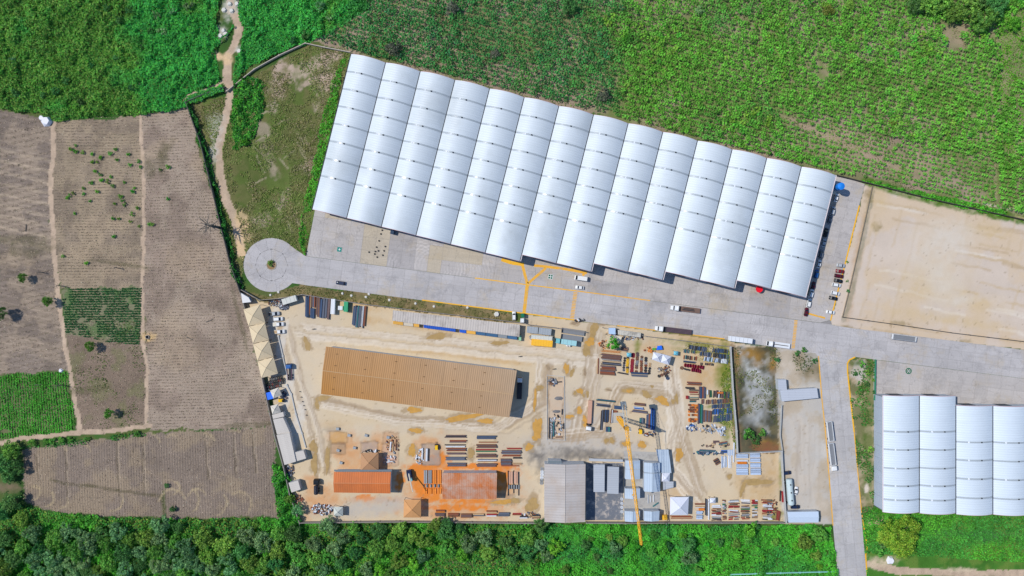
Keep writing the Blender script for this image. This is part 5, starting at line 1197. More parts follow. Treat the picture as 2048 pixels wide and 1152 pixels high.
# bright red tipper hopper by the warehouse
rt = thing('red_hopper', 'bright red round hopper at the warehouse wall', 'hopper', 1517.5, 578, 0, z=.1, zref=2)
MB().cyl(0, 0, 1.0, 2.6, .9, 14, 1.7).out('bowl', PAINT['bright_red'], rt); MB().ring(0, 0, 2.6, 2.8, 1.75, 1.5, 14).out('rim', PAINT['bright_red'], rt)
for k in range(4): MB().tube((math.cos(k * 1.57 + .8) * .9, math.sin(k * 1.57 + .8) * .9, 0), (math.cos(k * 1.57 + .8) * .8, math.sin(k * 1.57 + .8) * .8, 1.4), .09, 5).out('leg', M_DKST, rt)
# forklift, dumper, cart
def digger(name, px, py, ang, label, cat, col):
    t = thing(name, label, cat, px, py, ang, z=.02, zref=1)
    MB().box(-.3, 0, .5, 2.4, 1.5, .8).out('body', PAINT[col], t); MB().box(-.2, 0, 2.0, 1.4, 1.3, .1).out('canopy', PAINT[col], t)
    for s in (-1, 1):
        for x in (-.8, .5): MB().tube((x, s * .6, 1.3), (x, s * .6, 2.0), .05, 4).out('pillar', M_DKST, t)
        for x in (-1, .7): obj('wheel', WH_TRK, None, t, (x, s * .75, 0))
        MB().box(1.7, s * .35, .25, 1.3, .14, .08).out('fork', M_DKST, t)
    MB().box(1.05, 0, .2, .16, 1.1, 2.1).out('mast', M_DKST, t)
digger('forklift', 873, 893.5, 90, 'yellow forklift beside the beam rows', 'forklift', 'yellow')
digger('dumper', 1281, 862, 90, 'small yellow dumper below the crane mast shadow', 'dumper', 'yellow')
digger('loader', 563, 801, 0, 'small yellow loader below the blue tarpaulin', 'loader', 'yellow')
# boom crane beside the orange hall
bc = thing('boom_crane', 'dark mobile crane with raised pale boom right of the orange hall', 'crane', 820, 949, -80, z=.02)
MB().box(0, 0, .5, 5.4, 2.5, 1.3).out('carrier', PAINT['navy'], bc); MB().box(-.8, 0, 1.8, 2.6, 2.2, 1.2).out('turret', PAINT['navy'], bc); MB().box(2.0, .6, 1.8, 1.4, 1.1, 1.3).out('cab', PAINT['teal'], bc)
MB().tube((-1.2, 0, 2.8), (6.6, 1.4, 8.6), .38, 4, .24).out('boom', PAINT['cream'], bc)
for x in (-2, 0, 2):
    for s in (-1, 1): obj('wheel', WH_TRK, None, bc, (x, s * 1.05, 0))
# parked motorcycles in rows by the west wall
def bike(px, py, ang, label, group, col):
    t = thing('motorcycle', label, 'motorcycle', px, py, ang, group, .02, .5)
    pbox('seat', PAINT[col], t, -.25, 0, .62, .75, .28, .16); pbox('fuel_tank', PAINT[col], t, .3, 0, .6, .5, .3, .3); pbox('handlebar', M_DKST, t, .6, 0, .95, .08, .7, .06); pbox('engine', M_DKST, t, .05, 0, .3, .6, .26, .32)
    for x in (-.62, .65): obj('wheel', WH_BIKE, None, t, (x, 0, 0))
for r_, (x0, x1, y, n) in enumerate([(540, 563, 757, 8), (538, 568, 762.5, 10), (534, 568, 767.5, 10), (533, 560, 772.5, 9), (535, 550, 777, 5)]):
    for i in range(n):
        x = x0 + (x1 - x0) * i / (n - 1); bike(x, y - (x - 550) * .2 + rnd.uniform(-.5, .5), 100 + rnd.uniform(-10, 10), '%s motorcycle from the left in the %s row below the fourth canopy' % (ORD[i], nth[r_].replace('first', 'top')), 'motorcycles parked below the canopies', rnd.choice(['black', 'black', 'navy', 'red', 'grey']))
for x, y, lb in [(627, 658, 'lone motorcycle in the open yard above the tan shed'), (1040, 713, 'lone motorcycle near the end of the tan shed'), (1108, 738, 'lone motorcycle above the foundation pit')]: bike(x, y, 10, lb, None, 'black')

# ------------------------------------------------------------------ tower crane
def lattice(m, p, q, w0, w1, n, r=.09, br=.06, side=4):
    p, q = Vector(p), Vector(q); d = (q - p).normalized(); up = Vector((0, 0, 1)) if abs(d.z) < .9 else Vector((1, 0, 0))
    u = d.cross(up).normalized(); v = u.cross(d).normalized()
    cor = [(-1, -1), (1, -1), (1, 1), (-1, 1)] if side == 4 else [(-1, -.8), (1, -.8), (0, .9)]
    rings = []
    for i in range(n + 1):
        c = p.lerp(q, i / n); w = (w0 + (w1 - w0) * i / n) / 2; rings.append([c + u * a * w + v * b * w for a, b in cor])
    k = len(cor)
    for j in range(k): m.tube(rings[0][j], rings[n][j], r, 4)
    for i in range(n):
        for j in range(k):
            a, b = (j, (j + 1) % k) if i % 2 else ((j + 1) % k, j); m.tube(rings[i][a], rings[i + 1][b], br, 3); m.tube(rings[i][j], rings[i][(j + 1) % k], br, 3)
    return m
M_CRN = plain('crane_yellow', C(250, 184, 44), .5, var=.1); M_CRG = plain('crane_grey', C(190, 190, 182), .6)
cr = thing('tower_crane', 'yellow tower crane with long jib reaching over the south wall', 'tower crane', 1236, 835)
jd = Vector(W(1263.6, 1051.5)) - Vector(W(1235.8, 835)); jl = jd.length; jd = Vector((jd.x, jd.y, 0)).normalized(); sd_ = Vector((-jd.y, jd.x, 0))
MB().box(0, 0, 0, 5, 5, .7).out('foundation', plain('pale_concrete2', C(180, 176, 168), .9), cr)
lattice(MB(), (0, 0, .7), (0, 0, 26), 1.7, 1.7, 15, .13, .07).out('mast', M_CRN, cr)
top = Vector((0, 0, 27.2))
lattice(MB(), top + jd * 1, top + jd * jl, 1.5, 1.1, 36, .13, .07, 3).out('jib', M_CRN, cr)
lattice(MB(), top - jd * 1, top - jd * 12.5, 1.5, 1.5, 8, .10, .06).out('counter_jib', M_CRG, cr)
c = top - jd * 11; MB().box(c.x, c.y, 25.2, 2.2, 2.4, 2.6, math.atan2(jd.y, jd.x)).out('counterweight', plain('ballast', C(84, 100, 116), .8), cr)
MB().box(sd_.x * 1.4 + jd.x, sd_.y * 1.4 + jd.y, 25, 1.6, 1.3, 2.1, math.atan2(jd.y, jd.x)).out('operator_cab', PAINT['cream'], cr)
lattice(MB(), (0, 0, 26), (0, 0, 33), 1.6, .4, 5, .1, .06).out('tower_head', M_CRN, cr)
MB().cyl(0, 0, 25.7, 26.4, 1.3, 14).out('slewing_ring', M_DKST, cr)
for f in (.45, .8): MB().tube((0, 0, 33), top + jd * jl * f + Vector((0, 0, .8)), .06, 4).out('tie_bar', M_CRN, cr)
MB().tube((0, 0, 33), c + Vector((0, 0, 1)), .06, 4).out('tie_bar', M_CRN, cr)
q = top + jd * jl * .62; MB().tube(q, q - Vector((0, 0, 9)), .04, 4).out('hoist_rope', M_DKST, cr); MB().box(q.x, q.y, 17.6, .6, .4, .9).out('hook_block', M_CRN, cr)

# ------------------------------------------------------------------ steel stock, pipes, scrap
SM = {k: plain('stock_' + k, v, .7, var=.28, scale=1.5, objvar=.14) for k, v in dict(navy=C(52, 74, 104), slate=C(92, 98, 112), purple=C(104, 84, 84), rust=C(140, 76, 50), red=C(150, 40, 44), tan=C(186, 156, 118), white=C(208, 212, 218), grey=C(146, 148, 150), dark=C(54, 54, 58), teal=C(50, 112, 116), orange=C(226, 132, 44), pink=C(206, 160, 134), blue=C(48, 98, 168), paleblue=C(176, 192, 214), green=C(40, 108, 74), magenta=C(140, 22, 56), yellow=C(228, 180, 40), brown=C(120, 82, 62)).items()}
PIPEM = {}
def pipe_me(mat):
    if mat.name not in PIPEM:
        m = MB(); n = 8; V = []
        for x in (-.5, .5): V += [(x, .5 * math.cos(2 * math.pi * (i + .5) / n), .5 + .5 * math.sin(2 * math.pi * (i + .5) / n)) for i in range(n)]
        m.add(V, [tuple(range(n)), tuple(range(n, 2 * n))[::-1]] + [(i, (i + 1) % n, n + (i + 1) % n, n + i)[::-1] for i in range(n)]); me = m.mesh('pipe'); me.materials.append(mat); PIPEM[mat.name] = me
    return PIPEM[mat.name]
def stack(px, py, L, Wd, ang, n, mat, label, name='beam_stack', part='beam', h=.7, cat='steel stack', group=None, jit=.06, pipe=False, z=.02):
    t = thing(name, label, cat, px, py, ang, group, z, h * .5)
    L, Wd = L * S, Wd * S; w = Wd / n
    for s in (-.3, .3): pbox('bearer', SM['tan'], t, L * s, 0, 0, .18, Wd * .98, .12)
    for i in range(n):
        hh = h * rnd.uniform(.75, 1.1); ll = L * rnd.uniform(1 - jit * 2, 1); y = -Wd / 2 + w * (i + .5)
        m = SM[mat] if isinstance(mat, str) else SM[mat[i % len(mat)]]
        if pipe: o = obj(part, pipe_me(m), None, t, (rnd.uniform(-1, 1) * (L - ll) / 2, y, .121)); o.scale = (ll, w * .9, w * .9)
        else: pbox(part, m, t, rnd.uniform(-1, 1) * (L - ll) / 2, y, .121, ll, w * rnd.uniform(.78, .93), hh)
    return t
ST = [ # px, py, length, width, angle, pieces, colour, height, label
 (614.5, 612.5, 45, 7, 89, 3, 'navy', 1.2, 'navy steel stack at the left end of the upright racks'), (620.7, 610, 42, 3.4, 88, 2, ('tan', 'rust'), .8, 'thin tan and rust stack second in the upright racks'), (627.5, 603, 24, 7, 88, 3, ('rust', 'slate', 'purple'), .8, 'short mixed stack at the top of the upright racks'), (625, 626, 22, 8, 88, 3, 'navy', .9, 'short navy stack below the mixed one in the upright racks'), (636.5, 613.5, 42, 8, 88, 4, ('purple', 'brown'), .9, 'brown purple stack in the upright racks'), (645, 617, 41, 9.5, 86, 2, ('slate', 'navy'), 1.2, 'wide slate stack in the upright racks'), (655, 617.5, 42, 9.5, 86, 2, ('purple', 'slate'), 1.2, 'purple grey stack at the right end of the upright racks'),
 (708.5, 631, 42, 6, 85, 3, ('navy', 'slate'), .9, 'navy stack at the left of the racks beside the green container'), (714.5, 633, 44, 4.5, 85, 2, ('teal', 'slate'), .9, 'teal tinged stack in the racks beside the green container'), (719.5, 633, 44, 4, 85, 2, 'slate', .9, 'slate stack in the racks beside the green container'), (725, 634, 44, 5, 85, 3, ('grey', 'white', 'grey'), .8, 'pale grey stack in the racks beside the green container'), (730, 632, 40, 3.5, 85, 2, ('brown', 'rust'), .8, 'brown stack at the right of the racks beside the green container'),
 (911, 872.5, 44, 5.5, 0, 3, ('purple', 'dark'), .9, 'topmost beam row of the left column'), (916, 882.5, 34, 5, 0, 2, ('purple', 'rust'), .9, 'second beam row of the left column'), (911, 889.6, 44, 2, 0, 1, 'dark', .7, 'single dark beam in the left column'), (911, 892.8, 40, 3, 0, 1, 'white', .6, 'white beam in the left column'), (912, 898.8, 41, 6.5, 0, 3, ('rust', 'purple'), .9, 'rust coloured beam row in the left column'), (912, 907, 40, 4, 0, 2, 'purple', .9, 'thin purple beam row in the left column'), (911.5, 917, 41, 7, 0, 4, 'slate', .9, 'slate beam row in the left column'), (912, 929, 41, 7.5, 0, 4, ('purple', 'slate'), .9, 'lowest beam row of the left column'),
 (973, 874.5, 40, 7, 0, 4, ('slate', 'navy'), .9, 'topmost beam row of the middle column'), (975, 884, 42, 3, 0, 2, ('rust', 'tan'), .6, 'thin rusty row in the middle column'), (973, 892, 41, 7.5, 0, 4, ('purple', 'brown'), .9, 'purple beam row in the middle column'), (972, 899, 41, 2.4, 0, 1, 'red', .8, 'red beam in the middle column'), (972, 902.3, 41, 2.4, 0, 1, 'green', .8, 'green beam in the middle column'), (973, 911, 42, 7.5, 0, 4, ('brown', 'purple'), .9, 'brown purple row in the middle column'), (973, 920.5, 42, 5, 0, 3, ('purple', 'white', 'slate'), .8, 'row with a white bar in the middle column'), (973, 930, 42, 7, 0, 4, 'purple', .9, 'lowest beam row of the middle column'),
 (1028, 897, 30, 3, 0, 2, ('rust', 'red'), .7, 'thin rusty row at the top of the right column'), (1022, 904, 41, 8, 0, 4, ('slate', 'purple'), .9, 'slate row of the right column'), (1022, 911, 40, 3.5, 0, 2, 'rust', .7, 'rust row of the right column'), (1034, 915.5, 18, 3, 0, 2, 'dark', .7, 'short dark row of the right column'), (1012, 923.5, 23, 13, 0, 6, ('purple', 'slate', 'purple'), .9, 'broad block of beams in the right column'), (1034, 927, 20, 3, 0, 2, ('brown', 'tan'), .6, 'short tan row of the right column'), (1020, 931.5, 36, 2.4, 0, 1, 'rust', .6, 'single rusty bar at the foot of the right column'),
 (881, 1022, 19, 5, 0, 2, ('orange', 'rust'), 1.1, 'orange topped stack at the left of the south wall row'), (880, 1029, 20, 7, 0, 3, 'purple', 1.0, 'purple stack below the orange topped one'), (907, 1029.5, 22, 7, 0, 3, ('rust', 'brown'), 1.0, 'second stack along the south wall below the rusty hall'), (932.5, 1031, 23, 8, 0, 3, ('brown', 'purple'), 1.1, 'third stack along the south wall below the rusty hall'), (957, 1029.5, 23, 5, 0, 2, ('slate', 'tan'), .8, 'fourth stack along the south wall below the rusty hall'), (983, 1023, 22, 4.5, 0, 2, ('tan', 'rust'), .9, 'tan stack above the fifth one at the south wall'), (983, 1030, 22, 5, 0, 2, ('white', 'red'), .9, 'white and red stack fifth along the south wall'), (1007.5, 1028.5, 23, 8, 0, 3, 'slate', .9, 'slate stack sixth along the south wall'), (1034, 1028, 20, 4, 0, 2, ('rust', 'red'), .7, 'thin red stack seventh along the south wall'), (1047, 1034, 16, 4.5, 0, 2, ('white', 'dark'), .8, 'short white topped stack near the grey hall'), (1072, 1033, 16, 7, 0, 3, ('brown', 'tan', 'dark'), .8, 'mixed stack at the foot of the grey hall'),
 (1221.5, 713.5, 41, 11, -6, 6, ('purple', 'brown'), .9, 'long brown purple stack at the top of the steel racks'), (1223, 721.5, 38, 4, -5, 2, ('tan', 'grey'), .5, 'tan bars below the brown purple stack'), (1222, 727.5, 40, 6, -5, 3, ('dark', 'slate', 'dark'), .8, 'dark bars above the red brown stack'), (1215.5, 740.5, 31, 19, -4, 6, ('brown', 'rust', 'purple'), 1.1, 'red brown block of beams in the steel racks'), (1195.5, 732, 32, 3, 88, 2, ('rust', 'tan'), .5, 'thin upright rusty bars left of the steel racks'), (1245, 746.5, 22, 3, -10, 2, 'dark', .6, 'short dark bars right of the red brown block'), (1278.5, 746.5, 34, 4, -3, 2, 'navy', .8, 'navy bars below the round flanges'), (1278, 751.5, 33, 4, -3, 2, 'slate', .7, 'slate bars below the navy bars'),
 (1249, 698, 14, 9, -8, 3, ('purple', 'brown'), .8, 'purple brown sheets right of the round tree'), (1222, 703, 40, 5, -5, 5, ('tan', 'orange'), .3, 'tan trestles above the steel racks'),
 (1211.5, 801, 38, 4, -6, 3, ('dark', 'teal', 'navy'), .8, 'dark pipes along the top left of the crane yard'), (1206, 810.5, 28, 6, -7, 3, ('slate', 'dark'), .8, 'slate beams below the dark pipes in the crane yard'), (1240.5, 815.5, 25, 7, -6, 3, 'navy', .9, 'navy beams left of the crane counter jib'), (1203, 839, 43, 4.2, 86, 2, ('slate', 'dark'), .8, 'tall slate beams in the crane yard'), (1212, 832, 26, 9, 87, 4, ('navy', 'dark'), .8, 'four navy beams in the crane yard'), (1223, 832.5, 28, 4, 87, 2, ('white', 'brown'), .8, 'white and brown beams in the crane yard'), (1231, 824.5, 8, 8, -8, 2, 'rust', .5, 'square rusty plate in the crane yard'), (1279, 808.5, 24, 5.5, -6, 3, ('brown', 'purple'), .9, 'brown beams right of the crane counter jib'), (1277, 816, 21, 5, -6, 2, ('blue', 'paleblue'), .9, 'blue beams right of the crane counter jib'), (1278.5, 823, 31, 5.5, -7, 3, ('purple', 'slate'), .9, 'purple beams below the blue ones'), (1282.5, 841, 11, 7, 88, 2, ('slate', 'teal'), 1.6, 'slate box in the crane yard'), (1297, 842, 30, 9, 88, 4, ('navy', 'rust', 'slate'), .8, 'upright mixed beams right of the slate box'), (1306, 838, 44, 9, 89, 4, ('navy', 'blue'), .9, 'tall beams at the right side of the crane yard, blue from painted crane shadow'), (1215.5, 858.5, 10, 8, 88, 2, ('teal', 'navy'), 1.6, 'teal box at the foot of the crane yard'), (1179.5, 823, 47, 9, 87, 1, 'pink', 1.5, 'long orange pink board beside the crane yard'),  # tall blue beams carry the counter jib's shadow in their colour
 (1379, 724, 25, 4, -6, 2, ('dark', 'navy'), .9, 'long dark bars above the red reels'), (1388, 767, 30, 7, -3, 4, ('rust', 'brown', 'purple'), .6, 'rusty row heading the lower pipe rows'), (1380, 776, 19, 4, -2, 4, 'dark', .6, 'short dark row below the rusty row'), (1387, 780, 18, 2.4, -2, 2, 'dark', .5, 'thin dark bars beside the navy upright block'), (1387, 784, 18, 3.4, -2, 2, ('red', 'rust'), .4, 'thin red bars beside the navy upright block'), (1388, 788.5, 18, 2, -2, 1, 'brown', .4, 'single brown bar beside the navy upright block'), (1388, 797, 18, 5, 0, 3, ('dark', 'tan', 'teal'), .5, 'dark and tan bars below the thin red bars'), (1385, 802.5, 14, 4, 0, 2, ('teal', 'dark'), .5, 'teal bars left of the pipe rows'), (1374, 794.5, 4.5, 7, 0, 1, 'red', 1.2, 'small red box at the edge of the pipe rows'),
 (1404, 785, 24, 13, 89, 6, ('navy', 'purple', 'rust', 'navy'), .9, 'navy upright block of bars'), (1414.5, 784, 10, 2.4, 89, 1, 'white', .6, 'single white pipe beside the navy upright block'), (1397.3, 827, 41, 4, 89, 2, ('navy', 'purple'), .9, 'long navy bars at the left of the pipe rows'), (1402.3, 827, 40, 4, 89, 2, ('teal', 'green'), .9, 'long teal bars beside the long navy ones'), (1414, 832, 24, 17, 88, 8, ('brown', 'purple', 'slate'), .8, 'brown upright block of bars'),
 (1405, 803, 10, 5, 88, 3, ('purple', 'brown'), .6, 'small purple bars above the brown upright block'), (1440, 785.5, 12, 5, 0, 3, ('rust', 'orange', 'rust'), .6, 'orange rusty bars heading the green pipe row'),
 (1433.5, 923, 11, 12, 30, 5, ('brown', 'dark'), .6, 'dark brown bars left of the white pipes'), (1448, 903, 12, 6, 0, 3, ('blue', 'navy'), .5, 'blue bars above the white pipes'), (1460, 905, 12, 11, 90, 5, ('paleblue', 'white'), .5, 'pale bars in the corner above the white pipes'), (1415, 901.5, 34, 5, -3, 3, ('slate', 'teal', 'slate'), .4, 'slate bars strewn left of the blue bars'), (1446, 886, 18, 5, 10, 3, ('teal', 'slate', 'rust'), .5, 'teal bars near the light wall'), (1432, 883, 12, 4, 0, 4, 'purple', .4, 'small purple bundle left of the teal bars'),
 (1467, 905, 40, 2.6, 88, 2, 'white', .5, 'tall white bars leaning on the light wall'),
 (1400, 1008, 22, 3, 0, 2, ('brown', 'rust'), .5, 'brown bars right of the large white tent'), (1400, 1014, 20, 3, 0, 2, ('white', 'tan'), .5, 'white bars right of the large white tent'), (1403, 1018.5, 12, 5, 0, 1, 'orange', .8, 'bright orange box right of the large white tent'), (1398.5, 1025, 13, 7, 0, 2, 'paleblue', 1.0, 'pale blue box above its twin near the tiny tent'), (1398.5, 1034, 12, 8, 0, 2, 'paleblue', 1.0, 'pale blue box lowest near the tiny tent'), (1417, 1018, 42, 2.4, 90, 1, 'white', .6, 'tall white beam beside the scrap rows'), (1412, 1014, 36, 4, 90, 2, ('slate', 'dark'), .6, 'tall slate bars beside the scrap rows'), (1362, 1034, 46, 6, 0, 4, ('rust', 'tan', 'rust'), .5, 'rusty rods below the large white tent'), (1560, 992, 22, 2, 88, 1, 'dark', .5, 'long dark bar beside the red flag'), (1533, 1000, 22, 2.4, 0, 1, 'dark', .5, 'dark bar heading the last scrap row'), (1556, 1031, 20, 8, 82, 5, ('brown', 'red'), .6, 'red brown bundle near the corner of the yard'), (1565, 994, 24, 3.4, 92, 1, 'red', 1.0, 'bright red tarp strip on the yard wall'),
]
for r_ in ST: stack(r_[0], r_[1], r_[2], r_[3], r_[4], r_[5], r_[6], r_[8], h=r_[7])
# stacked roof sheets
for x, y, w, h, c, lb in [(1484, 912, 23, 8, 'paleblue', 'topmost left pile'), (1484, 921, 23, 3, 'white', 'thin second left pile'), (1484, 925.5, 18, 4.5, 'orange', 'orange pile in the left column'), (1484, 931.5, 23, 7, 'paleblue', 'pale pile below the orange one'), (1484, 943, 23, 13, 'paleblue', 'lowest left pile'), (1509.5, 910.5, 20, 9, 'paleblue', 'topmost right pile'), (1510, 920, 20, 7, 'paleblue', 'second right pile'), (1510.5, 930.5, 20, 9, 'paleblue', 'third right pile'), (1511, 943, 20, 13, 'paleblue', 'lowest right pile')]:
    stack(x, y, w, h, 0, 3, c, lb + ' of roof sheets at the corner wall', name='sheet_pile', part='roof_sheet', h=1.0, cat='sheet pile', jit=.01)
def rowof(x0, y0, x1, y1, n, L, wpx, ang, cols, label, group, name='short_pipe', pipe=True, cat='pipe', skip=.08):
    cnt = 0
    for i in range(n):
        if rnd.random() < skip: continue
        cnt += 1
        f = i / max(1, n - 1); x, y = W(x0 + (x1 - x0) * f + rnd.uniform(-.3, .3), y0 + (y1 - y0) * f + rnd.uniform(-.5, .5))
        mm = SM[rnd.choice(cols)]; o = obj(name, pipe_me(mm) if pipe else ubox(mm), None, None, (x, y, .02), math.radians(ang + rnd.uniform(-4, 4)))
        k = wpx * S * rnd.uniform(.8, 1.1); o.scale = (L * S * rnd.uniform(.85, 1.08), k, k if pipe else .6); tag(o, ORD[cnt - 1] + ' from left, ' + label, cat, group)
for a in [(1378, 694, 1412, 699, 14, 9, 2.2, 78, ('dark', 'navy', 'slate'), 'short dark pipe in the top row beside the pipe yard wall', 'pipes in the top row'), (1426, 700, 1455, 703, 11, 9, 2.2, 80, ('dark', 'navy'), 'short dark pipe at the right end of the top row', 'pipes at the right of the top row'),
          (1368, 702, 1392, 704, 9, 7, 2.2, 85, ('slate', 'teal', 'dark'), 'short slate pipe left in the second row of the pipe yard', 'pipes left in the second row'), (1400, 707, 1456, 714, 20, 9, 2.3, 82, ('navy', 'slate', 'dark'), 'short navy pipe in the second row of the pipe yard', 'pipes in the second row'),
          (1368, 714, 1392, 717, 9, 8, 2.2, 85, ('rust', 'dark', 'brown', 'teal'), 'rusty short pipe in the third row left', 'pipes left in the third row'), (1409, 718, 1455, 723, 17, 9, 2.2, 78, ('slate', 'paleblue', 'white', 'teal'), 'pale blue short pipe in the third row right', 'pipes right in the third row'), (1401, 727, 1426, 729, 9, 5, 2.2, 80, ('brown', 'dark'), 'stubby brown pipe below the third row', 'stubby pipes below the third row'),
          (1419, 787, 1457, 790, 15, 14, 2.2, 88, ('navy', 'green', 'dark', 'purple', 'white'), 'upright green or navy pipe in the row beside the grassy wall', 'upright pipes beside the grassy wall'), (1412, 804, 1460, 801, 17, 9, 2.3, 88, ('purple', 'navy', 'brown', 'slate'), 'purple pipe in the row above the navy rows', 'purple pipes above the navy rows'), (1424, 813, 1458, 811, 12, 8, 2.3, 86, ('navy', 'slate', 'purple'), 'navy pipe in the upper navy row', 'pipes of the upper navy row'),
          (1425, 824, 1462, 821, 15, 11, 2.3, 87, ('navy', 'navy', 'blue'), 'navy pipe in the middle navy row', 'pipes of the middle navy row'), (1427, 838, 1463, 834, 15, 14, 2.3, 87, ('navy', 'navy', 'slate'), 'long navy pipe in the lowest navy row', 'pipes of the lowest navy row'),
          (1443, 923.5, 1461, 923, 9, 24, 2.1, 90, ('paleblue', 'white', 'white'), 'long white pipe in the bundle left of the roof sheets', 'long white pipes left of the roof sheets')]:
    rowof(*a)
# round flanges and reels
RING = {}
def ringm(col, r, h, ri):
    k = (col, r, h, ri)
    if k not in RING:
        m = MB().ring(0, 0, 0, h, r, ri, 12).ring(0, 0, h * .25, h * .7, r * .55, r * .3, 10).box(0, 0, h * .3, r * 1.8, .12, .1).box(0, 0, h * .31, .12, r * 1.8, .1).mesh('flange'); m.materials.append(SM[col]); RING[k] = m
    return RING[k]
def rings(x0, y0, x1, y1, n, cols, r, label, group, name='flange', cat='flange', tilt=0.0, skip=.05):
    cnt = 0
    for i in range(n):
        if rnd.random() < skip: continue
        cnt += 1
        f = i / max(1, n - 1); x, y = W(x0 + (x1 - x0) * f + rnd.uniform(-.5, .5), y0 + (y1 - y0) * f + rnd.uniform(-.4, .4))
        o = obj(name, ringm(rnd.choice(cols), r, .35, r * .72), None, None, (x, y, .02 + (r * math.sin(abs(tilt)) if tilt else 0))); o.rotation_euler = (0, tilt, rnd.uniform(0, 3) if not tilt else rnd.uniform(-.2, .2)); tag(o, label if n == 1 else '%s from %s, %s' % (ORD[cnt - 1], 'top' if abs(y1 - y0) > abs(x1 - x0) else 'left', label), cat, group)
rings(1255, 716, 1254, 743, 8, ('yellow', 'yellow', 'dark'), .7, 'yellow flange in the leftmost column of round parts', 'yellow flanges in a column')
rings(1266, 709, 1263, 743, 10, ('magenta', 'red'), .85, 'red flange in the column beside the yellow flanges', 'red flanges in a column')
rings(1275, 707, 1272, 743, 10, ('brown', 'purple', 'grey'), .75, 'brown flange in the third column of round parts', 'brown flanges in the third column')
rings(1283, 714, 1282, 744, 8, ('grey', 'brown', 'rust'), .7, 'grey brown flange in the fourth column of round parts', 'grey brown flanges in the fourth column')
rings(1292, 716, 1291, 746, 7, ('dark', 'grey', 'rust'), .75, 'dark flange in the fifth column of round parts', 'dark flanges in the fifth column')
rings(1300, 728, 1298, 746, 5, ('dark', 'tan'), .65, 'dark flange in the short last column of round parts', 'flanges in the last column')
rings(1249, 716, 1247, 740, 6, ('dark', 'slate'), .6, 'small dark flange left of the yellow column', 'small dark flanges')
rings(1369, 730, 1405, 734.5, 8, ('magenta', 'red'), 1.0, 'red reel in the upper row of reels', 'red reels in the upper row', name='reel', cat='reel', tilt=.8, skip=0)
rings(1383, 739, 1399, 742, 5, ('magenta',), 1.0, 'red reel in the lower row of reels', 'red reels in the lower row', name='reel', cat='reel', tilt=.8, skip=0)
rings(1363.5, 736, 1364, 736, 1, ('brown',), .9, 'single brown reel left of the lower red reels', None, name='reel', cat='reel', skip=0)
rings(1369, 738, 1379, 740, 4, ('dark',), .5, 'tiny dark ring between the brown and red reels', 'tiny dark rings', skip=0)
for k, y in enumerate((810, 814.5, 819, 823, 829.5, 838, 842)):
    rings(1378, y, 1394, y + .5, 6, ('rust', 'orange', 'brown'), .55, 'small rust ring in the %s line left of the long navy bars' % nth[k], 'small rust rings line %s' % nth[k])
rings(1318, 752, 1334, 745, 4, ('dark', 'brown'), .8, 'dark drum below the white double tent', 'dark drums below the tent', name='drum', cat='drum', skip=0)
rings(1330, 748, 1335, 756, 3, ('navy', 'dark'), .9, 'navy drum right of the dark drums', 'navy drums', name='drum', cat='drum', skip=0)
rings(1244, 998, 1243, 1031, 5, ('white', 'grey', 'white'), .8, 'white round pot on the dark hardstanding', 'white pots on the hardstanding', name='pot', cat='pot', skip=0)
rings(1084, 938, 1083, 966, 6, ('white', 'grey'), .9, 'white ring leaning at the side of the grey hall', 'white rings beside the grey hall', name='ring', cat='ring', skip=0)
for x, y, lb in [(1134, 690.3, 'left white round tank below the teal lorry'), (1138.8, 690.8, 'right white round tank below the teal lorry')]:
    t = thing('water_tank', lb, 'tank', x, y, z=.02); MB().cyl(0, 0, 0, 1.3, .55, 14).cyl(0, 0, 1.3, 1.55, .55, 14, .2).out('drum', PAINT['white'], t); MB().cyl(0, 0, 1.55, 1.65, .2, 10).out('lid', PAINT['white'], t)
# scrap rows at the south wall
for b_i, (x0, x1, lb) in enumerate([(1422, 1443, 'first'), (1444, 1452, 'narrow second'), (1456, 1478, 'third'), (1481, 1500, 'fourth'), (1503, 1515, 'narrow fifth'), (1523, 1546, 'last')]):
    for yi, y in enumerate(np.arange(1000 if b_i else 1008, 1040, 2.9)):
        n = rnd.choice([1, 1, 2])
        for q in range(n):
            w = (x1 - x0) / n; cx = x0 + w * (q + .5); mm = SM[rnd.choice(['brown', 'brown', 'purple', 'rust', 'dark', 'red', 'grey', 'white', 'slate', 'tan', 'green'] if rnd.random() < .8 else ['white', 'grey'])]
            if rnd.random() < .06: continue
            X, Y = W(cx + rnd.uniform(-.8, .8), y + rnd.uniform(-.5, .5)); o = obj('scrap_bar', ubox(mm), None, None, (X, Y, .02), math.radians(rnd.uniform(-5, 5))); o.scale = (w * S * rnd.uniform(.7, .98), rnd.uniform(.35, .66), rnd.uniform(.25, .7))
            tag(o, '%s%s scrap bar from the top in the %s bay at the south wall' % ({0: 'left ', 1: 'right '}[q] if n == 2 else '', ORD[yi], lb), 'scrap bar', 'scrap bars in the %s bay' % lb)
# containers and boxes
def crate(name, label, cat, px, py, sx, sy, h, ang, mat, lid=None, z=.02):
    t = thing(name, label, cat, px, py, ang, None, z, h)
    MB().box(0, 0, .12, sx * S, sy * S, h - .12).out('shell', mat, t)
    for k in range(max(2, int(sx * S // 1.2))): pbox('roof_rib', mat, t, -sx * S / 2 + (k + .5) * sx * S / max(2, int(sx * S // 1.2)), 0, h + .001, .14, sy * S * .96, .07)
    for a in (-1, 1):
        for b in (-1, 1): pbox('corner_casting', M_DKST, t, a * (sx * S / 2 - .1), b * (sy * S / 2 - .1), 0, .24, .24, .125)
    return t
CG = plain('container_green', C(40, 160, 110), .5, var=.1); CY = plain('container_yellow', C(244, 184, 50), .5, var=.12, objvar=.04); CGR = plain('container_grey', C(160, 166, 170), .6, var=.12, objvar=.06)
crate('container', 'green container between the upright racks', 'container', 691.5, 613.5, 8, 20, 2.6, -3, CG)
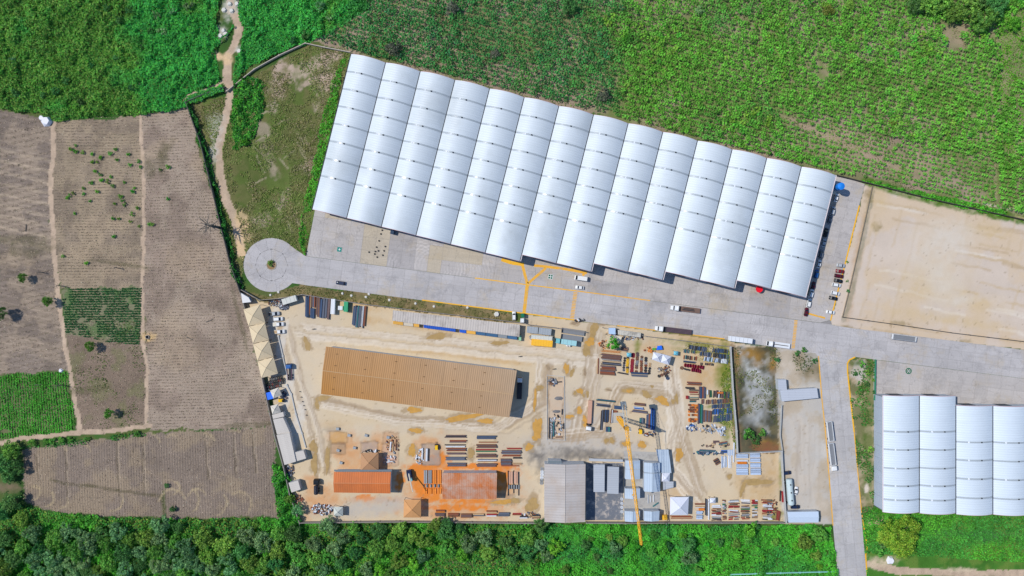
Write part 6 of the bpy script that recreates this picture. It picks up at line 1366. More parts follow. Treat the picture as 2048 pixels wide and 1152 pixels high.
crate('container', 'white container right of the upright racks', 'container', 665.5, 613, 8, 30, 2.6, -3, M_TRW)
crate('crate', 'small white crate left of the green container', 'crate', 680.5, 616, 9, 8, 1.2, -3, M_TRW)
crate('container', 'left grey container behind the gate', 'container', 1065, 660, 22, 13, 2.6, -6, CGR); crate('container', 'right grey container behind the gate', 'container', 1090, 663, 25, 13, 2.8, -7, CGR)
crate('container', 'yellow container below the grey ones behind the gate', 'container', 1084, 686, 42, 13, 2.6, -5, CY); crate('container', 'dirty grey roofed container above the yellow one', 'container', 1083.5, 675.5, 42, 8, 2.2, -5, plain('dirty_white', C(206, 206, 196), .7, var=.12))
crate('skip_bin', 'yellow skip at the south wall below the grey compound', 'skip', 1330, 1035.5, 10, 9, 1.8, 0, CY)
crate('gate_tower', 'white gate cabin with green top at the works gate', 'cabin', 1044.5, 641, 7, 8, 3.2, 0, PAINT['white']); crate('gate_canopy', 'green painted canopy above the white gate cabin', 'canopy', 1045.5, 631, 6, 8, 2.9, 0, PAINT['green'])
crate('gate_canopy', 'pale green strip roof below the long shed end', 'canopy', 1040, 676, 5, 10, 2.2, 0, plain('pale_green', C(150, 200, 160), .7))
for x, y, lb in [(676, 901, 'pale block left in the dusty plot'), (709, 896, 'pale block right of the dusty plot'), (682, 926, 'white block above the orange hall'), (698, 871, 'tall grey block at the top of the dusty plot'), (732, 871, 'slanted dark block in the dusty plot'), (675, 858, 'grey block on the ash heap'), (776, 875, 'small dark block in the rubble')]:
    crate('block', lb, 'block', x, y, 6, 5, 1.0, rnd.uniform(-20, 20), CGR)
# painted trestle plates beside the rusty hall
for x, c, lb in [(851, 'grey', 'left grey plate'), (860, 'grey', 'second grey plate'), (869.5, 'orange', 'left orange plate'), (879, 'orange', 'right orange plate')]:
    stack(x, 953.5, 27, 7.2, 90, 2, c, lb + ' standing left of the rusty hall', name='painted_plate', part='plate', h=.5, cat='plate', jit=.01)
for x, lb in [(851, 'first'), (860, 'second'), (869, 'third'), (879, 'fourth')]: stack(x, 982, 11, 7.2, 90, 2, 'orange', lb + ' small orange plate from the left below the trestle comb', name='painted_plate', part='plate', h=.5, cat='plate', jit=.01)
stack(865, 971.5, 6.5, 36, 90, 14, ('orange', 'dark', 'grey'), 'striped trestle comb left of the rusty hall', name='trestle_comb', part='rail', h=.6, cat='trestle'); stack(1028, 973.5, 9, 22, 90, 9, ('grey', 'dark'), 'striped trestle comb right of the rusty hall', name='trestle_comb', part='rail', h=.6, cat='trestle')
for x, lb in [(1021.5, 'left'), (1032, 'right')]: stack(x, 955, 24, 8, 90, 2, 'pink', lb + ' pink plate right of the rusty hall', name='painted_plate', part='plate', h=.4, cat='plate', jit=.01)
for x in (1016, 1027, 1037): stack(x, 966, 50, 1.5, 90, 1, 'dark', {1016: 'left', 1027: 'middle', 1037: 'right'}[x] + ' dark rail right of the rusty hall', name='rail', part='rail', h=.4, cat='rail')
stack(844.5, 908, 26, 3, 88, 1, 'white', 'left white beam on the casting bed', name='cast_beam', part='beam', h=.8, cat='beam'); stack(853.5, 909, 26, 4, 88, 1, 'white', 'right white beam on the casting bed', name='cast_beam', part='beam', h=1.4, cat='beam')
for x, y, l, a, c, lb in [(781, 893, 20, 85, 'white', 'white upright bar in the rubble plot'), (786, 896, 18, 88, 'tan', 'tan upright bar in the rubble plot'), (792, 890, 24, 88, 'brown', 'brown upright bar in the rubble plot'), (780, 923, 14, 5, 'white', 'pale bar below the rubble plot'), (1098.5, 856, 42, 89, 'dark', 'dark long bar in the foundation pit'), (1107, 858, 34, 89, 'teal', 'teal long bar in the foundation pit'), (1103, 865, 26, 89, 'grey', 'grey long bar in the foundation pit'), (1117, 874, 14, 2, 'brown', 'brown block in the foundation pit'), (1124, 824, 12, 88, 'dark', 'short dark bar in the foundation pit'), (1127, 852, 12, 88, 'dark', 'short dark bar at the pit edge'), (1116, 764, 16, 5, 'dark', 'dark bar at the head of the foundation pit')]:
    stack(x, y, l, 2.4, a, 1, c, lb, name='loose_bar', part='bar', h=.5, cat='bar')
for x, y, w, h, lb in [(1118, 797, 9, 4, 'grey spoil at the middle of the foundation pit'), (1113, 823, 9, 3.4, 'grey spoil low in the foundation pit'), (1106, 862, 7, 12, 'dark spoil at the foot of the foundation pit')]:
    n = 20; r = random.Random(int(x)); V = [(*W(x + w * math.cos(2 * math.pi * i / n) * r.uniform(.75, 1.15), y + h * math.sin(2 * math.pi * i / n) * r.uniform(.75, 1.15)), .0) for i in range(n)] + [(*W(x, y), .5)]
    tag(obj('spoil_heap', mesh('spoil_heap', V, [((i + 1) % n, i, n) for i in range(n)]), plain('spoil', C(120, 118, 118), .95, var=.2)), lb, 'spoil heap')
# scrap heaps: a jumble nobody could count
def heap(px, py, rx, ry, n, label, cols, hmax=.9, size=(.4, 1.6)):
    m = {}
    for i in range(n):
        a, q = rnd.uniform(0, 6.28), math.sqrt(rnd.random()); x, y = W(px + rx * q * math.cos(a), py + ry * q * math.sin(a)); c = rnd.choice(cols)
        m.setdefault(c, MB()).box(x, y, .0, rnd.uniform(*size), rnd.uniform(.25, .9), rnd.uniform(.15, hmax), rnd.uniform(0, 3.1), rnd.uniform(.6, 1))
    root = None
    for c, b in m.items():
        o = b.out('scrap_heap' if root is None else 'scrap', SM[c], root); 
        if root is None: root = o; tag(o, label, 'scrap heap', kind='stuff')
        else: o['kind'] = 'stuff'
JC = ['dark', 'slate', 'rust', 'white', 'tan', 'brown', 'navy', 'grey']
for a in [(555, 606, 18, 8, 90, 'jumbled scrap at the top of the west yard', JC), (568, 612, 10, 7, 60, 'scrap tangle beside the white box trailer', ['dark', 'grey', 'slate']), (581, 940, 8, 12, 50, 'scrap heap below the large west shed', JC), (596, 1000, 10, 14, 50, 'reddish scrap heap below the square hut', ['brown', 'rust', 'dark', 'pink']), (644, 1018, 23, 11, 130, 'scattered white and dark scrap in the southwest corner', JC + ['white', 'white']), (1105, 764, 8, 8, 50, 'scrap at the head of the foundation pit', JC), (1112, 850, 12, 22, 50, 'loose scrap low in the foundation pit', ['grey', 'dark', 'white']), (1385, 855, 12, 8, 40, 'blue scrap bits below the pipe rows', ['navy', 'blue', 'grey', 'white']), (1418, 858, 22, 8, 45, 'strewn pale scrap below the navy rows', ['white', 'grey', 'dark', 'tan', 'paleblue']), (1445, 862, 10, 9, 30, 'pale scrap pile near the light wall', ['paleblue', 'white', 'slate']),
          (1415, 906, 30, 3, 50, 'thin scatter of parts above the lower yard', ['teal', 'slate', 'white', 'navy']), (1430, 890, 30, 5, 26, 'small parts laid out above the scatter', ['purple', 'dark', 'tan']), (1327, 738, 14, 8, 40, 'clutter below the white double tent', JC), (1225, 668, 12, 6, 30, 'clutter around the small blue room', JC), (1262, 676, 24, 3, 34, 'clutter below the long pale roof', JC), (778, 918, 14, 9, 50, 'pale rubble below the rubble plot', ['white', 'grey', 'pink']), (786, 888, 14, 18, 40, 'rubble plot beside the brown pyramid roof', ['tan', 'rust', 'grey', 'brown']), (745, 902, 14, 2, 26, 'small parts along the brown pyramid roof', ['white', 'dark']), (1080, 675, 30, 3, 30, 'parts on the dirty grey container roof line', ['dark', 'tan', 'grey']), (1302, 700, 14, 5, 24, 'orange debris left of the blue tarpaulin', ['orange', 'tan', 'rust']), (1208, 690, 12, 10, 30, 'clutter left of the round tree', ['orange', 'tan', 'brown']), (1545, 1020, 12, 20, 36, 'brown scrap near the yard corner', ['brown', 'rust', 'dark']), (840, 915, 8, 18, 30, 'clutter on the casting bed', ['grey', 'dark', 'white']), (570, 790, 6, 8, 14, 'odd parts beside the small canopy', ['navy', 'purple', 'dark']), (1060, 1030, 20, 6, 30, 'clutter left of the grey hall foot', JC), (1300, 868, 12, 6, 24, 'clutter around the yellow dumper', JC), (1160, 641, 10, 3, 10, 'rubble by the hump at the road edge', ['white', 'dark', 'grey'])]: heap(*a)
# pillars of a casting floor in the compound, bollards, boulders
for x, y, l, a, lb in [(1296, 998, 18, 90, 'left'), (1301, 998, 14, 90, 'middle'), (1307, 996, 16, 90, 'right')]: stack(x, y, l, 1.6, a, 1, 'white', lb + ' white beam on the compound floor', name='loose_bar', part='bar', h=.4, cat='bar')
stack(1311, 1009, 14, 2, 35, 1, 'teal', 'slanted teal bar on the compound floor', name='loose_bar', part='bar', h=.5, cat='bar'); stack(1332, 1047, 10, 1.4, -58, 1, 'white', 'white pole sticking out past the yellow skip', name='loose_bar', part='bar', h=.3, cat='bar')
for i, y in enumerate((783, 794, 803, 811, 819, 830)): 
    t = thing('bollard', 'dark bollard number %s from the top in the line beside the west sheds' % nth[i], 'bollard', 600 + i * 2.6, y); MB().cyl(0, 0, 0, .8, .22, 8).cyl(0, 0, .8, .95, .22, 8, .08).out('stem', M_DKST, t)
def boulder(px, py, r, label, grp, mat):
    m = MB(); q = random.Random(int(px * 7 + py)); V = [(q.uniform(.8, 1.1) * r * math.cos(i * 1.047), q.uniform(.8, 1.1) * r * math.sin(i * 1.047), 0) for i in range(6)] + [(q.uniform(.5, .8) * r * math.cos(i * 1.047), q.uniform(.5, .8) * r * math.sin(i * 1.047), r * .6) for i in range(6)]
    m.add(V, [(6, 7, 8, 9, 10, 11)] + [(i, (i + 1) % 6, 6 + (i + 1) % 6, 6 + i) for i in range(6)]); tag(m.out('boulder', mat, None, loc=(*W(px, py), .0)), label, 'boulder', grp)
M_BLD = plain('white_stone', C(214, 210, 200), .9, var=.15)
for x, y in [(541, 590), (557, 584), (685, 587), (703, 591), (732, 594), (738, 588), (779, 600), (831, 607), (868, 613), (935, 615), (995, 628)]: boulder(x, y, .8, ORD[[541, 557, 685, 703, 732, 738, 779, 831, 868, 935, 995].index(x)] + ' pale block from the left lying in the brown verge', 'pale blocks in the verge', M_BLD)
boulder(994, 628, 1.6, 'largest pale block in the verge near the gate', None, M_BLD)
for x, y in [(446, 62), (452, 68), (440, 72), (458, 8), (448, 20), (462, 22), (474, 8), (476, 102)]: boulder(x + rnd.uniform(-3, 3), y, 1.4, 'pale rubble block, %s along the upper track' % {62: 'uppermost of the middle three', 68: 'rightmost of the middle three', 72: 'leftmost of the middle three', 8: 'left at the very top' if x < 460 else 'right at the very top', 20: 'left near the top', 22: 'right near the top', 102: 'right of the bend'}[y], 'rubble by the upper track', M_BLD)
boulder(94, 243, 3.0, 'large white rubbish heap at the edge of the scrub', None, plain('white_rubbish', C(232, 230, 236), .7)); boulder(84, 236, 1.6, 'small white rubbish heap at the edge of the scrub', None, plain('white_rubbish', C(232, 230, 236), .7))
boulder(122, 741, 1.2, 'white bundle at the corner of the green crop plot', None, plain('white_rubbish', C(232, 230, 236), .7)); boulder(1780, 1120, 2.2, 'white sack heap near the big tree', None, plain('white_rubbish', C(232, 230, 236), .7))
wl = thing('well', 'round dark well in the sandy patch beside the path', 'well', 295.5, 674); MB().ring(0, 0, 0, .6, 1.0, .75, 16).out('rim', M_CW, wl); MB().cyl(0, 0, .0, .15, .74, 14).out('water', plain('black_water', (.004, .006, .008), .1), wl)

for k, (x, y) in enumerate([(1010, 690), (1000, 720), (985, 775), (965, 825), (980, 855), (955, 860), (1035, 820), (1025, 855), (1015, 890), (970, 905), (950, 880), (905, 865)]):
    o = obj('tyre', ringm('dark', .42, .3, .3), None, None, (*W(512 + x / 4, 288 + y / 4), .105)); tag(o, '%s from top, loose dark tyre on the yellowed apron slabs' % ORD[sum(1 for q in (690, 720, 775, 825, 855, 860, 820, 855, 890, 905, 880, 865) if q < y)] , 'tyre', 'loose tyres on the apron')
crate('loading_booth', 'dark blue loading booth at the warehouse wall above the oiled slabs', 'booth', 784.5, 463.5, 7, 9, 2.6, -14, plain('booth_blue', C(30, 60, 90), .6), z=.1)

# ------------------------------------------------------------------ vegetation
def leafquads(P_, N_, size, asp=1.6):
    """quads of half length size (n,) centred at P_ (n,3), facing N_ (n,3)"""
    n = len(P_); R_ = RNG.normal(size=(n, 3)); N_ = N_ / np.linalg.norm(N_, axis=1, keepdims=True)
    U = np.cross(N_, R_); U /= np.linalg.norm(U, axis=1, keepdims=True) + 1e-9; V = np.cross(N_, U)
    a = size[:, None]; b = (size / asp)[:, None]; dr = np.array([[0, 0, 1.0]]) * a * .25
    Q_ = np.stack([P_ - U * a - dr, P_ - V * b, P_ + U * a - dr, P_ + V * b], 1)
    return Q_.reshape(-1, 3), np.arange(4 * n).reshape(n, 4)

def cmix(pal, n, var=.25):
    pal = np.array(pal); k = RNG.integers(0, len(pal), n); f = RNG.random((n, 1)); c = pal[k] * (1 - f * .5) + pal[RNG.integers(0, len(pal), n)] * f * .5
    return np.clip(c * 1.16 * (1 + var * RNG.normal(size=(n, 1))), .004, .8)

G_BR, G_MID, G_DK, G_BL, G_YL, G_OL = C(92, 178, 52), C(72, 150, 54), C(46, 112, 50), C(64, 146, 96), C(146, 178, 56), C(136, 152, 62)
M_LEAF = leafmat('foliage', 0); M_CROWN = leafmat('crown_foliage', .28); M_BARK = plain('bark', C(96, 80, 64), .95, var=.3); M_DRYW = plain('dry_wood', C(110, 104, 96), .95, var=.3)

def scatter(poly, dens):
    xs = [p[0] for p in poly]; ys = [p[1] for p in poly]; A = (max(xs) - min(xs)) * (max(ys) - min(ys)) * S * S
    n = int(A * dens); x = RNG.uniform(min(xs), max(xs), n); y = RNG.uniform(min(ys), max(ys), n)
    gi = np.clip(((x - gx[0]) / GS + .5).astype(int), 0, W_ - 1); gj = np.clip(((y - gy[0]) / GS + .5).astype(int), 0, H_ - 1)
    ok = (zid[gj, gi] < NZ) & ~inside(tc, x, y) & ~inside(MAIN, x, y) & ~inside(SOUTH, x, y) & ~inside(APRON, x, y)
    x, y = x[ok], y[ok]
    k = inside(poly, x + (fbm(x, y, 18, 77) - .5) * 14, y + (fbm(x, y, 18, 78) - .5) * 14); return x[k], y[k]

def cover(name, poly, dens, size, hmin, hmax, pal, label, lump=14, seed=0, patch=None, thin=0.0, tilt=.55, skip=None, cat='undergrowth', pal2=None, bias=None, rows=None, asp=1.5):
    """a mass of leaves over a lumpy surface"""
    x, y = scatter(poly, dens)
    if thin > 0:
        k = fbm(x, y, 40, 600 + seed) > thin; x, y = x[k], y[k]
    if skip is not None:
        k = np.ones(len(x), bool)
        for sp in skip: k &= ~inside(sp, x, y)
        x, y = x[k], y[k]
    if rows is not None:                      # plants and straw stand in drills
        a, per, wd = rows; a = math.radians(a); q = x * math.sin(a) + y * math.cos(a); t_ = x * math.cos(a) - y * math.sin(a)
        q = np.round(q / per) * per + RNG.normal(size=len(q)) * wd + (fbm(x, y, 60, 690) - .5) * 5; x, y = q * math.sin(a) + t_ * math.cos(a), q * math.cos(a) - t_ * math.sin(a)
    n = len(x); l = fbm(x, y, lump, 620 + seed, 3); e = 1.5
    l2 = smooth(l, .32, .72); h = hmin + (hmax - hmin) * l2
    lx = fbm(x + e, y, lump, 620 + seed, 3); ly = fbm(x, y + e, lump, 620 + seed, 3); g = (hmax - hmin) / .4 / (e * S)
    N_ = np.stack([-(lx - l) * g, (ly - l) * g, np.ones(n)], 1) + RNG.normal(size=(n, 3)) * tilt
    N_[:, 2] = np.abs(N_[:, 2]) + .15
    z = h * (1 - .45 * RNG.random(n) ** 2) + .05
    c = cmix(pal, n)
    if pal2 is not None:
        m = smooth(fbm(x, y, 55, 660 + seed, 4) + (bias(x, y) if bias else 0), .34, .68)[:, None]; c = c * (1 - m) + cmix(pal2, n) * m
    c = c * (0.62 + .45 * fbm(x, y, 45, 680 + seed, 3) + .35 * fbm(x, y, 14, 684 + seed, 2))[:, None]
    V, F = leafquads(np.stack([(x - 1024) * S, (576 - y) * S, z], 1), N_, size * RNG.uniform(.6, 1.3, n), asp)
    o = obj(name, fast_mesh(name, V, F, np.repeat(c, 4, 0)), M_LEAF); tag(o, label, cat, kind='stuff'); return o

SCR2 = [(468, 178), (500, 150), (530, 170), (525, 230), (500, 290), (470, 300), (462, 240)]
TRK = [(430, 100), (478, 45), (492, 60), (470, 130), (470, 190), (445, 185)]
ROCK = [(440, 0), (480, 0), (478, 40), (440, 85), (434, 40)]
cover('scrub', Z_SCRUB, 9.0, .5, .2, 2.3, [C(92, 162, 54), C(78, 146, 52), C(114, 164, 60), C(58, 122, 48), C(130, 158, 72)], 'dense low green scrub filling the upper left corner', 16, 1, skip=[TRK, ROCK], pal2=[C(64, 166, 66), C(56, 152, 74), C(84, 180, 66)], bias=lambda x, y: np.clip((x - 290) / 300, -.28, .2))
cover('scrub', SCR2, 9, .5, .3, 2.6, [G_MID, G_BR, G_DK], 'green scrub clump beside the dirt track', 14, 2)
cover('meadow_grass', Z_MEADOW, 5.5, .34, .05, .5, [C(106, 132, 56), C(128, 138, 70), C(92, 128, 48), C(150, 146, 96)], 'dry green grass between track and warehouse', 12, 3, thin=.40, cat='grass', pal2=[C(130, 124, 76), C(164, 148, 116), C(110, 120, 60)])
cover('meadow_grass', [(600, 430), (632, 420), (690, 130), (702, 115), (680, 120), (640, 260), (616, 380), (596, 480), (610, 512), (618, 470)], 7, .45, .2, 1.6, [G_BR, G_MID, C(96, 160, 40)], 'bright green weeds along the warehouse side wall', 12, 4, cat='grass')
cover('vine', [(377, 206), (384, 204), (412, 286), (448, 426), (470, 520), (488, 580), (478, 575), (440, 440), (404, 300)], 12, .42, .8, 3.0, [G_MID, G_DK, G_DK], 'dark creeper along the long field wall', 10, 5, cat='creeper')
cover('hedge', [(368, 206), (376, 193), (446, 171), (455, 182), (420, 196), (380, 209)], 18, .4, 1.6, 2.4, [G_MID, G_BL, G_BR], 'clipped green hedge beside the dirt path', 20, 6, cat='hedge')
cover('scrub', [(545, 925), (572, 935), (606, 1046), (600, 1100), (575, 1060), (558, 1040), (552, 990)], 10, .5, .6, 3.5, [G_MID, G_DK, G_BR], 'bushes outside the lower west wall', 14, 7)
cover('scrub', [(-180, 1000), (50, 1010), (120, 1026), (330, 1038), (560, 1036), (602, 1044), (800, 1046), (1090, 1048), (1090, 1330), (-180, 1330)], 5.5, .55, .2, 2.0, [G_MID, G_DK, G_OL, G_MID], 'undergrowth below the woodland trees', 16, 8, pal2=[G_BR, G_MID, C(84, 170, 50)])
cover('scrub', [(1080, 1047), (1640, 1050), (1660, 1052), (1678, 1140), (1692, 1330), (1080, 1330)], 7.5, .5, .2, 1.7, [G_BR, C(80, 176, 50), C(76, 168, 52)], 'bright green thicket below the halls', 20, 9, pal2=[G_MID, C(60, 150, 70)])
cover('meadow_grass', Z_SMEADOW, 6, .45, .1, .8, [G_BR, C(98, 176, 48), G_MID], 'bright grass below the smaller warehouse', 12, 10, skip=[[(1722, 1105), (1800, 1110), (2230, 1135), (2230, 1165), (1740, 1160)]], cat='grass', pal2=[C(70, 146, 62), G_MID])
cover('weeds', Z_STRIP, 4, .4, .1, .9, [G_MID, C(90, 116, 50), G_DK], 'weeds on the strip beside the south road', 10, 11, thin=.5, cat='weeds')
cover('weeds', Z_VERGE, 3.0, .32, .05, .35, [C(110, 116, 60), C(126, 120, 72), C(86, 104, 48)], 'dry weeds on the verge beside the road', 10, 12, thin=.40, cat='weeds')
cover('weeds', Z_WASTE, 3.0, .32, .05, .5, [C(96, 110, 60), C(124, 122, 66), C(84, 100, 56)], 'weeds in the waste lot', 10, 13, thin=.56, cat='weeds')
cover('weeds', [(1440, 770), (1458, 700), (1466, 700), (1472, 900), (1462, 870), (1452, 850), (1430, 842), (1450, 800)], 6, .32, .1, .6, [C(124, 140, 50), C(96, 130, 44)], 'yellow green weeds along the light wall', 9, 14, cat='weeds')
cover('weeds', [(1370, 683), (1455, 694), (1456, 726), (1400, 716), (1366, 700)], 2.2, .3, .05, .35, [C(124, 136, 56), C(140, 130, 70)], 'thin weeds among the upper pipe rows', 9, 15, cat='weeds')
cover('weeds', [(1720, 363), (1740, 362), (1870, 390), (2010, 420), (2020, 432), (2000, 432), (1860, 399)], 9, .5, .2, 1.4, [G_BR, C(92, 160, 40), G_MID], 'bright weeds outside the sand yard fence', 12, 16, cat='weeds')
cover('crop_rows', Z_CROPL, 7, .36, .15, .55, [G_BR, C(70, 160, 44), G_MID], 'bright green crop at the left edge', 8, 17, thin=.34, cat='crop', rows=(94, 5.2, .8))
cover('weeds', Z_DRYD, 1.2, .34, .05, .4, [C(104, 118, 62), C(90, 110, 50)], 'weeds in the fallow plot', 10, 18, thin=.5, cat='weeds')
cover('weeds', [(45, 894), (150, 878), (292, 862), (292, 870), (150, 890), (50, 902)], 4, .4, .1, 1.4, [G_MID, G_DK], 'weeds along the track above the ploughed field', 9, 19, thin=.48, cat='weeds')
cover('weeds', [(1585, 705), (1632, 710), (1640, 770), (1620, 760), (1590, 740)], 2.4, .36, .05, .7, [C(96, 104, 60), C(78, 96, 48)], 'scrubby weeds at the head of the gravel lot', 9, 20, thin=.42, cat='weeds')
STB = [C(186, 166, 144), C(200, 180, 158), C(112, 98, 88), C(132, 116, 102), C(128, 126, 92), C(92, 82, 74), C(176, 156, 134)]
for i_, (zz, lb) in enumerate([(Z_DRYA, 'straw and clods on the left dry field'), (Z_DRYB, 'straw and clods on the bushy dry field'), (Z_DRYC, 'straw and clods on the wide dry field'), (Z_DRYD, 'straw and clods in the fallow plot'), (Z_PLOUGH, 'clods on the ploughed field')]):
    cover('stubble', zz, [2.6, 2.8, 2.8, 2.0, 2.0][i_], .26, .03, .12, STB if i_ < 4 else STB[:4], lb, 10, 30 + i_, cat='stubble', tilt=.4, rows=[(12, 11, 1.9), (0, 5.6, .8), (2, 5.8, .8), None, (88, 5.2, .8)][i_], asp=2.0)
# low weeds between the plantation plants
cover('weeds', Z_PLANT, 1.8, .34, .05, .5, [C(104, 122, 66), C(120, 130, 76), C(86, 112, 60), C(150, 140, 104)], 'low weeds between the plantation plants', 14, 21, thin=.47, cat='weeds', pal2=[C(138, 172, 70), C(118, 160, 60), C(160, 160, 106)])
cover('weeds', [(1950, -180), (2230, -180), (2230, 400), (2000, 340), (1985, 200), (2000, 90)], 3.4, .42, .05, .7, [C(110, 168, 44), C(84, 150, 40)], 'bright grass on the right side of the plantation', 14, 22, cat='grass')
# dark green crop in drilled rows
xs_, ys_, cs_ = [], [], []
for k in range(24):
    y = 578 + k * 5.0; n = 420; x = RNG.uniform(122, 286, n); xs_.append(x); ys_.append(y + RNG.normal(size=n) * .9 + (x - 200) * -.01)
x = np.concatenate(xs_); y = np.concatenate(ys_); k = inside([(124, 578), (284, 572), (279, 690), (216, 684), (131, 665)], x, y) & (fbm(x, y, 26, 812) > .36); x, y = x[k], y[k]; n = len(x)
N_ = RNG.normal(size=(n, 3)) * .5; N_[:, 2] = 1
V, F = leafquads(np.stack([(x - 1024) * S, (576 - y) * S, RNG.uniform(.1, .5, n)], 1), N_, RNG.uniform(.22, .42, n)); o = obj('crop_rows', fast_mesh('crop_rows', V, F, np.repeat(cmix([C(40, 96, 52), C(52, 112, 56), C(36, 84, 48)], n), 4, 0)), M_LEAF); tag(o, 'dark green crop in close horizontal rows', 'crop', kind='stuff')

BAY = ['first', 'second', 'third', 'fourth', 'fifth', 'sixth', 'seventh', 'eighth', 'ninth', 'tenth', 'eleventh', 'twelfth', 'thirteenth', 'fourteenth']
LAND = [(40, 'at the left edge'), (110, 'below the corner trees'), (190, 'below the field left part'), (270, 'left of the ditch'), (340, 'at the ditch foot'), (430, 'right of the ditch foot'), (500, 'beside the lime green pond'), (560, 'below the field corner'), (640, 'below the west wall corner'), (720, 'below the small grey pyramid'), (800, 'left of the orange pyramid'), (870, 'below the orange pyramid'), (950, 'below the first wall stacks'), (1030, 'below the middle wall stacks'), (1090, 'left of the grey hall'), (1170, 'below the grey hall'), (1250, 'left of the crane jib'), (1330, 'right of the crane jib'), (1420, 'below the large white tent'), (1520, 'below the scrap rows'), (3000, 'near the south road')]
def where(px): return next(w for a, w in LAND if px < a)
# --- plantation: rosettes of long arching leaves
def rosette(n, r, h, seed):
    q = np.random.default_rng(seed); V, F = [], []
    for i in range(n):
        a = 6.283 * i / n + q.uniform(-.35, .35); l = r * q.uniform(.75, 1.1); w = l * q.uniform(.13, .2); c, s = math.cos(a), math.sin(a); z0 = h * q.uniform(.5, .8); zm = h * q.uniform(.9, 1.15); z1 = h * q.uniform(.45, .9); b = len(V)
        for d, ww, z in ((.08, w * .3, z0), (.5, w, zm), (.8, w * .8, (zm + z1) / 2)): V += [(d * l * c - ww * s, d * l * s + ww * c, z), (d * l * c + ww * s, d * l * s - ww * c, z)]
        V.append((l * c, l * s, z1)); F += [(b, b + 1, b + 3, b + 2), (b + 2, b + 3, b + 5, b + 4), (b + 4, b + 5, b + 6, b + 6)]
    return np.array(V), np.array(F)
RV = [rosette(8, 1.3, 2.1, 50 + i) for i in range(5)]
px_, py_ = np.meshgrid(np.arange(-900, 900, 6.9), np.arange(-620, 620, 8.6)); px_, py_ = px_ + RNG.uniform(-1.9, 1.9, px_.shape), py_ + RNG.uniform(-1.6, 1.6, px_.shape)
x = (1400 + px_ * .97 - py_ * .243).ravel(); y = (140 + px_ * .243 + py_ * .97).ravel()
inner = [(745, -180), (2230, -180), (2230, 470), (2048, 428), (1722, 352), (1672, 344), (1187, 219), (708, 102), (695, 94), (640, 84), (690, 45)]
bare = fbm(x, y, 38, 831, 4); k = inside(inner, x, y) & (bare > .22)
for a, b in (((1560, 230), (1800, 340)), ((1990, 330), (1992, 400))): k &= dline([a, b], x, y) > 3.5
k &= ~(inside([(1880, 45), (1955, 50), (1960, 95), (1890, 100)], x, y) & (bare < .52)) & ~(inside([(1990, -180), (2230, -180), (2230, 350), (2000, 330)], x, y) & (bare < .48))
x, y = x[k], y[k]; n = len(x); sc_ = RNG.uniform(.65, 1.3, n) * (.8 + .5 * fbm(x, y, 60, 835)) * np.where(inside([(1540, 215), (1640, 235), (1990, 330), (2000, 420), (1730, 350), (1600, 310)], x, y), .72, 1.0); order = np.argsort(-sc_)
vis = [i for i in order if 0 < x[i] < 2040 and 6 < y[i] < 440][:290]; vset = set(vis)
VV, FF, CC = [], [], []; base = 0
lite = smooth(fbm(x, y, 120, 840, 3) + (x - 1150) / 1300, .36, .70)
for i in range(n):
    d = np.array(C(78, 156, 80)) * (1 - lite[i]) + np.array(C(118, 190, 66)) * lite[i]
    if i in vset: continue
    v, f = RV[i % 5]; a = RNG.uniform(0, 6.28); ca, sa = math.cos(a) * sc_[i], math.sin(a) * sc_[i]
    P_ = np.stack([v[:, 0] * ca - v[:, 1] * sa + (x[i] - 1024) * S, v[:, 0] * sa + v[:, 1] * ca + (576 - y[i]) * S, v[:, 2] * sc_[i]], 1)
    VV.append(P_); FF.append(f + base); base += len(v); CC.append(np.repeat((d * RNG.uniform(.6, 1.4))[None] * np.array([[1, 1, 1]]), len(v), 0) * RNG.uniform(.75, 1.25, (len(v), 1)))
VV = np.concatenate(VV); FF = np.concatenate(FF); CC = np.concatenate(CC)
me = bpy.data.meshes.new('plantation_plants'); tri = FF[:, 2] == FF[:, 3]
me.from_pydata(VV.tolist(), [], [tuple(f[:3]) if t_ else tuple(f) for f, t_ in zip(FF.tolist(), tri.tolist())])
at = me.attributes.new('Col', 'FLOAT_COLOR', 'POINT'); at.data.foreach_set('color', np.concatenate([CC, np.ones((len(CC), 1))], 1).astype(np.float32).ravel())
tag(obj('plantation_plants', me, M_LEAF), 'leafy plants filling the plantation behind the long warehouse', 'plants', kind='stuff')
RM = []
for j, (v, f) in enumerate(RV * 2):
    me = bpy.data.meshes.new('plant'); me.from_pydata(v.tolist(), [], [tuple(q[:3]) if q[2] == q[3] else tuple(q) for q in f.tolist()])
    c = np.array([C(78, 156, 80), C(118, 190, 66)][j // 5])[None] * RNG.uniform(.75, 1.25, (len(v), 1)); at = me.attributes.new('Col', 'FLOAT_COLOR', 'POINT'); at.data.foreach_set('color', np.concatenate([c, np.ones((len(v), 1))], 1).astype(np.float32).ravel()); me.materials.append(M_CROWN); RM.append(me)
for i in vis:
    o = obj('plantation_plant', RM[(i % 5) + (5 if lite[i] > .5 else 0)], None, None, (*W(x[i], y[i]), 0), RNG.uniform(0, 6)); o.scale = (sc_[i],) * 3
    bay = int((x[i] - 702) / 69.3); dy_ = 108 + (x[i] - 702) * .2505 - y[i]
    tag(o, 'large %s rosette plant %s, %s' % ('bright' if lite[i] > .5 else 'dark', 'above the %s warehouse bay' % BAY[bay] if 0 <= bay < 14 else 'left of the warehouse bays' if bay < 0 else 'above the sand yard %s' % ['left end', 'left half', 'right half', 'right end'][min(3, int((x[i] - 1672) / 92))], 'near the wall' if dy_ < 60 else 'in mid field' if dy_ < 150 else 'far up the field'), 'plant', 'large bright plantation plants' if lite[i] > .5 else 'large dark plantation plants')

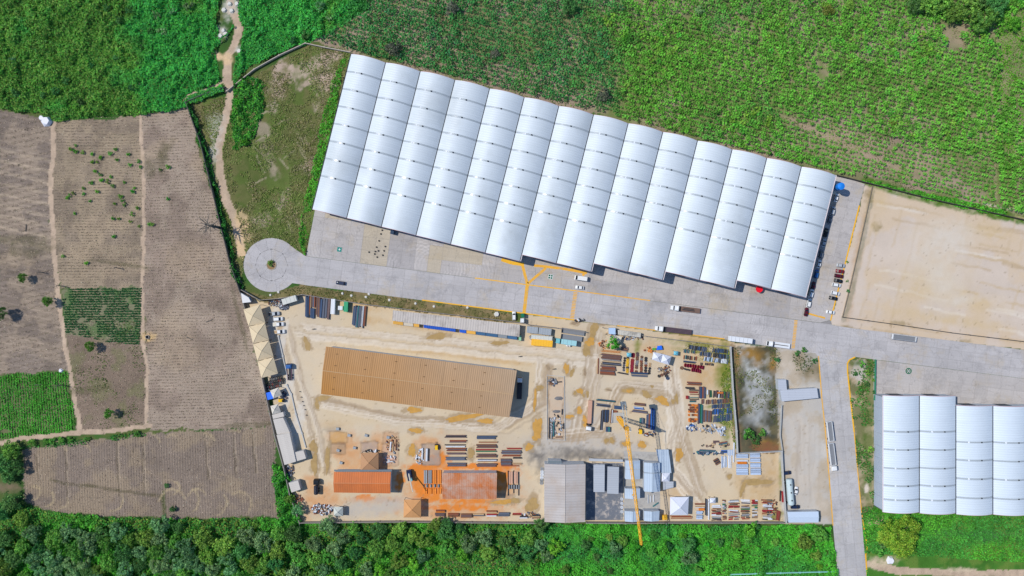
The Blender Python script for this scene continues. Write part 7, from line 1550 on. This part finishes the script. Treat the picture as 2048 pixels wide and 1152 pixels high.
# --- trees and bushes
def crown_mesh(seed, n, pal, flat=.75, clumps=42, leaf=.085, spread=.34):
    """unit radius crown, centre at z=flat, made of leafy clumps with gaps"""
    q = np.random.default_rng(seed); u = q.normal(size=(clumps, 3)); u /= np.linalg.norm(u, axis=1, keepdims=True); u[:, 2] = np.abs(u[:, 2]) * 1.0 - .18
    rad = q.uniform(.45, .92, (clumps, 1)) ** .7; Cc = u * rad * np.array([[1, 1, flat]])
    Cc[:, :2] *= (1 + .22 * np.sin(np.arctan2(Cc[:, 1], Cc[:, 0]) * 3 + q.uniform(0, 6)))[:, None]
    tone = q.uniform(.72, 1.3, clumps); k = q.integers(0, clumps, n); d = q.normal(size=(n, 3)); d /= np.linalg.norm(d, axis=1, keepdims=True); d[:, 2] = np.abs(d[:, 2]) * .9 - .1
    cr_ = q.uniform(.16, spread, clumps)[k][:, None]; P_ = Cc[k] + d * cr_ * q.uniform(.5, 1.05, (n, 1)); P_[:, 2] += flat
    N_ = d * .9 + q.normal(size=(n, 3)) * .4; N_[:, 2] = np.abs(N_[:, 2]) + .1
    V, F = leafquads(P_, N_, leaf * q.uniform(.6, 1.3, n)); c = cmix(pal, n, .14) * tone[k][:, None]
    me = fast_mesh('crown', V, F, np.repeat(c, 4, 0)); me.materials.append(M_CROWN); return me
def trunk_mesh(seed, flat=.75):
    q = random.Random(seed); m = MB(); m.tube((0, 0, 0), (.03, .02, flat * .8), .06, 7, .035)
    for i in range(6):
        a = i * 1.05 + q.uniform(-.3, .3); m.tube((.02, .01, flat * q.uniform(.45, .75)), (.6 * math.cos(a), .6 * math.sin(a), flat * q.uniform(1.0, 1.35)), .025, 5, .008)
    me = m.mesh('trunk'); me.materials.append(M_BARK); return me
PAL = dict(green=[C(110, 166, 68), C(90, 148, 66), C(128, 176, 72)], dark=[C(76, 132, 64), C(88, 142, 74), C(64, 116, 62)], bright=[G_BR, C(104, 190, 54), G_MID], olive=[G_OL, C(130, 144, 64), C(120, 128, 60), C(104, 136, 56)], blue=[C(116, 160, 104), C(102, 146, 96), C(88, 132, 84), C(132, 168, 106)], grey=[C(116, 122, 104), C(96, 110, 88), C(134, 132, 112)])
CR = {k: [crown_mesh(200 + 10 * j + i, 1500, p) for i in range(3)] for j, (k, p) in enumerate(PAL.items())}
TR = [trunk_mesh(i) for i in range(3)]
BUSH = {k: [crown_mesh(400 + 10 * j + i, 320, p, .7, 14, .15, .5) for i in range(2)] for j, (k, p) in enumerate(PAL.items())}
BT = trunk_mesh(9, .5)
def tree(px, py, r, kind, label, group=None, h=None, name='tree', cat='tree', bush=False, seed=None):
    """crown radius r and position in photograph pixels"""
    R_ = r * S; i = (seed if seed is not None else int(px * 3 + py)) ; zr = R_ * .9
    t = thing(name, label, cat, px, py, (px * 37 + py * 11) % 360, group, 0, zr)
    src = (BUSH if bush else CR)[kind]; c = obj('crown', src[i % len(src)], None, t); zs = R_ * (h or 1.0); c.scale = (R_, R_, zs)
    if bush: c.location.z = -.15 * R_
    k = obj('trunk', BT if bush else TR[i % 3], None, t); k.scale = (R_, R_, zs); return t
bl = [(150, 2.5), (140, 9), (150, 14), (164, 16), (184, 19), (201, 26), (220, 18), (255, 20), (233, 31), (194, 36), (183, 36), (259, 41), (276, 34), (280, 46), (190, 55), (200, 61), (221, 65), (201, 72), (214, 75), (181, 77), (248, 76), (224, 84), (166, 88), (269, 88), (145, 98), (193, 94), (166, 100), (138, 103), (133, 108), (240, 104), (244, 113), (179, 114), (229, 120), (248, 121), (274, 129), (149, 138), (263, 140), (225, 148), (236, 149), (260, 155), (278, 164), (335, 45), (320, 51), (298, 160), (226, 185), (125, 225), (335, 109), (171, 238), (304, 160), (230, 10), (265, 96)]
for i, (a, b) in enumerate(bl): tree(a, 288 + b, rnd.uniform(3.2, 5.2), 'bright' if i % 3 else 'green', 'small green bush, %s in the %s band of the bushy dry field' % (ORD[sum(1 for q in bl if b // 24 == q[1] // 24 and q[0] < a)] + ' from the left', nth[int(b // 24)] + ' '[:0] if b // 24 < 10 else 'lowest'), 'small bushes on the dry field', name='bush', cat='bush', bush=True)
for a in [(100, 603, 10, 'green', 'round green tree beside the left track', None, 1.9), (8, 627, 13, 'dark', 'dark feathery tree at the left edge', None, 1.9), (50, 555, 9, 'green', 'green tree with long shadow left of the track', None, 1.9), (184, 692, 10, 'green', 'green tree below the dark crop plot', None, 1.9), (222, 825, 9.5, 'green', 'green tree in the fallow plot', None, 1.9), (344, 1018, 7, 'dark', 'small dark tree in the ploughed field'), (333, 972, 5, 'dark', 'small bush inside the ploughed field'), (20, 903, 19, 'green', 'upper large tree at the left edge'), (4, 930, 20, 'dark', 'middle large tree at the left edge'), (32, 935, 17, 'dark', 'dark tree leaning out over the ploughed field'), (14, 955, 15, 'dark', 'lowest of the upper left edge trees'), (24, 1003, 22, 'dark', 'large dark tree at the lower left corner of the field'), (2, 1020, 18, 'dark', 'dark tree cut by the left edge'), (42, 1040, 16, 'green', 'green tree below the dark corner tree'), (320, 1050, 20, 'blue', 'broad tree at the foot of the ploughed field'), (355, 1055, 13, 'dark', 'dark tree right of the broad one'),
          (1225, 687, 12.5, 'bright', 'round bright tree in the works yard', None, 1.9), (1140, 14, 17, 'dark', 'single dark tree at the top of the plantation'), (1657, 20, 12, 'olive', 'olive tree in the upper plantation'), (1700, 10, 11, 'green', 'small tree at the top edge of the plantation'), (1785, 47, 10, 'green', 'small tree left of the grove'), (1797, 142, 6, 'blue', 'bluish bush inside the plantation'), (2030, 48, 14, 'bright', 'bright tree at the right edge below the grove'),
          (1832, 6, 20, 'dark', 'leftmost tree of the upper right grove'), (1858, 8, 22, 'green', 'second tree of the upper right grove'), (1884, 4, 22, 'green', 'third tree of the upper right grove'), (1912, 26, 20, 'green', 'outer tree at the front of the grove'), (1938, 16, 25, 'green', 'broad tree in the middle of the grove'), (1970, 34, 26, 'green', 'largest tree of the upper right grove'), (1994, 14, 23, 'dark', 'rightmost tree of the upper right grove'), (1960, 0, 18, 'dark', 'rear tree of the upper right grove'),
          (787, 97, 15, 'grey', 'grey leafless tree above the warehouse'), (905, 15, 14, 'grey', 'grey thin tree at the top of the plantation'), (990, 106, 10, 'grey', 'small grey tree above the fifth bay'), (1208, 190, 13, 'grey', 'grey brown tree above the eighth bay'), (1785, 245, 8, 'olive', 'olive bush low in the plantation'), (1400, 20, 10, 'blue', 'bluish bush at the top of the plantation'), (1250, 75, 9, 'bright', 'bright bush in the plantation'), (1320, 72, 8, 'green', 'green bush among the weeds of the plantation'),
          (596, 1020, 13, 'blue', 'tree outside the corner of the west wall'), (578, 1000, 11, 'green', 'tree outside the west wall above the corner'), (590, 975, 9, 'green', 'small tree outside the west wall beside the hut'), (655, 1050, 17, 'blue', 'broad tree outside the south wall below the small grey pyramid'), (895, 1048, 15, 'dark', 'dark tree outside the south wall below the stacks'), (870, 1050, 16, 'green', 'green tree left of the dark one at the south wall'), (920, 1058, 13, 'dark', 'shadowy tree right of the dark one at the south wall'), (1082, 1052, 16, 'dark', 'dark tree at the corner of the grey hall'), (1272, 1098, 13, 'bright', 'bright tree below the crane jib tip'), (1325, 1100, 14, 'bright', 'bright tree right of the crane jib tip'), (1375, 1090, 18, 'dark', 'dark tree in the thicket below the white tent'), (1380, 1115, 16, 'blue', 'bluish tree low in the thicket'), (1500, 1060, 15, 'bright', 'bright tree below the scrap rows'), (1512, 1052, 9, 'dark', 'dark tree below the scrap rows'), (1475, 1108, 10, 'bright', 'small bright tree low in the thicket'), (1640, 1070, 16, 'green', 'tree beside the south road at the white shed'), (1610, 1085, 16, 'green', 'lower tree beside the south road'), (1170, 1090, 12, 'dark', 'dark shrub in the thicket below the hall'), (1230, 1095, 13, 'blue', 'bluish shrub left of the jib tip')]:
    tree(*a)
for a, b in (((476, 205), 'bright'), ((490, 285), 'bright'), ((480, 240), 'green')): tree(*a, 9, b, {205: 'upper', 285: 'lower', 240: 'middle'}[a[1]] + ' bright bush between track and meadow', name='bush', cat='bush', bush=True)
tree(541, 527, 6.5, 'green', 'round bush on the turning circle island', name='bush', cat='bush', bush=True)
for i, (x, y, r) in enumerate([(62, 886, 8), (90, 884, 7), (104, 884, 7), (120, 880, 7), (140, 879, 6), (176, 879, 5), (275, 869, 7), (508, 1050, 8), (230, 1052, 9)]): tree(x, y, r, 'green', nth[i] + ' bush from the left along the edge of the ploughed field', name='bush', cat='bush', bush=True)
SB = [(212, 14, 8, 'dark'), (258, 18, 9, 'dark'), (237, 40, 8, 'dark'), (78, 40, 6, 'dark'), (42, 45, 6, 'dark'), (66, 62, 7, 'dark'), (30, 185, 10, 'dark'), (110, 182, 9, 'dark'), (85, 190, 7, 'dark'), (160, 205, 9, 'dark'), (232, 115, 8, 'dark'), (325, 62, 10, 'blue'), (345, 20, 9, 'blue'), (375, 12, 10, 'blue'), (310, 30, 8, 'blue'), (200, 222, 9, 'green'), (262, 175, 8, 'dark'), (24, 122, 8, 'blue'), (610, 70, 10, 'dark'), (585, 80, 9, 'dark'), (660, 35, 9, 'blue'), (640, 12, 10, 'blue'), (130, 160, 8, 'dark'), (300, 62, 7, 'dark'), (180, 130, 6, 'dark')]
for i, (x, y, r, k) in enumerate(SB):
    same = sorted(q[0] for q in SB if q[3] == k); tree(x, y, r, k, '%s %s bush from the left standing above the scrub' % (ORD[same.index(x)], {'dark': 'dark', 'blue': 'bluish', 'green': 'green'}[k]), 'taller bushes in the scrub', name='bush', cat='bush', bush=True)
for i, (x, y, r) in enumerate([(1555, 720, 6), (1498, 870, 12), (1512, 880, 10), (1525, 865, 8), (1595, 706, 6), (1610, 700, 6), (1630, 722, 6), (1725, 728, 7), (1712, 748, 4.5), (1736, 745, 6), (1735, 770, 6), (1748, 760, 4), (1748, 785, 4), (1742, 900, 7), (1738, 960, 7), (1760, 1105, 10), (1765, 1090, 10), (1695, 562, 3), (1697, 582, 4), (1695, 524, 3)]):
    tree(x, y, r, 'green' if i % 2 else 'dark', ['bush at the right side of the waste lot', 'large dark bush low in the waste lot', 'middle bush low in the waste lot', 'right bush low in the waste lot', 'bush at the head of the gravel lot', 'second bush at the head of the gravel lot', 'bush beside the junction kerb', 'bush at the top of the weedy strip', 'small bush on pale rubble in the weedy strip', 'bush right of the pale rubble', 'bush below the pale rubble', 'upper bush at the green fence', 'lower bush at the green fence', 'bush midway down the weedy strip', 'bush low in the weedy strip', 'lower bush left of the big tree', 'upper bush left of the big tree', 'small bush at the upper yard kerb', 'small bush below the parked cars', 'tiny bush at the end of the yellow kerb'][i], name='bush', cat='bush', bush=True)
# the wood along the bottom edge
wood = []
def fill(poly, rmin, rmax, kinds, n, label, group, gap=.78):
    xs = [p[0] for p in poly]; ys = [p[1] for p in poly]; c = 0
    for _ in range(n * 14):
        if c >= n: break
        x, y = rnd.uniform(min(xs), max(xs)), rnd.uniform(min(ys), max(ys)); r = rnd.uniform(rmin, rmax)
        if not inside(poly, np.array([x]), np.array([y]))[0] or any((x - a) ** 2 + (y - b) ** 2 < ((r + q) * gap) ** 2 for a, b, q in wood): continue
        wood.append((x, y, r)); c += 1; k = rnd.choice(kinds); tree(x, y, r, k, ('large ' if r > rmin + (rmax - rmin) * .6 else 'smaller ') + label % {'green': 'green', 'dark': 'dark green', 'blue': 'bluish green', 'bright': 'bright green', 'olive': 'olive'}[k] + ' ' + (where(x)) + (', high' if y < 1085 else ', low' if y > 1120 else ''), group)
fill([(-30, 1075), (120, 1062), (300, 1068), (440, 1078), (600, 1062), (600, 1175), (-30, 1175)], 14, 23, ['blue', 'green', 'dark', 'green', 'blue', 'blue'], 85, '%s tree in the dense wood', 'trees of the lower left wood', .66)
fill([(610, 1062), (760, 1056), (1120, 1075), (1110, 1115), (900, 1112), (800, 1150), (610, 1170)], 13, 20, ['blue', 'green', 'dark', 'green', 'bright'], 46, '%s tree in the loose wood', 'trees of the wood below the south wall', .8)
fill([(1120, 1060), (1640, 1075), (1650, 1140), (1130, 1150)], 6, 11, ['green', 'bright', 'dark', 'green'], 26, '%s shrub in the thicket', 'shrub trees in the thicket', 1.2)
# the large olive crowned tree beside the small warehouse: several boughs, one tree
bt = thing('broad_tree', 'very large olive crowned tree below the smaller warehouse', 'tree', 1800, 1070, 0, None, 0, 6)
big_c = crown_mesh(777, 9000, [C(150, 178, 54), C(126, 168, 50), C(164, 178, 68), C(104, 158, 48), C(118, 166, 52)], .62, 150, .034, .17); big_c.materials.clear(); big_c.materials.append(M_LEAF); c = obj('crown', big_c, None, bt); c.scale = (10.8, 10.6, 10.0)
k = obj('trunk', TR[0], None, bt); k.scale = (10.5, 10.5, 9)
# bare dead tree on the field wall
dt = thing('dead_tree', 'tall bare dead tree beside the long field wall', 'tree', 441, 456)
m = MB().tube((0, 0, 0), (-.6, .3, 9), .8, 7, .55).tube((-.6, .3, 9), (-1.4, .6, 15.5), .55, 6, .25); m.out('trunk', plain('dead_bark', C(70, 78, 80), .9, var=.3), dt)
q = random.Random(5)
for i in range(18):
    a = q.uniform(0, 6.28); z = q.uniform(9, 15); p0 = Vector((-.6 - (z - 9) * .12, .3 + (z - 9) * .06, z)); p1 = p0 + Vector((math.cos(a) * q.uniform(3, 5.4), math.sin(a) * q.uniform(3, 5.4), q.uniform(.5, 3)))
    MB().tube(p0, p1, .24, 5, .1).tube(p1, p1 + Vector((math.cos(a + .6) * 1.5, math.sin(a + .6) * 1.5, .6)), .07, 4, .03).tube(p0.lerp(p1, .6), p0.lerp(p1, .6) + Vector((math.cos(a - .8) * 1.4, math.sin(a - .8) * 1.4, .8)), .06, 4, .03).out('branch', M_DRYW, dt)
for i, (x, y, l, lb) in enumerate([(125, 770, 6, 'dark leaning dead tree at the corner of the green crop plot'), (236, 536, 4, 'small dead tree in the dry field'), (124, 572, 5, 'small dead tree beside the left track'), (85, 545, 4, 'bare shrub left of the left track')]):
    t = thing('dead_tree', lb, 'tree', x, y); MB().tube((0, 0, 0), (.3, .2, l), .25, 6, .1).out('trunk', M_DRYW, t)
    for j in range(7):
        a = j * .9; z = l * (.5 + .07 * j); MB().tube((.2, .1, z), (.2 + math.cos(a) * l * .4, .1 + math.sin(a) * l * .4, z + l * .15), .09, 4, .03).out('branch', M_DRYW, t)
for x, y, a, lb in [(420, 642, 15, 'fallen grey log upper in the wide dry field'), (380, 678, -30, 'fallen grey log lower in the wide dry field'), (53, 455, 80, 'fallen dark log in the left field'), (78, 770, 0, 'curved dark log in the green crop plot')]:
    t = thing('fallen_log', lb, 'log', x, y, a); MB().tube((-2, 0, .2), (1.6, .3, .25), .22, 6, .12).out('stem', M_DRYW, t); MB().tube((.4, .15, .25), (1.4, 1.1, .5), .1, 5, .04).out('branch', M_DRYW, t)
